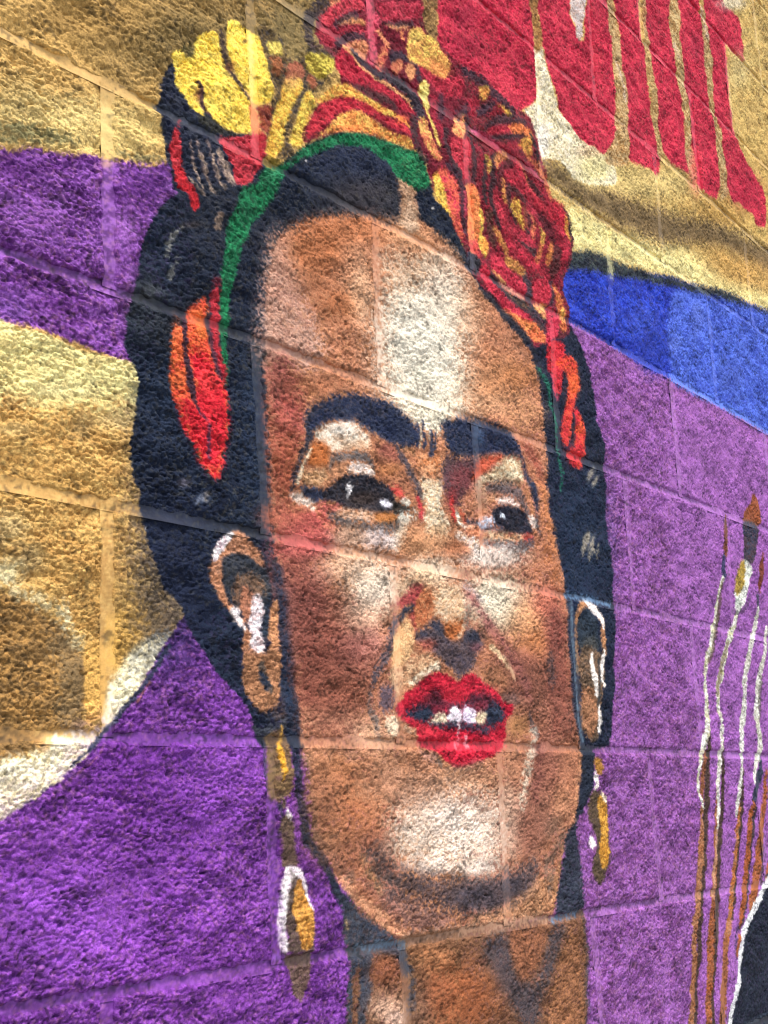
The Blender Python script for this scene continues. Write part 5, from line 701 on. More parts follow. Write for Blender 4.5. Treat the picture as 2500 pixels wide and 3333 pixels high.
('F',(214,44,58),12.9,1.0,0.8,(176,24,40),0.5,1,[(97.6,-243.8),(111.1,-238.1),(126.2,-242.2),(136.8,-254.3),(146.0,-265.8),(148.8,-282.2),(148.6,-293.5),(150.7,-303.2),(146.6,-316.4),(144.0,-328.1),(138.3,-343.5),(132.0,-360.0),(121.5,-355.3),(111.2,-344.2),(103.9,-333.6),(95.3,-323.4),(89.6,-311.6),(83.8,-304.1),(86.8,-292.6),(104.4,-290.9),(106.1,-275.0),(100.4,-259.8)]),
('B',(236,84,76),0.5,0.7,122.8,-265.6,13.8,3.2,-0.2,-12.4),
('B',(222,120,60),0.7,0.7,114.4,-212.4,9.2,2.5,-0.2,-12.5),
('B',(226,112,66),0.6,0.7,81.5,-231.3,7.3,1.9,-0.1,-17.8),
('B',(160,60,50),0.6,0.7,105.6,-194.4,6.1,1.7,-0.0,-3.4),
('S',(62,40,54),2.8,1.0,0.9,None,0.0,[(92.0,-209.5,5.7),(92.4,-240.7,7.1),(95.9,-260.9,9.2),(98.7,-276.8,10.6),(104.4,-292.0,4.9),(110.3,-299.5,3.5)]),
('S',(84,52,76),2.9,0.85,0.9,None,0.0,[(110.3,-299.5,2.8),(120.7,-306.1,3.4),(122.0,-318.0,4.6),(122.6,-328.9,5.5),(122.4,-341.0,5.0)]),
('S',(70,50,66),3.7,0.8,0.9,None,0.0,[(123.8,-200.7,5.2),(129.6,-224.3,5.2),(134.0,-240.3,4.9),(139.9,-254.7,4.4)]),
('B',(150,140,150),0.5,0.7,91.9,-371.2,8.7,1.5,-0.0,-4.3),
('B',(150,140,130),0.6,0.7,118.1,-383.0,3.0,0.5,-0.0,-3.2),
('S',(110,118,136),3.5,0.7,0.9,None,0.0,[(122.6,-377.0,3.5),(115.1,-381.4,4.2),(106.2,-388.2,4.8)]),
('B',(130,120,110),0.6,0.7,121.1,-377.2,4.5,0.7,-0.0,-2.2),
('F',(92,40,48),4.6,1.0,0.8,(140,34,54),0.55,1,[(308.4,215.6),(338.0,246.1),(380.5,275.6),(428.4,308.2),(527.7,358.7),(530.6,324.4),(544.7,308.9),(572.7,304.3),(608.5,295.9),(661.8,296.9),(709.3,296.7),(741.3,289.1),(788.5,294.5),(808.0,275.7),(822.0,247.1),(834.3,217.7),(849.7,184.4),(893.0,165.3),(899.7,133.2),(882.3,88.8),(859.2,53.0),(872.6,19.0),(865.3,-20.6),(802.0,-46.5),(761.8,-66.0),(735.5,-46.3),(674.5,-28.3),(630.9,-13.2),(604.0,10.5),(579.0,48.9),(539.7,77.4),(524.3,96.9),(512.1,121.6),(489.9,126.3),(450.8,119.8),(390.1,108.2),(326.6,80.0),(290.8,57.2),(285.9,67.2),(344.1,137.7),(340.2,175.3),(312.5,182.2)]),
('F',(150,118,74),4.6,1.0,0.8,(112,86,54),0.5,1,[(522.3,360.4),(560.4,379.9),(561.3,330.4),(555.5,302.9),(538.5,301.5),(529.2,323.7)]),
('F',(120,28,48),6.2,1.0,0.8,(96,26,40),0.5,1,[(310.7,218.9),(323.8,239.8),(351.9,265.6),(382.8,282.7),(409.8,293.4),(428.2,299.6),(519.3,345.5),(519.9,320.1),(516.4,307.2),(535.8,300.5),(558.3,295.0),(589.0,289.8),(614.5,280.0),(622.5,247.4),(604.9,175.3),(557.2,100.7),(527.2,98.6),(514.6,124.2),(480.9,121.5),(416.4,110.5),(351.4,91.3),(280.1,48.8),(282.7,67.4),(297.4,93.9),(316.3,119.9),(345.7,142.6),(346.8,164.5),(339.1,173.8),(348.3,193.9),(321.2,184.1),(311.6,193.7)]),
('F',(206,70,84),4.4,1.0,0.8,(176,50,66),0.5,1,[(314.9,223.9),(330.0,241.4),(351.6,259.6),(378.0,275.8),(400.4,285.6),(402.0,274.3),(377.0,257.5),(359.3,244.3),(345.9,228.9),(332.9,216.8),(320.6,215.2)]),
('S',(206,130,96),2.9,1.0,0.9,None,0.0,[(310.7,218.9,4.7),(321.4,232.8,5.1),(334.3,246.5,5.5),(351.7,261.1,5.9)]),
('S',(220,150,100),4.0,1.0,0.9,None,0.0,[(350.0,228.0,5.9),(365.5,241.4,9.9),(385.3,251.1,11.1),(400.8,254.2,7.1)]),
('F',(180,56,72),4.4,1.0,0.8,(140,34,52),0.5,1,[(312.1,205.4),(341.4,220.9),(367.3,234.9),(394.0,249.4),(402.6,247.6),(399.8,237.3),(379.8,229.2),(362.1,217.8),(346.7,203.2),(331.6,188.9),(319.3,187.5),(311.7,195.2)]),
('S',(70,50,62),5.9,0.8,0.9,None,0.0,[(345.8,226.0,8.8),(363.5,243.4,9.9),(385.9,260.3,11.1)]),
('S',(60,46,56),5.0,0.9,0.9,None,0.0,[(344.4,199.3,9.7),(362.0,214.8,11.8),(384.1,228.3,12.0),(399.8,235.7,10.2)]),
('S',(60,52,58),5.6,0.9,0.9,None,0.0,[(326.1,245.3,14.4),(306.8,221.3,16.3),(294.2,203.7,16.3),(291.4,185.5,15.3),(294.8,173.1,13.9)]),
('S',(92,66,62),4.7,0.7,0.9,None,0.0,[(294.8,173.1,5.6),(314.9,178.3,5.2),(339.8,188.5,4.8)]),
('F',(226,152,108),4.0,1.0,0.8,(186,110,80),0.5,1,[(355.0,201.3),(379.3,220.1),(401.7,232.2),(407.8,223.1),(402.4,205.7),(391.3,202.1),(378.2,200.5),(365.4,198.9)]),
('F',(196,50,70),3.5,1.0,0.8,(150,24,46),0.5,1,[(339.1,173.8),(348.2,190.9),(361.3,201.4),(373.8,198.5),(382.0,192.0),(394.9,190.5),(410.2,188.5),(425.6,186.5),(443.7,185.5),(462.1,186.0),(478.5,185.5),(492.5,182.3),(499.1,174.4),(484.5,171.3),(463.4,171.5),(442.7,171.6),(420.1,169.2),(397.9,166.9),(376.2,163.2),(355.0,161.0),(342.6,162.6)]),
('S',(242,176,120),2.5,1.0,0.9,None,0.0,[(357.1,202.3,3.9),(373.8,198.5,4.4),(386.3,191.0,5.0),(403.7,190.0,5.5),(416.8,188.5,6.1),(439.4,189.6,6.2),(462.3,189.1,6.3),(485.8,188.6,6.4),(494.9,183.3,6.5)]),
('S',(58,50,60),4.8,1.0,0.9,None,0.0,[(378.4,203.5,10.9),(395.4,198.1,11.0),(417.2,194.6,11.7),(444.7,201.0,13.4),(472.6,202.7,18.2),(496.0,197.6,21.9),(509.4,183.3,22.4),(513.0,166.3,18.5)]),
('F',(236,206,98),4.4,1.0,0.8,(210,140,66),0.5,1,[(302.0,109.6),(318.5,125.1),(337.6,143.3),(363.1,155.9),(380.0,156.2),(397.2,154.9),(419.3,157.1),(441.7,156.3),(464.6,155.4),(483.4,155.7),(485.3,148.9),(459.7,150.3),(432.0,144.7),(409.4,139.7),(374.5,132.1),(345.0,128.1),(320.0,114.6),(303.6,103.4)]),
('F',(196,52,66),4.4,1.0,0.8,(160,30,50),0.5,1,[(303.6,102.0),(322.1,115.4),(347.3,133.4),(370.7,140.6),(392.3,144.1),(412.0,145.1),(432.0,144.7),(454.8,146.8),(478.2,149.0),(486.9,139.0),(470.3,136.7),(442.5,132.8),(417.7,131.5),(395.9,132.6),(369.9,125.9),(344.2,112.2),(327.1,95.3),(310.4,77.3),(294.1,62.5),(282.2,53.7),(286.8,71.7),(297.1,88.3)]),
('F',(236,186,96),4.4,1.0,0.8,(214,130,66),0.55,1,[(295.9,60.6),(318.4,80.6),(331.2,95.6),(352.6,114.3),(378.5,128.1),(400.1,130.0),(422.1,130.3),(444.4,127.7),(467.6,131.2),(484.1,133.3),(490.5,123.8),(466.7,118.9),(438.9,113.7),(416.5,112.0),(385.6,103.8),(351.4,91.3),(320.2,75.8)]),
('B',(226,110,62),0.6,0.7,360.0,97.6,27.7,11.3,-0.2,-4.3),
('B',(236,120,66),0.7,0.7,469.2,154.3,14.4,6.0,-0.4,-6.2),
('S',(66,48,48),6.1,0.75,0.9,None,0.0,[(375.8,157.2,6.9),(402.0,162.9,13.0),(431.1,166.6,13.3),(453.8,165.9,8.3)]),
('S',(72,44,40),6.1,0.5,0.9,None,0.0,[(411.2,133.1,8.0),(428.8,130.2,10.2)]),
('F',(222,84,108),5.2,0.8,0.8,None,0.0,1,[(405.6,297.3),(417.1,303.2),(417.9,279.2),(433.9,280.9),(425.1,249.3),(423.8,229.1),(428.0,223.5),(413.4,204.8),(404.7,208.3),(410.5,230.3),(405.0,250.2)]),  # pink sheen of the smooth head joint, as colour
('F',(196,64,84),6.5,1.0,0.8,(160,36,58),0.5,1,[(428.0,296.4),(476.2,322.2),(524.1,343.1),(522.7,324.7),(494.1,302.7),(461.8,283.8),(445.1,277.2),(433.8,279.4)]),
('S',(232,150,108),4.2,1.0,0.9,None,0.0,[(427.7,255.1,7.3),(438.8,251.3,9.4),(447.8,247.9,9.5)]),
('S',(236,150,104),4.7,1.0,0.9,(200,90,80),0.5,[(442.7,240.9,9.4),(437.2,226.2,13.5),(427.1,209.6,12.4)]),
('S',(232,160,110),4.3,1.0,0.9,None,0.0,[(449.5,274.8,6.4),(471.1,282.1,7.0),(491.0,293.3,7.7)]),
('S',(226,140,96),3.8,1.0,0.9,None,0.0,[(478.0,279.2,5.4),(479.9,272.3,5.4)]),
('F',(60,46,60),6.4,1.0,0.8,None,0.0,1,[(454.4,243.3),(471.2,249.6),(487.9,251.2),(494.7,245.0),(477.4,237.1),(462.5,225.7),(451.1,228.1)]),
('S',(66,48,56),5.4,0.8,0.9,None,0.0,[(447.4,276.8,5.3),(473.9,288.1,7.0),(503.8,302.7,8.9)]),
('F',(226,150,106),4.3,1.0,0.8,(186,100,76),0.5,1,[(452.7,218.2),(463.0,233.6),(477.5,238.7),(479.2,228.6),(464.1,214.2)]),
('F',(230,160,110),4.4,1.0,0.8,None,0.0,1,[(484.3,234.1),(497.1,244.5),(506.5,241.0),(503.0,227.0),(490.3,218.2)]),
('S',(60,48,58),5.0,0.9,0.9,None,0.0,[(494.9,248.2,6.5),(511.8,246.5,9.6),(513.2,233.1,12.1),(524.8,224.1,14.4)]),
('F',(240,210,104),4.0,1.0,0.8,(214,150,84),0.5,1,[(492.4,279.9),(500.8,294.9),(516.2,303.9),(531.0,303.0),(548.7,303.4),(561.3,301.3),(568.6,295.0),(583.8,290.6),(588.3,281.3),(584.6,269.9),(570.2,253.7),(554.8,253.3),(537.0,251.6),(512.1,249.8),(490.1,247.5),(488.8,262.5)]),
('B',(226,140,84),0.8,0.7,558.3,264.4,24.6,2.3,-11.6,-16.4),
('B',(246,222,120),0.6,0.7,510.1,288.3,15.3,7.3,-0.7,-9.8),
('F',(200,56,76),5.7,1.0,0.8,(150,34,54),0.5,1,[(514.5,249.3),(536.8,250.0),(562.2,250.2),(586.8,264.3),(614.2,276.5),(611.7,249.2),(568.2,230.4),(543.2,235.4),(523.5,239.3)]),
('F',(236,222,130),4.4,1.0,0.8,(200,170,84),0.5,1,[(512.4,221.8),(528.2,235.0),(535.1,228.7),(533.8,212.4),(537.9,201.6),(527.1,190.8),(515.7,201.5)]),
('S',(238,206,110),3.3,1.0,0.9,None,0.0,[(527.3,192.4,8.8),(536.1,179.0,7.7),(542.5,166.1,6.7),(548.7,149.9,5.6)]),
('F',(232,186,104),4.4,1.0,0.8,(206,110,80),0.5,1,[(503.2,165.4),(511.2,174.8),(523.6,176.9),(527.7,166.2),(536.6,154.4),(545.6,142.4),(554.9,133.7),(539.4,127.7),(520.4,137.1),(509.2,149.5)]),
('S',(62,48,52),5.4,0.9,0.9,None,0.0,[(496.0,165.4,12.9),(494.4,143.5,12.1),(502.7,127.1,12.5),(516.4,117.3,14.0)]),
('S',(176,40,64),6.7,0.8,0.9,None,0.0,[(546.5,214.7,16.8),(549.6,190.8,17.9),(558.2,172.4,19.1)]),
('S',(216,60,80),4.6,1.0,0.9,None,0.0,[(607.3,163.1,9.3),(611.3,148.7,9.8),(615.2,134.3,10.4)]),
('F',(196,56,70),4.6,0.9,0.8,(170,40,56),0.4,1,[(569.5,148.3),(604.6,162.0),(623.9,169.6),(623.0,159.6),(618.3,138.6),(606.7,127.9),(591.7,136.5),(582.0,143.8)]),
('F',(236,180,112),4.1,1.0,0.8,(226,120,90),0.45,1,[(589.5,199.5),(598.8,214.6),(613.1,225.4),(620.7,220.5),(618.9,201.9),(612.0,184.6),(593.0,180.2),(583.1,185.7)]),
('F',(212,68,84),4.6,1.0,0.8,(180,44,62),0.5,1,[(582.2,175.8),(606.6,184.0),(629.0,194.7),(629.6,172.2),(622.4,153.4),(619.1,133.0),(604.0,127.3),(589.2,137.5),(577.2,148.6)]),
('S',(58,46,52),5.7,0.85,0.9,None,0.0,[(569.7,180.2,10.2),(565.4,159.6,12.4),(576.8,143.7,12.8),(596.4,130.8,11.4)]),
('S',(60,46,52),5.9,0.85,0.9,None,0.0,[(623.8,225.0,8.3),(626.9,200.3,8.9),(635.9,181.2,9.5),(636.1,155.4,10.6),(631.3,134.3,11.7)]),
('S',(60,44,58),6.8,0.7,0.9,None,0.0,[(566.1,227.9,11.4),(564.7,211.4,13.6),(555.6,194.9,12.4)]),
('S',(62,46,58),6.3,0.9,0.9,None,0.0,[(621.8,289.8,13.2),(649.4,292.3,14.4),(668.9,290.8,15.6),(694.4,288.5,16.3),(717.3,284.7,16.5),(740.5,279.0,16.8)]),
('F',(236,196,96),4.9,1.0,0.8,(206,130,70),0.5,1,[(656.5,278.7),(668.6,287.3),(683.1,290.3),(679.0,278.4),(666.3,264.5),(655.1,264.7)]),
('S',(230,180,84),5.1,1.0,0.9,None,0.0,[(704.3,272.3,6.3),(721.9,272.9,10.2),(736.7,272.3,7.7)]),
('F',(176,40,62),7.2,1.0,0.8,(130,24,44),0.4,1,[(623.2,247.7),(652.0,261.7),(659.5,253.3),(643.9,235.1),(624.1,228.4)]),
('F',(166,40,56),7.5,1.0,0.8,(120,24,40),0.4,1,[(680.5,265.6),(704.3,272.3),(721.7,271.2),(702.4,254.5),(678.7,248.0)]),
('S',(60,50,62),5.9,0.8,0.9,None,0.0,[(625.1,238.6,10.7),(613.1,225.4,11.2),(601.5,215.7,11.7)]),
('S',(56,50,64),6.1,0.8,0.9,None,0.0,[(652.9,242.2,9.7),(668.0,253.5,11.0),(692.5,270.7,8.7)]),
('S',(62,48,56),6.4,0.9,0.9,None,0.0,[(671.0,228.2,9.8),(701.8,249.2,13.8),(738.8,264.6,14.1),(776.8,276.8,10.5)]),
('S',(52,44,52),5.7,0.8,0.9,None,0.0,[(681.2,217.3,8.6),(729.8,236.9,10.2),(771.6,259.0,9.2)]),
('F',(190,54,70),5.6,1.0,0.8,(150,34,52),0.5,1,[(670.5,223.0),(707.1,244.7),(744.3,260.0),(736.6,244.8),(699.6,228.1),(675.7,218.4)]),
('S',(232,130,78),5.2,1.0,0.9,None,0.0,[(737.4,252.0,10.2),(762.8,262.3,14.3),(791.1,266.9,13.3)]),
('S',(222,104,148),4.9,0.85,0.9,None,0.0,[(633.2,209.3,5.9),(655.4,211.9,7.8),(686.3,211.0,8.6),(714.9,209.0,8.5),(744.5,208.7,7.7)]),  # pink sky sheen painted along the bed joint
('S',(214,110,140),5.3,0.7,0.9,None,0.0,[(769.0,211.3,6.5),(793.2,206.7,9.2),(814.9,204.5,8.0)]),  # painted joint sheen, continued
('F',(226,170,84),5.9,1.0,0.8,(200,110,60),0.5,1,[(756.6,235.7),(784.1,260.6),(801.0,270.9),(794.8,245.6),(792.4,225.5),(780.2,227.7),(768.6,233.5)]),
('S',(34,32,38),4.7,0.9,0.9,None,0.0,[(794.0,264.6,9.3),(804.9,251.4,10.2),(812.2,233.2,10.3),(822.8,216.2,9.4)]),
('F',(172,44,62),8.9,0.7,0.8,(136,28,46),0.4,1,[(652.9,214.1),(681.1,215.6),(709.4,211.9),(738.4,208.0),(775.0,210.2),(805.7,206.2),(817.1,196.8),(785.1,191.6),(749.4,198.7),(708.1,199.6),(667.7,195.4)]),
('B',(176,40,58),0.6,0.7,727.8,219.1,27.8,11.0,-1.0,-8.9),
('F',(150,34,52),6.4,1.0,0.8,(106,22,38),0.55,1,[(645.6,168.3),(672.6,188.7),(696.0,194.5),(712.6,214.4),(746.3,224.3),(769.6,216.3),(793.4,208.1),(820.9,201.0),(841.7,187.6),(856.6,177.1),(879.7,176.4),(887.7,161.4),(895.1,142.7),(888.5,119.3),(875.5,97.6),(858.8,71.6),(830.0,49.2),(798.2,46.3),(767.2,43.5),(736.3,33.9),(712.9,33.2),(690.7,39.1),(668.9,44.9),(659.5,60.9),(650.8,83.4),(642.4,109.2),(639.6,135.4)]),
('S',(54,44,50),4.8,0.9,0.9,(38,31,36),0.5,[(693.0,193.3,13.6),(682.4,174.3,14.9),(678.5,149.8,15.8),(673.2,126.7,15.6),(678.1,105.7,14.7),(684.7,88.6,13.2)]),
('S',(50,44,48),4.8,0.9,0.9,(36,31,34),0.5,[(666.1,179.5,8.5),(664.3,162.5,10.0),(656.5,140.1,10.7),(653.8,113.3,10.7)]),
('S',(232,190,90),4.9,0.9,0.9,(167,136,64),0.5,[(669.2,182.4,8.5),(674.1,176.1,10.9),(668.4,160.8,6.0)]),
('S',(226,150,90),5.0,0.9,0.9,(162,108,64),0.5,[(694.0,175.4,8.6),(695.2,187.5,13.6),(714.1,201.5,15.0),(726.0,202.8,12.6)]),
('S',(232,170,90),5.2,0.9,0.9,(167,122,64),0.5,[(753.7,210.1,6.4),(764.7,200.7,8.4),(772.6,190.0,9.7),(783.3,176.8,9.8),(798.1,170.1,7.9)]),
('S',(222,120,80),5.3,0.9,0.9,(159,86,57),0.5,[(780.6,230.9,6.6),(795.6,226.3,8.4),(813.6,219.3,9.3),(818.9,210.8,9.4)]),
('S',(226,130,84),5.4,0.9,0.9,(162,93,60),0.5,[(815.0,230.3,6.7),(828.5,210.9,10.8),(836.3,196.2,10.8),(841.2,183.9,8.1)]),
('S',(90,36,44),4.9,0.9,0.9,(64,25,31),0.5,[(731.4,198.1,13.9),(712.0,182.3,14.5),(698.6,165.6,14.8),(696.2,143.3,14.7)]),
('S',(196,50,70),5.1,0.9,0.9,(141,36,50),0.5,[(719.8,173.6,16.2),(746.6,175.2,18.2),(766.9,167.4,18.0),(790.9,162.4,15.7)]),
('S',(200,52,72),5.2,0.9,0.9,(144,37,51),0.5,[(753.1,204.8,15.4),(768.8,183.4,16.1),(791.8,169.6,17.0)]),
('S',(230,160,86),4.9,0.9,0.9,(165,115,61),0.5,[(706.9,162.1,7.4),(705.4,148.3,11.1),(706.9,135.6,11.1),(717.5,126.2,6.2)]),
('S',(78,50,54),5.0,0.9,0.9,(56,36,38),0.5,[(720.9,157.3,12.5),(716.0,138.9,14.9),(723.2,124.9,14.9),(733.4,111.9,13.7)]),
('S',(76,44,46),5.1,0.9,0.9,(54,31,33),0.5,[(726.9,157.8,10.0),(747.5,157.0,10.5),(765.0,151.4,10.9),(772.6,138.9,11.2),(773.3,118.9,11.5)]),
('S',(206,60,78),4.9,0.9,0.9,(148,43,56),0.5,[(686.4,131.5,18.2),(687.6,115.6,21.4),(697.2,99.4,22.7),(713.3,88.6,22.1)]),
('S',(206,56,76),5.0,0.9,0.9,(148,40,54),0.5,[(692.0,104.1,15.8),(709.9,84.2,19.6),(735.2,76.2,21.1),(761.5,71.5,20.8),(785.1,65.7,19.2)]),
('S',(150,80,60),5.1,0.9,0.9,(108,57,43),0.5,[(760.8,141.5,8.9),(765.4,129.6,10.2),(763.3,112.1,11.4)]),
('S',(226,130,90),5.2,0.9,0.9,(162,93,64),0.5,[(773.1,142.4,6.4),(786.9,130.3,9.1),(780.7,104.5,9.0)]),
('S',(200,60,80),5.2,0.9,0.9,(144,43,57),0.5,[(773.5,146.0,11.6),(797.5,140.8,14.4),(808.0,123.8,15.3),(811.8,104.6,14.4)]),
('S',(240,200,90),5.2,0.9,0.9,(172,144,64),0.5,[(804.7,122.7,7.8),(813.2,115.3,14.4),(808.5,103.6,9.1)]),
('S',(226,140,80),5.2,0.9,0.9,(162,100,57),0.5,[(804.8,98.9,7.8),(799.8,83.8,10.4),(785.6,69.2,9.0)]),
('S',(60,48,52),5.0,0.9,0.9,(43,34,37),0.5,[(729.5,77.6,12.4),(756.3,78.1,15.1),(780.7,79.3,12.8)]),
('S',(60,46,50),5.1,0.9,0.9,(43,33,36),0.5,[(765.7,106.2,8.9),(767.2,93.3,10.2),(771.8,81.5,8.9)]),
('S',(196,54,74),5.0,0.9,0.9,(141,38,53),0.5,[(725.4,92.6,12.4),(752.3,95.0,14.5),(770.1,92.6,16.5)]),
('S',(70,42,46),5.3,0.9,0.9,(50,30,33),0.5,[(784.6,187.6,11.7),(808.1,175.5,13.2),(825.8,164.5,12.0)]),
('S',(190,44,62),5.3,0.9,0.9,(136,31,44),0.5,[(800.2,162.3,22.3),(824.9,157.2,26.6),(844.1,157.0,22.9)]),
('S',(92,30,42),5.3,0.9,0.9,(66,21,30),0.5,[(810.2,141.8,19.7),(828.3,134.2,22.6),(839.4,120.6,17.3)]),
('S',(206,46,66),5.5,0.9,0.9,(148,33,47),0.5,[(859.3,172.8,27.2),(875.1,167.8,31.6),(868.7,144.4,23.2)]),
('S',(240,180,80),5.5,0.9,0.9,(172,129,57),0.5,[(883.4,167.1,6.9),(886.1,150.3,13.8),(887.6,136.6,13.8)]),
('S',(30,28,36),5.6,0.9,0.9,(21,20,25),0.5,[(880.2,180.1,4.1),(891.7,166.4,6.9),(897.4,147.0,8.3),(890.8,123.6,5.5)]),
('S',(206,52,76),5.5,0.9,0.9,(148,37,54),0.5,[(867.7,137.0,17.7),(879.0,123.3,20.5),(869.6,102.7,17.6)]),
('S',(232,150,80),5.3,0.9,0.9,(167,108,57),0.5,[(837.7,108.0,10.6),(829.1,91.5,15.8),(820.7,75.2,11.8)]),
('S',(80,42,44),5.3,0.9,0.9,(57,30,31),0.5,[(853.4,104.5,20.1),(844.5,86.1,22.6),(829.0,65.9,19.7)]),
('S',(96,66,56),4.7,0.9,0.9,(69,47,40),0.5,[(662.9,94.0,17.8),(666.2,72.7,20.2),(673.1,59.0,15.4)]),
('S',(230,160,86),4.8,0.9,0.9,(165,115,61),0.5,[(675.2,79.0,8.4),(691.0,68.1,14.4),(704.1,57.9,13.3),(708.6,46.4,9.7)]),
('S',(206,50,74),5.0,0.9,0.9,(148,36,53),0.5,[(717.4,73.6,20.8),(740.4,69.6,24.9),(763.6,63.9,21.4)]),
('S',(232,170,90),4.9,0.9,0.9,(167,122,64),0.5,[(705.2,42.1,14.5),(728.3,41.2,20.9),(748.7,39.4,13.7)]),
('F',(232,190,84),5.0,1.0,0.8,(150,100,44),0.6,1,[(724.3,135.2),(737.4,146.6),(749.2,145.8),(753.7,132.2),(758.3,120.4),(759.8,107.6),(745.0,109.2),(733.8,115.3),(722.8,121.4)]),
('F',(246,212,100),3.9,1.0,0.8,(236,180,70),0.4,1,[(535.6,104.4),(546.3,113.0),(555.4,102.6),(561.9,89.6),(563.4,77.8),(572.8,68.8),(576.6,54.8),(569.2,56.8),(552.2,64.7),(540.4,72.7),(532.1,90.9)]),
('F',(210,62,82),5.0,1.0,0.8,(226,110,80),0.4,1,[(544.0,115.2),(562.4,125.3),(580.0,121.0),(592.0,111.5),(590.1,90.5),(588.7,74.4),(592.9,63.5),(598.8,43.9),(587.9,37.1),(573.7,50.8),(562.8,71.5),(559.5,91.8)]),
('F',(228,120,84),5.6,1.0,0.8,(186,70,66),0.5,1,[(562.6,68.3),(580.1,65.2),(589.3,53.0),(598.7,42.3),(583.0,40.1),(571.1,49.9)]),
('S',(60,46,60),5.7,0.85,0.9,None,0.0,[(568.1,132.1,11.2),(590.7,125.1,11.9),(599.6,107.9,12.6),(596.7,77.2,11.3),(602.1,51.1,10.2)]),
('S',(196,66,88),4.5,0.8,0.9,None,0.0,[(604.5,105.1,5.7),(601.5,72.7,7.9)]),
('F',(240,150,90),4.6,1.0,0.8,(222,110,66),0.4,1,[(611.1,118.5),(633.3,126.7),(639.9,111.5),(640.5,89.4),(641.3,70.7),(636.6,50.2),(631.9,29.8),(612.7,23.7),(609.1,41.1),(609.7,75.5)]),
('F',(206,70,76),5.7,0.9,0.8,None,0.0,1,[(608.8,37.9),(633.8,49.2),(634.6,30.7),(642.4,26.9),(633.7,21.0),(615.5,26.1)]),
('F',(244,206,96),4.1,1.0,0.8,(226,150,70),0.4,1,[(638.3,95.0),(648.6,89.0),(646.3,66.0),(656.3,56.7),(661.1,50.3),(651.0,31.2),(638.4,41.3),(638.2,66.4)]),
('F',(64,66,82),4.5,1.0,0.8,None,0.0,1,[(604.7,22.6),(626.2,26.4),(624.5,8.8),(615.7,-0.1),(600.1,1.2)]),
('F',(46,46,56),4.6,1.0,0.8,None,0.0,1,[(620.7,24.7),(636.5,21.9),(635.0,7.5),(623.5,-0.7)]),
('F',(206,58,80),4.2,1.0,0.8,(176,34,56),0.45,1,[(635.3,10.7),(649.8,19.9),(659.6,8.8),(669.8,0.9),(686.0,-3.7),(708.0,-10.0),(730.8,-13.0),(754.0,-16.1),(777.3,-22.6),(794.6,-31.0),(798.8,-46.3),(756.1,-47.8),(722.1,-37.8),(694.5,-29.7),(672.8,-23.4),(651.6,-15.5),(639.3,-3.7)]),
('F',(206,60,82),4.8,1.0,0.8,(170,36,58),0.45,1,[(662.3,34.9),(680.1,45.3),(696.6,41.0),(706.9,31.3),(730.2,32.1),(747.3,27.5),(757.7,14.3),(756.2,2.4),(732.5,2.0),(704.1,6.4),(682.0,10.9),(666.3,20.3)]),
('S',(238,180,110),3.5,0.9,0.9,None,0.0,[(665.8,15.4,4.7),(679.3,11.7,5.9),(698.6,8.0,4.8)]),
('F',(236,170,140),4.2,0.9,0.8,None,0.0,1,[(678.6,5.1),(698.4,6.3),(721.3,5.1),(750.3,2.3),(743.7,-2.8),(714.7,-1.6),(692.0,-0.4)]),
('F',(238,176,96),4.3,1.0,0.8,(226,130,80),0.4,1,[(686.2,-2.1),(714.7,-1.6),(743.5,-4.5),(761.0,-7.6),(760.0,-16.0),(736.7,-12.9),(708.0,-10.0)]),
('F',(230,144,84),5.5,1.0,0.8,(206,100,66),0.5,1,[(677.3,-33.0),(705.8,-29.7),(734.7,-29.6),(758.6,-27.8),(782.9,-26.0),(794.1,-34.4),(798.3,-49.7),(754.9,-57.8),(727.0,-46.1),(699.2,-37.9)]),
('S',(56,54,62),4.9,0.9,0.9,None,0.0,[(665.1,8.9,10.5),(680.6,-2.2,11.8),(708.2,-8.3,13.2),(745.8,-10.3,14.8),(765.8,-17.7,14.5),(782.9,-26.0,14.2),(797.5,-31.9,13.9)]),
('F',(206,60,80),5.1,1.0,0.8,(176,40,60),0.4,1,[(767.8,23.9),(784.9,38.9),(807.9,49.2),(822.9,43.7),(823.9,27.1),(812.5,12.1),(786.6,3.0),(768.9,7.7)]),
('S',(62,60,72),5.6,0.9,0.9,None,0.0,[(753.9,32.8,15.0),(761.2,18.6,16.9),(758.9,-0.1,16.8),(772.7,-10.8,15.0),(793.1,-18.3,11.4)]),
('F',(240,190,110),5.1,1.0,0.8,(232,150,110),0.4,1,[(771.0,0.1),(805.6,6.8),(803.4,-10.5),(790.6,-14.0),(776.2,-6.6)]),
('S',(62,56,66),5.9,0.85,0.9,None,0.0,[(826.4,46.4,9.2),(827.0,26.3,9.8),(814.6,4.3,10.3)]),
('F',(226,140,80),5.3,1.0,0.8,(186,90,60),0.5,1,[(829.5,45.7),(845.0,41.8),(853.5,32.3),(861.2,17.5),(862.2,0.8),(860.2,-13.3),(846.3,-20.4),(835.3,-6.6),(838.1,14.4)]),
('F',(210,62,88),5.1,1.0,0.8,(176,44,66),0.4,1,[(811.8,6.9),(843.2,4.0),(837.3,-16.1),(821.4,-40.4),(797.9,-53.1),(801.4,-25.9)]),
('S',(44,42,52),6.0,0.9,0.9,None,0.0,[(645.4,-23.6,9.2),(677.3,-33.0,9.7),(704.5,-41.1,10.1),(732.2,-51.0,10.6),(754.5,-61.1,11.0)]),
('S',(240,180,90),4.6,1.0,0.9,None,0.0,[(853.9,12.1,9.3),(855.9,2.4,9.3)]),
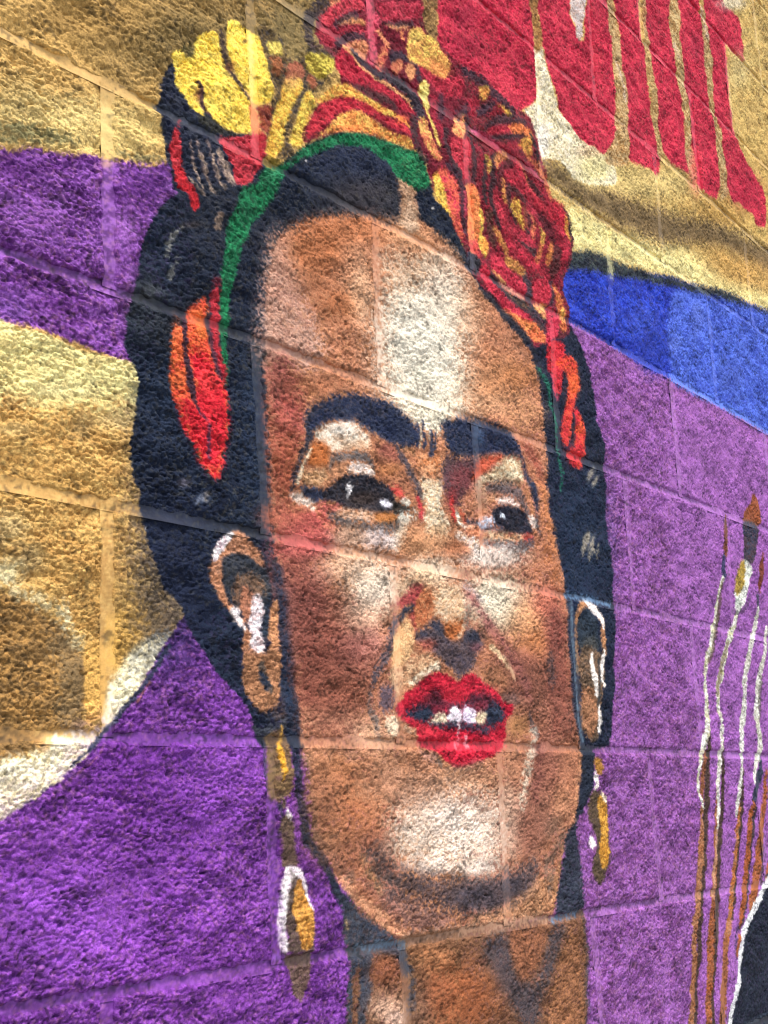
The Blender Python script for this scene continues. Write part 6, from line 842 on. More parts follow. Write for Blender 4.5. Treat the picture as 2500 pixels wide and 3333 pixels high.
('F',(206,52,64),5.8,1.0,0.8,(176,34,48),0.4,1,[(798.8,-50.0),(828.4,-38.9),(850.2,-43.3),(840.3,-69.1),(840.8,-88.8),(835.2,-106.6),(827.0,-119.9),(814.8,-117.8),(811.0,-99.2),(801.3,-78.7)]),
('F',(232,92,58),5.2,1.0,0.8,(206,54,58),0.5,1,[(820.8,-72.8),(861.9,-52.5),(887.1,-59.7),(888.1,-76.3),(892.7,-90.4),(879.9,-110.1),(870.9,-127.0),(861.8,-145.5),(855.6,-166.4),(846.7,-184.4),(839.3,-192.4),(827.2,-188.3),(822.6,-176.3),(835.4,-151.1),(841.5,-130.2),(850.9,-108.4),(853.7,-87.9),(841.9,-80.8)]),
('B',(238,110,60),0.7,0.7,872.7,-91.7,16.9,4.0,-2.9,-20.7),
('B',(210,50,64),0.7,0.7,839.2,-169.8,13.1,2.6,-2.8,-20.0),
('F',(226,84,58),5.2,1.0,0.8,(204,44,60),0.5,1,[(870.4,-130.5),(883.5,-130.9),(891.7,-142.5),(896.1,-158.2),(893.6,-175.3),(891.1,-192.2),(879.4,-204.2),(877.5,-217.6),(858.0,-217.9),(840.2,-208.3),(837.9,-202.3),(855.6,-189.2),(862.3,-165.1)]),
('B',(206,44,60),0.7,0.7,864.2,-197.3,23.3,4.4,-2.1,-15.0),
('B',(240,110,60),0.6,0.7,882.9,-157.6,10.2,2.1,-1.2,-8.5),
('S',(56,40,52),5.8,0.8,0.9,None,0.0,[(844.2,-86.8,7.8),(844.3,-109.9,9.0),(838.7,-127.6,7.7)]),
('S',(52,40,52),5.2,0.85,0.9,None,0.0,[(865.6,-141.4,6.5),(862.3,-165.1,7.1),(856.1,-185.9,7.7)]),
('S',(216,70,100),5.1,0.7,0.9,None,0.0,[(811.6,-94.6,6.3),(815.0,-116.6,6.9),(820.1,-125.2,7.6)]),
('B',(176,166,150),0.75,0.7,906.8,-220.6,8.0,-0.0,-8.5,-10.8),
('B',(176,166,150),0.75,0.7,919.1,-228.4,5.1,-0.0,-6.9,-8.6),
('B',(176,166,150),0.75,0.7,881.5,-323.2,6.8,-0.3,-9.8,-12.1),
('B',(176,166,150),0.75,0.7,894.6,-323.0,4.9,-0.2,-10.0,-12.1),
('S',(150,142,128),5.1,0.8,0.9,None,0.0,[(889.5,-308.7,6.4),(878.0,-319.8,10.2),(865.0,-342.0,7.5)]),
('S',(150,142,128),5.1,0.8,0.9,None,0.0,[(897.8,-318.8,5.1),(895.9,-331.8,7.7),(883.9,-346.0,6.3)]),
('S',(150,142,128),5.2,0.8,0.9,None,0.0,[(913.8,-323.1,3.9),(911.0,-341.1,5.2)]),
('S',(150,142,128),5.2,0.8,0.9,None,0.0,[(899.2,-331.4,5.1),(908.4,-336.6,5.2)]),
('F',(150,84,52),4.6,1.0,0.8,(116,64,40),0.4,1,[(1536.6,-147.5),(1554.3,-151.2),(1561.1,-179.2),(1550.3,-202.5),(1534.8,-208.3),(1512.0,-208.0),(1476.5,-206.0),(1490.3,-186.3),(1517.6,-167.8)]),
('F',(72,56,66),4.5,1.0,0.8,(46,56,78),0.5,1,[(1476.0,-207.8),(1540.1,-205.7),(1534.8,-233.3),(1516.7,-260.4),(1493.4,-280.8),(1474.9,-283.0),(1454.9,-275.1),(1467.4,-242.3)]),
('F',(236,240,232),3.5,1.0,0.8,(206,220,206),0.3,1,[(1454.0,-278.6),(1479.5,-282.5),(1489.7,-295.2),(1469.6,-321.6),(1449.9,-347.5),(1418.3,-370.7),(1398.8,-380.8),(1396.5,-362.7),(1401.3,-328.8),(1426.4,-302.4)]),
('F',(180,150,66),5.2,1.0,0.8,(140,118,50),0.4,1,[(1449.5,-279.2),(1464.0,-291.2),(1447.1,-324.0),(1416.3,-344.1),(1399.7,-342.4),(1400.4,-325.6),(1422.0,-302.9)]),
('S',(110,64,50),3.4,1.0,0.9,None,0.0,[(1396.1,-209.2,4.3),(1390.7,-232.1,15.1),(1383.1,-253.5,21.4),(1379.0,-270.9,21.3),(1372.3,-281.9,6.4)]),
('S',(58,60,96),4.2,1.0,0.9,None,0.0,[(1367.3,-285.8,14.8),(1358.2,-306.9,18.9),(1353.4,-320.7,12.5)]),
('S',(70,56,66),3.2,0.6,0.9,None,0.0,[(1329.1,-362.5,8.2),(1321.5,-395.6,8.1)]),
('S',(232,234,228),3.2,1.0,0.9,(180,180,140),0.5,[(1350.9,-324.3,10.4),(1332.2,-349.2,12.1),(1317.9,-376.6,10.6),(1313.4,-396.3,12.9),(1295.3,-413.8,15.2),(1281.6,-440.1,14.8),(1260.2,-460.3,12.8),(1245.4,-485.9,11.5),(1240.6,-507.7,11.8),(1238.9,-529.1,13.7),(1238.9,-556.5,17.0)]),
('S',(84,66,60),3.2,0.7,0.9,None,0.0,[(1348.6,-334.4,8.3),(1329.4,-375.5,11.2),(1311.2,-406.1,11.1),(1281.8,-449.5,9.4),(1261.9,-469.5,7.8)]),
('S',(110,56,40),3.7,1.0,0.9,None,0.0,[(1553.0,-255.9,4.7),(1543.3,-282.0,18.5),(1528.1,-304.9,18.3),(1517.7,-327.0,9.1)]),
('S',(70,66,90),3.6,1.0,0.9,None,0.0,[(1505.6,-338.6,13.5),(1500.0,-359.9,13.4)]),
('S',(232,234,228),3.2,1.0,0.9,(170,176,130),0.5,[(1400.1,-382.3,10.6),(1385.8,-400.1,13.6),(1359.1,-425.0,16.5),(1331.6,-455.9,18.2),(1313.4,-482.3,18.0),(1292.4,-505.4,16.2),(1285.7,-524.3,13.7),(1282.3,-546.1,11.2),(1287.0,-562.9,9.7)]),
('S',(96,76,54),3.2,0.6,0.9,None,0.0,[(1353.4,-431.9,10.3),(1321.2,-466.1,11.4),(1297.8,-498.9,11.8),(1285.6,-518.1,11.7)]),
('S',(232,234,228),3.4,1.0,0.9,(176,176,160),0.55,[(1499.1,-363.4,11.2),(1479.9,-395.9,14.7),(1454.0,-428.2,16.6),(1430.4,-459.7,17.0),(1405.6,-490.5,18.1),(1393.2,-523.5,21.0),(1384.4,-559.0,22.6)]),
('S',(232,234,228),3.5,1.0,0.9,(176,176,160),0.5,[(1537.4,-391.3,9.1),(1518.7,-427.1,12.5),(1496.5,-459.2,15.9),(1470.4,-490.7,19.1),(1456.3,-521.2,20.1),(1441.6,-551.1,14.8)]),
('S',(80,74,70),3.4,0.6,0.9,None,0.0,[(1481.2,-483.5,10.9),(1467.0,-520.8,12.9),(1448.6,-557.5,14.8)]),
('S',(60,54,66),4.3,0.4,0.9,None,0.0,[(1382.9,-377.2,8.4),(1435.8,-369.1,8.7),(1468.8,-342.3,8.8)]),
('S',(70,54,48),3.5,1.0,0.9,None,0.0,[(1235.8,-588.1,13.2),(1228.9,-619.0,15.7),(1214.0,-664.8,17.3),(1199.4,-709.6,18.1),(1181.9,-768.0,17.7),(1162.0,-817.5,17.4),(1144.0,-858.9,17.1),(1136.6,-893.3,16.9),(1120.7,-926.3,15.7),(1107.9,-965.8,14.8),(1096.0,-1001.3,14.6)]),
('S',(164,118,88),3.4,1.0,0.9,(150,96,62),0.5,[(1197.3,-668.3,7.3),(1185.6,-709.2,10.8),(1176.0,-753.0,17.7),(1161.9,-788.7,19.2),(1148.9,-823.7,19.0),(1131.0,-857.7,17.0),(1116.8,-891.2,16.7),(1112.2,-925.3,18.2),(1099.2,-957.9,16.4),(1085.3,-999.7,16.1)]),
('S',(140,88,60),3.7,1.0,0.9,None,0.0,[(1220.2,-615.2,9.3),(1206.8,-641.9,14.7),(1194.6,-672.0,12.7)]),
('S',(232,234,228),2.9,1.0,0.9,(190,186,150),0.4,[(1235.7,-545.2,15.2),(1230.7,-576.5,18.2),(1216.0,-599.9,14.9),(1198.8,-626.7,11.9),(1185.7,-653.1,10.3),(1184.4,-671.8,8.7),(1193.4,-694.5,7.2)]),
('S',(70,54,48),3.6,1.0,0.9,None,0.0,[(1286.9,-579.4,9.7),(1283.2,-638.5,13.0),(1263.0,-704.0,14.6),(1241.2,-756.2,15.9),(1221.1,-814.6,16.2),(1210.1,-850.3,16.8),(1197.6,-892.6,16.4),(1179.9,-929.8,13.4),(1165.2,-966.6,11.9),(1155.4,-1010.2,11.8)]),
('S',(140,88,60),3.5,1.0,0.9,(150,84,46),0.4,[(1252.3,-665.4,7.5),(1235.6,-725.9,12.2),(1220.2,-785.0,14.0),(1204.6,-820.7,16.5),(1192.9,-856.1,19.4),(1182.2,-891.0,21.5),(1168.2,-924.9,21.9),(1152.1,-964.9,20.0),(1140.8,-1008.0,18.3)]),
('S',(206,166,136),3.6,0.7,0.9,None,0.0,[(1242.9,-711.0,9.3),(1232.6,-755.8,10.4),(1216.7,-792.1,10.8),(1203.0,-827.9,10.7)]),
('S',(232,234,228),3.0,1.0,0.9,(190,186,170),0.4,[(1284.0,-539.7,7.8),(1289.7,-567.4,11.0),(1281.4,-603.2,14.1),(1268.3,-638.4,14.3),(1254.4,-669.2,12.5),(1252.1,-696.0,10.6),(1241.3,-726.1,7.4)]),
('S',(70,54,48),3.8,1.0,0.9,None,0.0,[(1363.2,-638.9,14.0),(1347.3,-690.6,15.4),(1320.5,-744.6,15.4),(1302.3,-789.9,14.4),(1283.4,-826.6,12.7),(1264.9,-862.4,11.0)]),
('S',(164,118,88),3.7,1.0,0.9,(176,104,52),0.6,[(1338.1,-698.3,9.8),(1315.3,-736.6,13.0),(1299.2,-782.1,14.7),(1280.3,-818.8,14.9),(1261.8,-854.8,15.6),(1241.8,-889.8,17.6),(1226.0,-924.4,19.1),(1213.2,-958.7,17.1),(1195.1,-1016.2,13.7)]),
('S',(140,88,60),4.2,1.0,0.9,None,0.0,[(1234.5,-896.3,16.1),(1222.7,-938.4,19.5),(1203.9,-978.8,20.3),(1195.1,-1016.2,18.9)]),
('S',(232,234,228),3.2,1.0,0.9,(180,180,166),0.45,[(1390.8,-536.3,20.6),(1369.9,-586.1,18.2),(1364.1,-626.8,12.0),(1352.0,-658.8,11.9),(1332.7,-686.3,13.7),(1318.8,-709.5,9.7)]),
('S',(52,58,78),4.1,1.0,0.9,None,0.0,[(1449.1,-610.1,8.4),(1434.8,-643.3,14.6),(1412.0,-675.8,16.4),(1397.0,-691.7,10.1)]),
('S',(232,234,228),3.4,1.0,0.9,(190,190,170),0.4,[(1446.4,-534.5,12.8),(1446.6,-568.2,19.0),(1449.1,-601.7,19.0),(1423.6,-630.9,14.5),(1408.6,-659.5,8.2)]),
('S',(64,56,60),3.9,1.0,0.9,None,0.0,[(1401.4,-699.9,10.1),(1386.8,-731.6,11.6),(1362.1,-777.9,12.9),(1342.1,-815.5,13.1),(1317.5,-851.9,12.1),(1290.4,-879.7,11.1)]),
('S',(150,84,48),3.9,1.0,0.9,None,0.0,[(1396.0,-695.8,10.1),(1376.0,-723.2,16.6),(1360.9,-762.1,17.7),(1341.8,-796.2,18.4),(1323.1,-829.5,18.4),(1302.7,-858.3,15.6),(1288.4,-875.7,9.3)]),
('S',(74,62,58),4.0,0.8,0.9,None,0.0,[(1419.4,-765.0,8.1),(1408.9,-796.3,9.0),(1399.5,-819.5,10.0)]),
('S',(154,94,60),4.8,1.0,0.9,(150,84,46),0.4,[(1462.9,-643.5,10.6),(1440.8,-692.8,15.3),(1414.9,-748.7,19.9),(1391.8,-795.3,25.1),(1368.1,-829.0,28.5),(1341.8,-857.8,24.9)]),
('S',(168,92,60),3.2,1.0,0.9,None,0.0,[(1432.8,-797.8,10.2),(1422.1,-817.0,10.1)]),
('S',(168,96,60),2.9,1.0,0.9,None,0.0,[(1283.9,-893.9,11.1),(1273.9,-918.8,11.0)]),
('F',(34,42,56),4.7,1.0,0.8,(24,30,46),0.5,1,[(1427.5,-817.4),(1477.2,-800.5),(2106.4,-718.4),(1879.2,-1296.6),(1172.4,-1152.6),(1220.2,-1009.3),(1252.5,-974.5),(1280.0,-934.2),(1293.9,-906.1),(1327.0,-875.5),(1376.6,-845.2)]),
('S',(232,236,240),3.0,1.0,0.9,None,0.0,[(1466.0,-799.8,11.6),(1424.3,-821.2,12.4),(1381.9,-845.6,13.2),(1339.9,-865.3,13.9),(1303.4,-888.4,14.6),(1290.1,-909.4,13.3),(1279.1,-937.8,12.0),(1258.9,-968.1,12.8),(1238.9,-990.7,13.6),(1217.7,-1019.6,13.9),(1203.1,-1041.8,13.8)]),
('S',(40,40,56),4.4,0.6,0.9,None,0.0,[(1281.7,-878.8,5.9),(1270.6,-900.0,6.6),(1271.1,-922.1,7.3)]),
('S',(70,84,100),3.8,0.7,0.9,None,0.0,[(1270.1,-1022.0,5.7),(1372.9,-1020.3,6.1)]),  # joint sheen on the black cloth, as colour
('B',(246,240,236),0.8,0,277.8,24.2,2.1,0.8,-0.1,-1.5),  # this and the next two: tiny glints of light painted as white dots
('B',(246,240,236),0.8,0,44.1,-421.3,1.5,0.2,-0.0,-1.1),
('B',(246,240,236),0.8,0,527.8,56.8,2.8,1.0,-0.1,-1.7)]

# ---------------------------------------------------------------- materials
def painted(name, bump, scale, rough, spec, lo, hi):
    m = bpy.data.materials.new(name); m.use_nodes = True
    n, l = m.node_tree.nodes, m.node_tree.links
    b = n['Principled BSDF']; b.inputs['Roughness'].default_value = rough
    b.inputs['Specular IOR Level'].default_value = spec
    at = n.new('ShaderNodeAttribute'); at.attribute_name = 'paint'
    tc = n.new('ShaderNodeTexCoord')
    nz = n.new('ShaderNodeTexNoise'); nz.inputs['Scale'].default_value = 520; nz.inputs['Detail'].default_value = 3
    mr = n.new('ShaderNodeMapRange'); mr.inputs[1].default_value = .3; mr.inputs[2].default_value = .7
    mr.inputs[3].default_value = lo; mr.inputs[4].default_value = hi
    mx = n.new('ShaderNodeMix'); mx.data_type = 'RGBA'; mx.blend_type = 'MULTIPLY'; mx.inputs[0].default_value = 1
    l.new(tc.outputs['Object'], nz.inputs['Vector']); l.new(nz.outputs['Fac'], mr.inputs[0])
    l.new(at.outputs['Color'], mx.inputs[6]); l.new(mr.outputs[0], mx.inputs[7]); l.new(mx.outputs[2], b.inputs['Base Color'])
    n2 = n.new('ShaderNodeTexNoise'); n2.inputs['Scale'].default_value = scale; n2.inputs['Detail'].default_value = 4
    bp = n.new('ShaderNodeBump'); bp.inputs['Strength'].default_value = bump; bp.inputs['Distance'].default_value = .0012
    l.new(tc.outputs['Object'], n2.inputs['Vector']); l.new(n2.outputs['Fac'], bp.inputs['Height']); l.new(bp.outputs[0], b.inputs['Normal'])
    return m
MAT_BLOCK = painted('painted split face concrete', .8, 640, .8, .12, .62, 1.22)
MAT_MORTAR = painted('painted mortar', .25, 300, .6, .3, .93, 1.1)

def plain(name, col, rough, scale, dark):
    m = bpy.data.materials.new(name); m.use_nodes = True
    n, l = m.node_tree.nodes, m.node_tree.links
    b = n['Principled BSDF']; b.inputs['Roughness'].default_value = rough
    tc = n.new('ShaderNodeTexCoord'); nz = n.new('ShaderNodeTexNoise'); nz.inputs['Scale'].default_value = scale; nz.inputs['Detail'].default_value = 8
    cr = n.new('ShaderNodeValToRGB'); cr.color_ramp.elements[0].color = (*[c * dark for c in col], 1); cr.color_ramp.elements[1].color = (*col, 1)
    l.new(tc.outputs['Object'], nz.inputs['Vector']); l.new(nz.outputs['Fac'], cr.inputs[0]); l.new(cr.outputs[0], b.inputs['Base Color'])
    return m

# ---------------------------------------------------------------- the mural, in wall millimetres
Q = 0.9
CX0, CZ0, CW, CH = -420, 1350, 2700, 2700
cv = Canvas(CX0, CZ0, int(CW / Q), int(CH / Q), Q, (202, 164, 98))
cv.run(PAINT)
col = np.clip(cv.C / 255., 0, 1)
LIN = np.where(col <= .04045, col / 12.92, ((col + .055) / 1.055) ** 2.4).astype(np.float32)
del col

# ---------------------------------------------------------------- split-face relief, mm
h_, w_ = cv.h, cv.w
vg = lambda sx, sz, seed: vgrid(w_, h_, sx / Q, sz / Q, seed)
xs_mm = CX0 + (np.arange(w_) + .5) * Q
strat = np.clip(1 - (xs_mm - 60) / 420, 0, 1)[None, :].astype(np.float32)       # the nearer blocks broke in flatter flakes
def lumps(sx, sz, seed, amp, deep):
    """rounded lumps parted by narrow creases"""
    n = vg(sx, sz, seed); return np.sqrt(np.abs(n)) * amp - np.exp(-(n / .13) ** 2) * deep
fine = lumps(2.7, 2.4, 11, 1.2, .9) + lumps(2.0, 1.8, 12, .9, .5) + lumps(5.2, 4.4, 13, .6, .5)
flake = lumps(5.4, 2.7, 14, 1.3, .9) + lumps(2.8, 1.9, 15, 1.1, .6) + lumps(12, 5.5, 16, .9, .9)
AMP = np.clip(.85 + .55 * vg(48, 34, 23), .3, 1.5)
chip = np.tanh(vg(26, 15, 24) * 6) * .55 + np.tanh(vg(60, 34, 25) * 5) * .7
REL = (fine * (1 - strat) + flake * strat) * AMP + chip * (.45 + .75 * strat) + vg(24, 15, 17) * 1.5 + vg(12, 8, 26) * .7 + vg(95, 60, 18) * 1.3 - 1.3
pit = np.clip(vg(4, 3, 19) - .55, 0, 1) * 5
REL = (REL - pit).astype(np.float32)
del fine, flake, pit
EDGE = vg(7, 7, 20)
MOR = (vg(30, 9, 21) * .5 + vg(6, 5, 22) * .18).astype(np.float32)

def samp(A, X, Z):
    fx = np.clip((X - CX0) / Q - .5, 0, w_ - 1.001); fz = np.clip((CZ0 - Z) / Q - .5, 0, h_ - 1.001)
    # beyond the painted sheet the surface mirrors instead of smearing
    gx = (X - CX0) / Q - .5; gz = (CZ0 - Z) / Q - .5
    fx = np.abs((gx + (w_ - 1)) % (2 * (w_ - 1)) - (w_ - 1)); fz = np.abs((gz + (h_ - 1)) % (2 * (h_ - 1)) - (h_ - 1))
    fx = np.minimum(fx, w_ - 1.001); fz = np.minimum(fz, h_ - 1.001)
    i = fx.astype(np.int32); j = fz.astype(np.int32); a = (fx - i).astype(np.float32); b = (fz - j).astype(np.float32)
    if A.ndim == 3: a = a[..., None]; b = b[..., None]
    return (A[j, i] * (1 - a) + A[j, i + 1] * a) * (1 - b) + (A[j + 1, i] * (1 - a) + A[j + 1, i + 1] * a) * b

# ---------------------------------------------------------------- grid meshes
def grid_object(name, X, Y, Z, colr, mat, parent):
    """one mesh from 2-D arrays of positions in mm; Y is out of the wall"""
    nz, nx = X.shape
    me = bpy.data.meshes.new(name)
    co = np.stack([X / 1000., -Y / 1000., Z / 1000. + ZA], -1).reshape(-1, 3).astype(np.float32)
    idx = np.arange(nx * nz, dtype=np.int32).reshape(nz, nx)
    f = np.stack([idx[:-1, :-1], idx[1:, :-1], idx[1:, 1:], idx[:-1, 1:]], -1).reshape(-1, 4)
    me.vertices.add(len(co)); me.vertices.foreach_set('co', co.ravel())
    me.loops.add(f.size); me.loops.foreach_set('vertex_index', f.ravel())
    me.polygons.add(len(f)); me.polygons.foreach_set('loop_start', np.arange(0, f.size, 4, dtype=np.int32))
    me.polygons.foreach_set('use_smooth', np.ones(len(f), bool))
    at = me.attributes.new('paint', 'FLOAT_COLOR', 'POINT')
    at.data.foreach_set('color', np.concatenate([colr.reshape(-1, 3), np.ones((len(co), 1), np.float32)], 1).astype(np.float32).ravel())
    me.materials.append(mat); me.update(); me.validate()
    o = bpy.data.objects.new(name, me); scene.collection.objects.link(o)
    o.parent = parent
    return o

# ---------------------------------------------------------------- joint layout (surveyed), mm
L, H = 406.4, 203.2
BEDFIT = {3: (19.56, 8.98, -14.75), 2: (14.63, 8.32, -13.64), 1: (5.99, 3.32, -5.64), 0: (-5.27, 21.93, -14.74), -1: (-3.47, 8.3, -5.35), -2: (0.67, 3.15, -4.93), -3: (3.42, -0.29, -5.22), -4: (3.09, -7.24, -2.31), 4: (19.56, 8.98, -14.75), -5: (3.09, -7.24, -2.31)}      # course joint index -> quadratic deviation
HEADFIT = {(0, -1): (-1.0, -5.4), (2, -1): (0.2, 0.7), (4, -1): (2.6, 7.8), (6, -1): (-4.6, -4.7), (1, -2): (0.3, -9.5), (3, -2): (-3.6, -9.1), (5, -2): (-3.9, -1.1), (7, -2): (-41.0, -29.0), (0, -3): (-1.7, -2.0), (2, -3): (9.4, 8.7), (4, -3): (9.8, 6.1), (6, -3): (-9.3, -11.1), (1, -4): (3.1, -1.9), (3, -4): (3.4, 6.6), (5, -4): (8.3, 2.1), (2, -5): (9.5, -2.5), (4, -5): (16.8, 4.8), (6, -5): (-18.1, -6.1), (1, 0): (-2.9, -8.6), (3, 0): (8.6, 5.7), (5, 0): (-2.2, 5.3), (7, 0): (-16.2, -15.9), (2, 1): (11.2, 1.7), (4, 1): (9.9, 13.3), (6, 1): (7.3, 7.7), (5, 2): (-1.4, 3.3), (7, 2): (-1.8, -7.0), (6, 3): (-2.5, 9.5)}    # (half-block index, course above) -> deviation at bottom, top
def bed(t, x):
    q = BEDFIT.get(t)
    if q is None: return t * H + 0 * x
    xx = np.clip(x, -150, 1750) / 1000.
    return t * H + q[0] + q[1] * xx + q[2] * xx * xx
def head(k, t):
    a = HEADFIT.get((k, t), (0, 0)); return k * L / 2 + a[0], k * L / 2 + a[1]
M3 = np.array([[2879.2867, 78.94043, 364.02318], [1568.87992, -3115.21311, 261.5235], [.6331, .17114, 1.]])
def detail(x, z):
    """render pixels per mm across and up, for the size of the mesh faces; None when far outside the view"""
    def pr(x, z):
        q = M3 @ np.array([x / 1000., z / 1000., 1.]); return (q[:2] / q[2] * .3072) if q[2] > .2 else np.array([9e3, 9e3])
    o = pr(x, z); a = np.linalg.norm(pr(x + 1, z) - o); b = np.linalg.norm(pr(x, z + 1) - o)
    return o, a, b

wall = bpy.data.objects.new('block_wall', None); scene.collection.objects.link(wall)
wall['label'] = 'split-face concrete block wall painted with a woman wearing flowers in her black hair'
wall['category'] = 'wall'
wall['kind'] = 'thing'
rng = np.random.RandomState(5)
BLOCK_LABEL = {   # (half-block, course): what is painted on the blocks that the photograph shows
    (6, 3): 'block with slim red strokes and tan gaps at the upper right', (8, 3): 'pale ochre block beside the last red stroke',
    (3, 2): 'plain red block with a tan spike at the top', (5, 2): 'red block crossed by tan and white gaps', (7, 2): 'block with the tips of the last red strokes',
    (0, 1): 'olive ochre block above the yellow petals', (2, 1): 'block with the dark top of the rose against red', (4, 1): 'block with a cream wedge between red shapes',
    (6, 1): 'ochre block crossed by a brown band', (8, 1): 'ochre block with red tip and blue below',
    (-1, 0): 'olive and ochre block with the yellow petals and the dark bun tip', (1, 0): 'block with red and yellow petals above the green band',
    (3, 0): 'block with the spiral red rose', (5, 0): 'block with pale yellow, a navy line and deep blue', (7, 0): 'block with light blue under a navy line',
    (-2, -1): 'ochre block with a violet lower half', (0, -1): 'block with the red ribbon, green band and dark hair', (2, -1): 'forehead block with a cream highlight under the hair parting',
    (4, -1): 'block with red petals, dark hair and violet', (6, -1): 'violet block with light blue along its top',
    (-1, -2): 'block with pale yellow, dark hair and the red ear petals', (1, -2): 'block with the eye and arched brow nearer the bun', (3, -2): 'block with the eye nearer the brushes and dark hair',
    (5, -2): 'plain violet block beside the dark hair', (7, -2): 'violet block with brown brush tips',
    (-2, -3): 'ochre block with a brown rounded patch', (0, -3): 'block with the ear, dark hair and reddish cheek', (2, -3): 'block with the nose and open red lips',
    (4, -3): 'block with the smaller ear and plain violet', (6, -3): 'violet block with white wavy threads', (-1, -4): 'violet block with a cream corner and the gold earring',
    (1, -4): 'block with the pale chin and lower lip', (3, -4): 'block with the jaw edge, small gold earring and violet', (5, -4): 'violet block with brown brush handles',
    (0, -5): 'violet block with the dark edge of the neck', (2, -5): 'block with the brown neck', (4, -5): 'plain violet block with brown handles at one end', (6, -5): 'block with the black cloth and its white edge'}
JB, JH = 8.5, 12.5                                            # joint widths, mm
T0, T1 = -11, 7
K0, K1 = -6, 15
nblk = ntri = 0
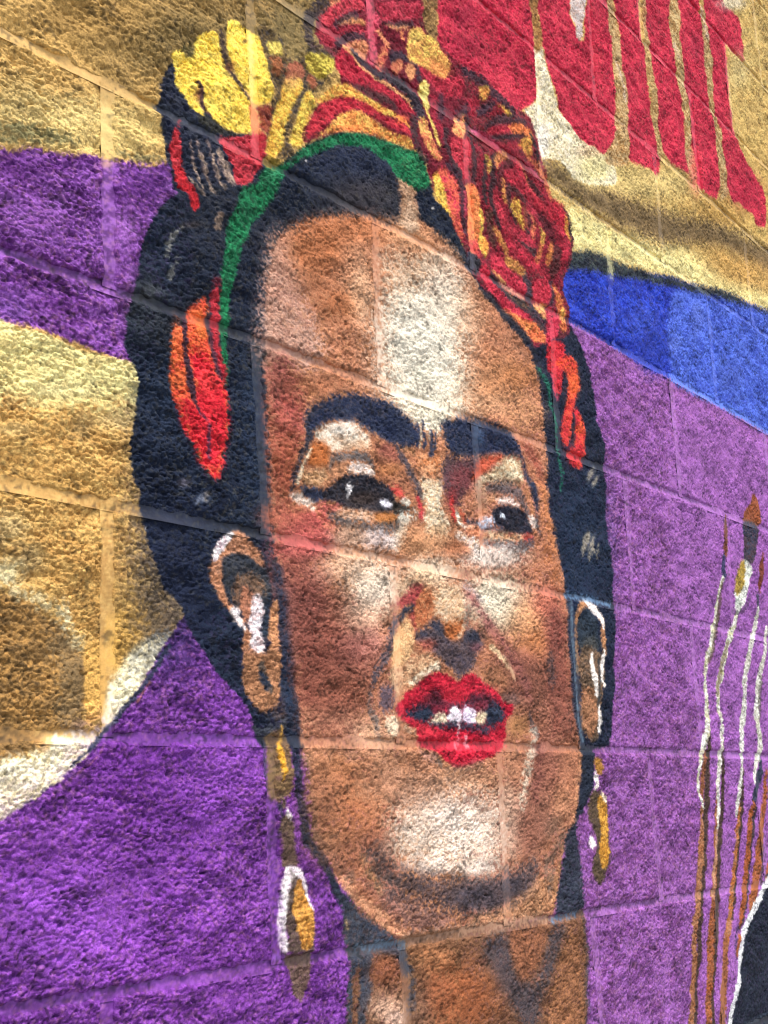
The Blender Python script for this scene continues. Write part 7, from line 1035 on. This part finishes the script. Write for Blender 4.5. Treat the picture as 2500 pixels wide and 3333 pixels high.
for t in range(T0, T1):
    par = 0 if t % 2 != 0 else 1                             # which half-block the joints of this course fall on
    ks = [k for k in range(K0, K1 + 1) if (k - par) % 2 == 0]
    for k in ks[:-1]:
        xl = head(k, t); xr = head(k + 2, t)
        cx, cz = (k + 1) * L / 2, (t + .5) * H
        corners = [detail(x, z) for x in (xl[0], cx, xr[0]) for z in (t * H, cz, (t + 1) * H)]
        inn = any(-30 < c[0][0] < 798 and -30 < c[0][1] < 1054 for c in corners)
        near = any(-260 < c[0][0] < 1030 and -260 < c[0][1] < 1280 for c in corners)
        a = max(c[1] for c in corners); b = max(c[2] for c in corners)
        if inn: dx, dz = min(2.0, max(.9, 1.0 / max(corners[4][1], .05))), min(1.8, max(.9, 1.0 / max(corners[4][2], .05)))
        elif near: dx = dz = 5.
        else: dx = dz = 22.
        nx, nz = int(L / dx), int(H / dz)
        s = np.linspace(0, 1, nx, dtype=np.float32)[None, :].repeat(nz, 0); v = np.linspace(0, 1, nz, dtype=np.float32)[:, None].repeat(nx, 1)
        XL = xl[0] + (xl[1] - xl[0]) * v + JH / 2; XR = xr[0] + (xr[1] - xr[0]) * v - JH / 2
        X = XL + (XR - XL) * s
        ZB = bed(t, X) + JB / 2; ZT = bed(t + 1, X) - JB / 2
        Z = ZB + (ZT - ZB) * v
        dl = s * (XR - XL); dr = (1 - s) * (XR - XL); db = v * (ZT - ZB); dt = (1 - v) * (ZT - ZB)
        e = samp(EDGE, X, Z) * 1.8                           # ragged arrises
        X = X + e * np.exp(-(np.minimum(dl, dr) / 5) ** 2); Z = Z + samp(EDGE, X + 200, Z) * 1.5 * np.exp(-(np.minimum(db, dt) / 5) ** 2)
        R = samp(REL, X, Z)
        dm = np.minimum(np.minimum(dl, dr), np.minimum(db, dt))
        rnd = np.clip(dm / (3.4 + 1.2 * e), 0, 1)
        tilt = rng.uniform(-1.2, 1.2) * (s - .5) + rng.uniform(-1.2, 1.2) * (v - .5) + rng.uniform(-.6, .8)
        Y = (R + tilt) * (.35 + .65 * rnd) + 1.0 - 1.8 * (1 - rnd) ** 2
        C = samp(LIN, X, Z)
        pad = lambda A: np.pad(A, ((1, 1), (1, 1)) + ((0, 0),) * (A.ndim - 2), mode='edge')
        X, Z, Y, C = pad(X), pad(Z), pad(Y), pad(C)
        Y[0] = Y[-1] = -45; Y[:, 0] = Y[:, -1] = -45
        ob = grid_object('block', X, Y, Z, C, MAT_BLOCK, wall); nblk += 1; ntri += 2 * X.size
        if (k, t) in BLOCK_LABEL: ob['label'] = BLOCK_LABEL[(k, t)]
        # head joint to the right of this block
        if k + 2 < K1 - 1 or True:
            n2 = max(4, int(H / (1.3 if inn else dz))); m2 = 9 if inn else 4
            u = np.linspace(-1, 1, m2, dtype=np.float32)[None, :].repeat(n2, 0); vv = np.linspace(0, 1, n2, dtype=np.float32)[:, None].repeat(m2, 1)
            Xm = xr[0] + (xr[1] - xr[0]) * vv + u * (JH / 2 + 2.5)
            Zm = bed(t, Xm) + (bed(t + 1, Xm) - bed(t, Xm)) * vv
            Ym = -.1 - .5 * (1 - u * u) + samp(MOR, Xm, Zm) * 1.0
            grid_object('head_joint', Xm, Ym, Zm, samp(LIN, Xm, Zm), MAT_MORTAR, wall); ntri += 2 * Xm.size
for t in range(T0 + 1, T1):
    x0, x1 = K0 * L / 2 + L, K1 * L / 2 - L
    n = int((x1 - x0) / 1.6); m2 = 9
    x = np.linspace(x0, x1, n, dtype=np.float32)[None, :].repeat(m2, 0); u = np.linspace(-1, 1, m2, dtype=np.float32)[:, None].repeat(n, 1)
    Zm = bed(t, x) + u * (JB / 2 + 2.5)
    Ym = -.5 - .8 * (1 - u * u) - .5 * u + samp(MOR, x, Zm) * 1.2
    grid_object('bed_joint', x, Ym, Zm, samp(LIN, x, Zm), MAT_MORTAR, wall); ntri += 2 * x.size
# solid core behind the faces
me = bpy.data.meshes.new('wall_core')
x0, x1, z0, z1, y0, y1 = (K0 * L / 2 - 3) / 1000, (K1 * L / 2 + 3) / 1000, 0.0, ZA + T1 * H / 1000 + .003, .012, .19
vs = [(x, y, z) for x in (x0, x1) for y in (y0, y1) for z in (z0, z1)]
me.from_pydata(vs, [], [(0, 1, 3, 2), (4, 6, 7, 5), (0, 4, 5, 1), (2, 3, 7, 6), (0, 2, 6, 4), (1, 5, 7, 3)])
me.materials.append(plain('grey concrete', (.3, .29, .27), .9, 30, .6)); core = bpy.data.objects.new('wall_core', me); scene.collection.objects.link(core); core.parent = wall
# ---------------------------------------------------------------- ground
me = bpy.data.meshes.new('ground')
G = 400
me.from_pydata([(-G, -G, 0), (G, -G, 0), (G, G, 0), (-G, G, 0)], [], [(0, 1, 2, 3)])
me.materials.append(plain('pale concrete paving', (.34, .33, .31), .9, 3, .75))
g = bpy.data.objects.new('ground', me); scene.collection.objects.link(g); g['kind'] = 'structure'
print('blocks', nblk, 'triangles', ntri)
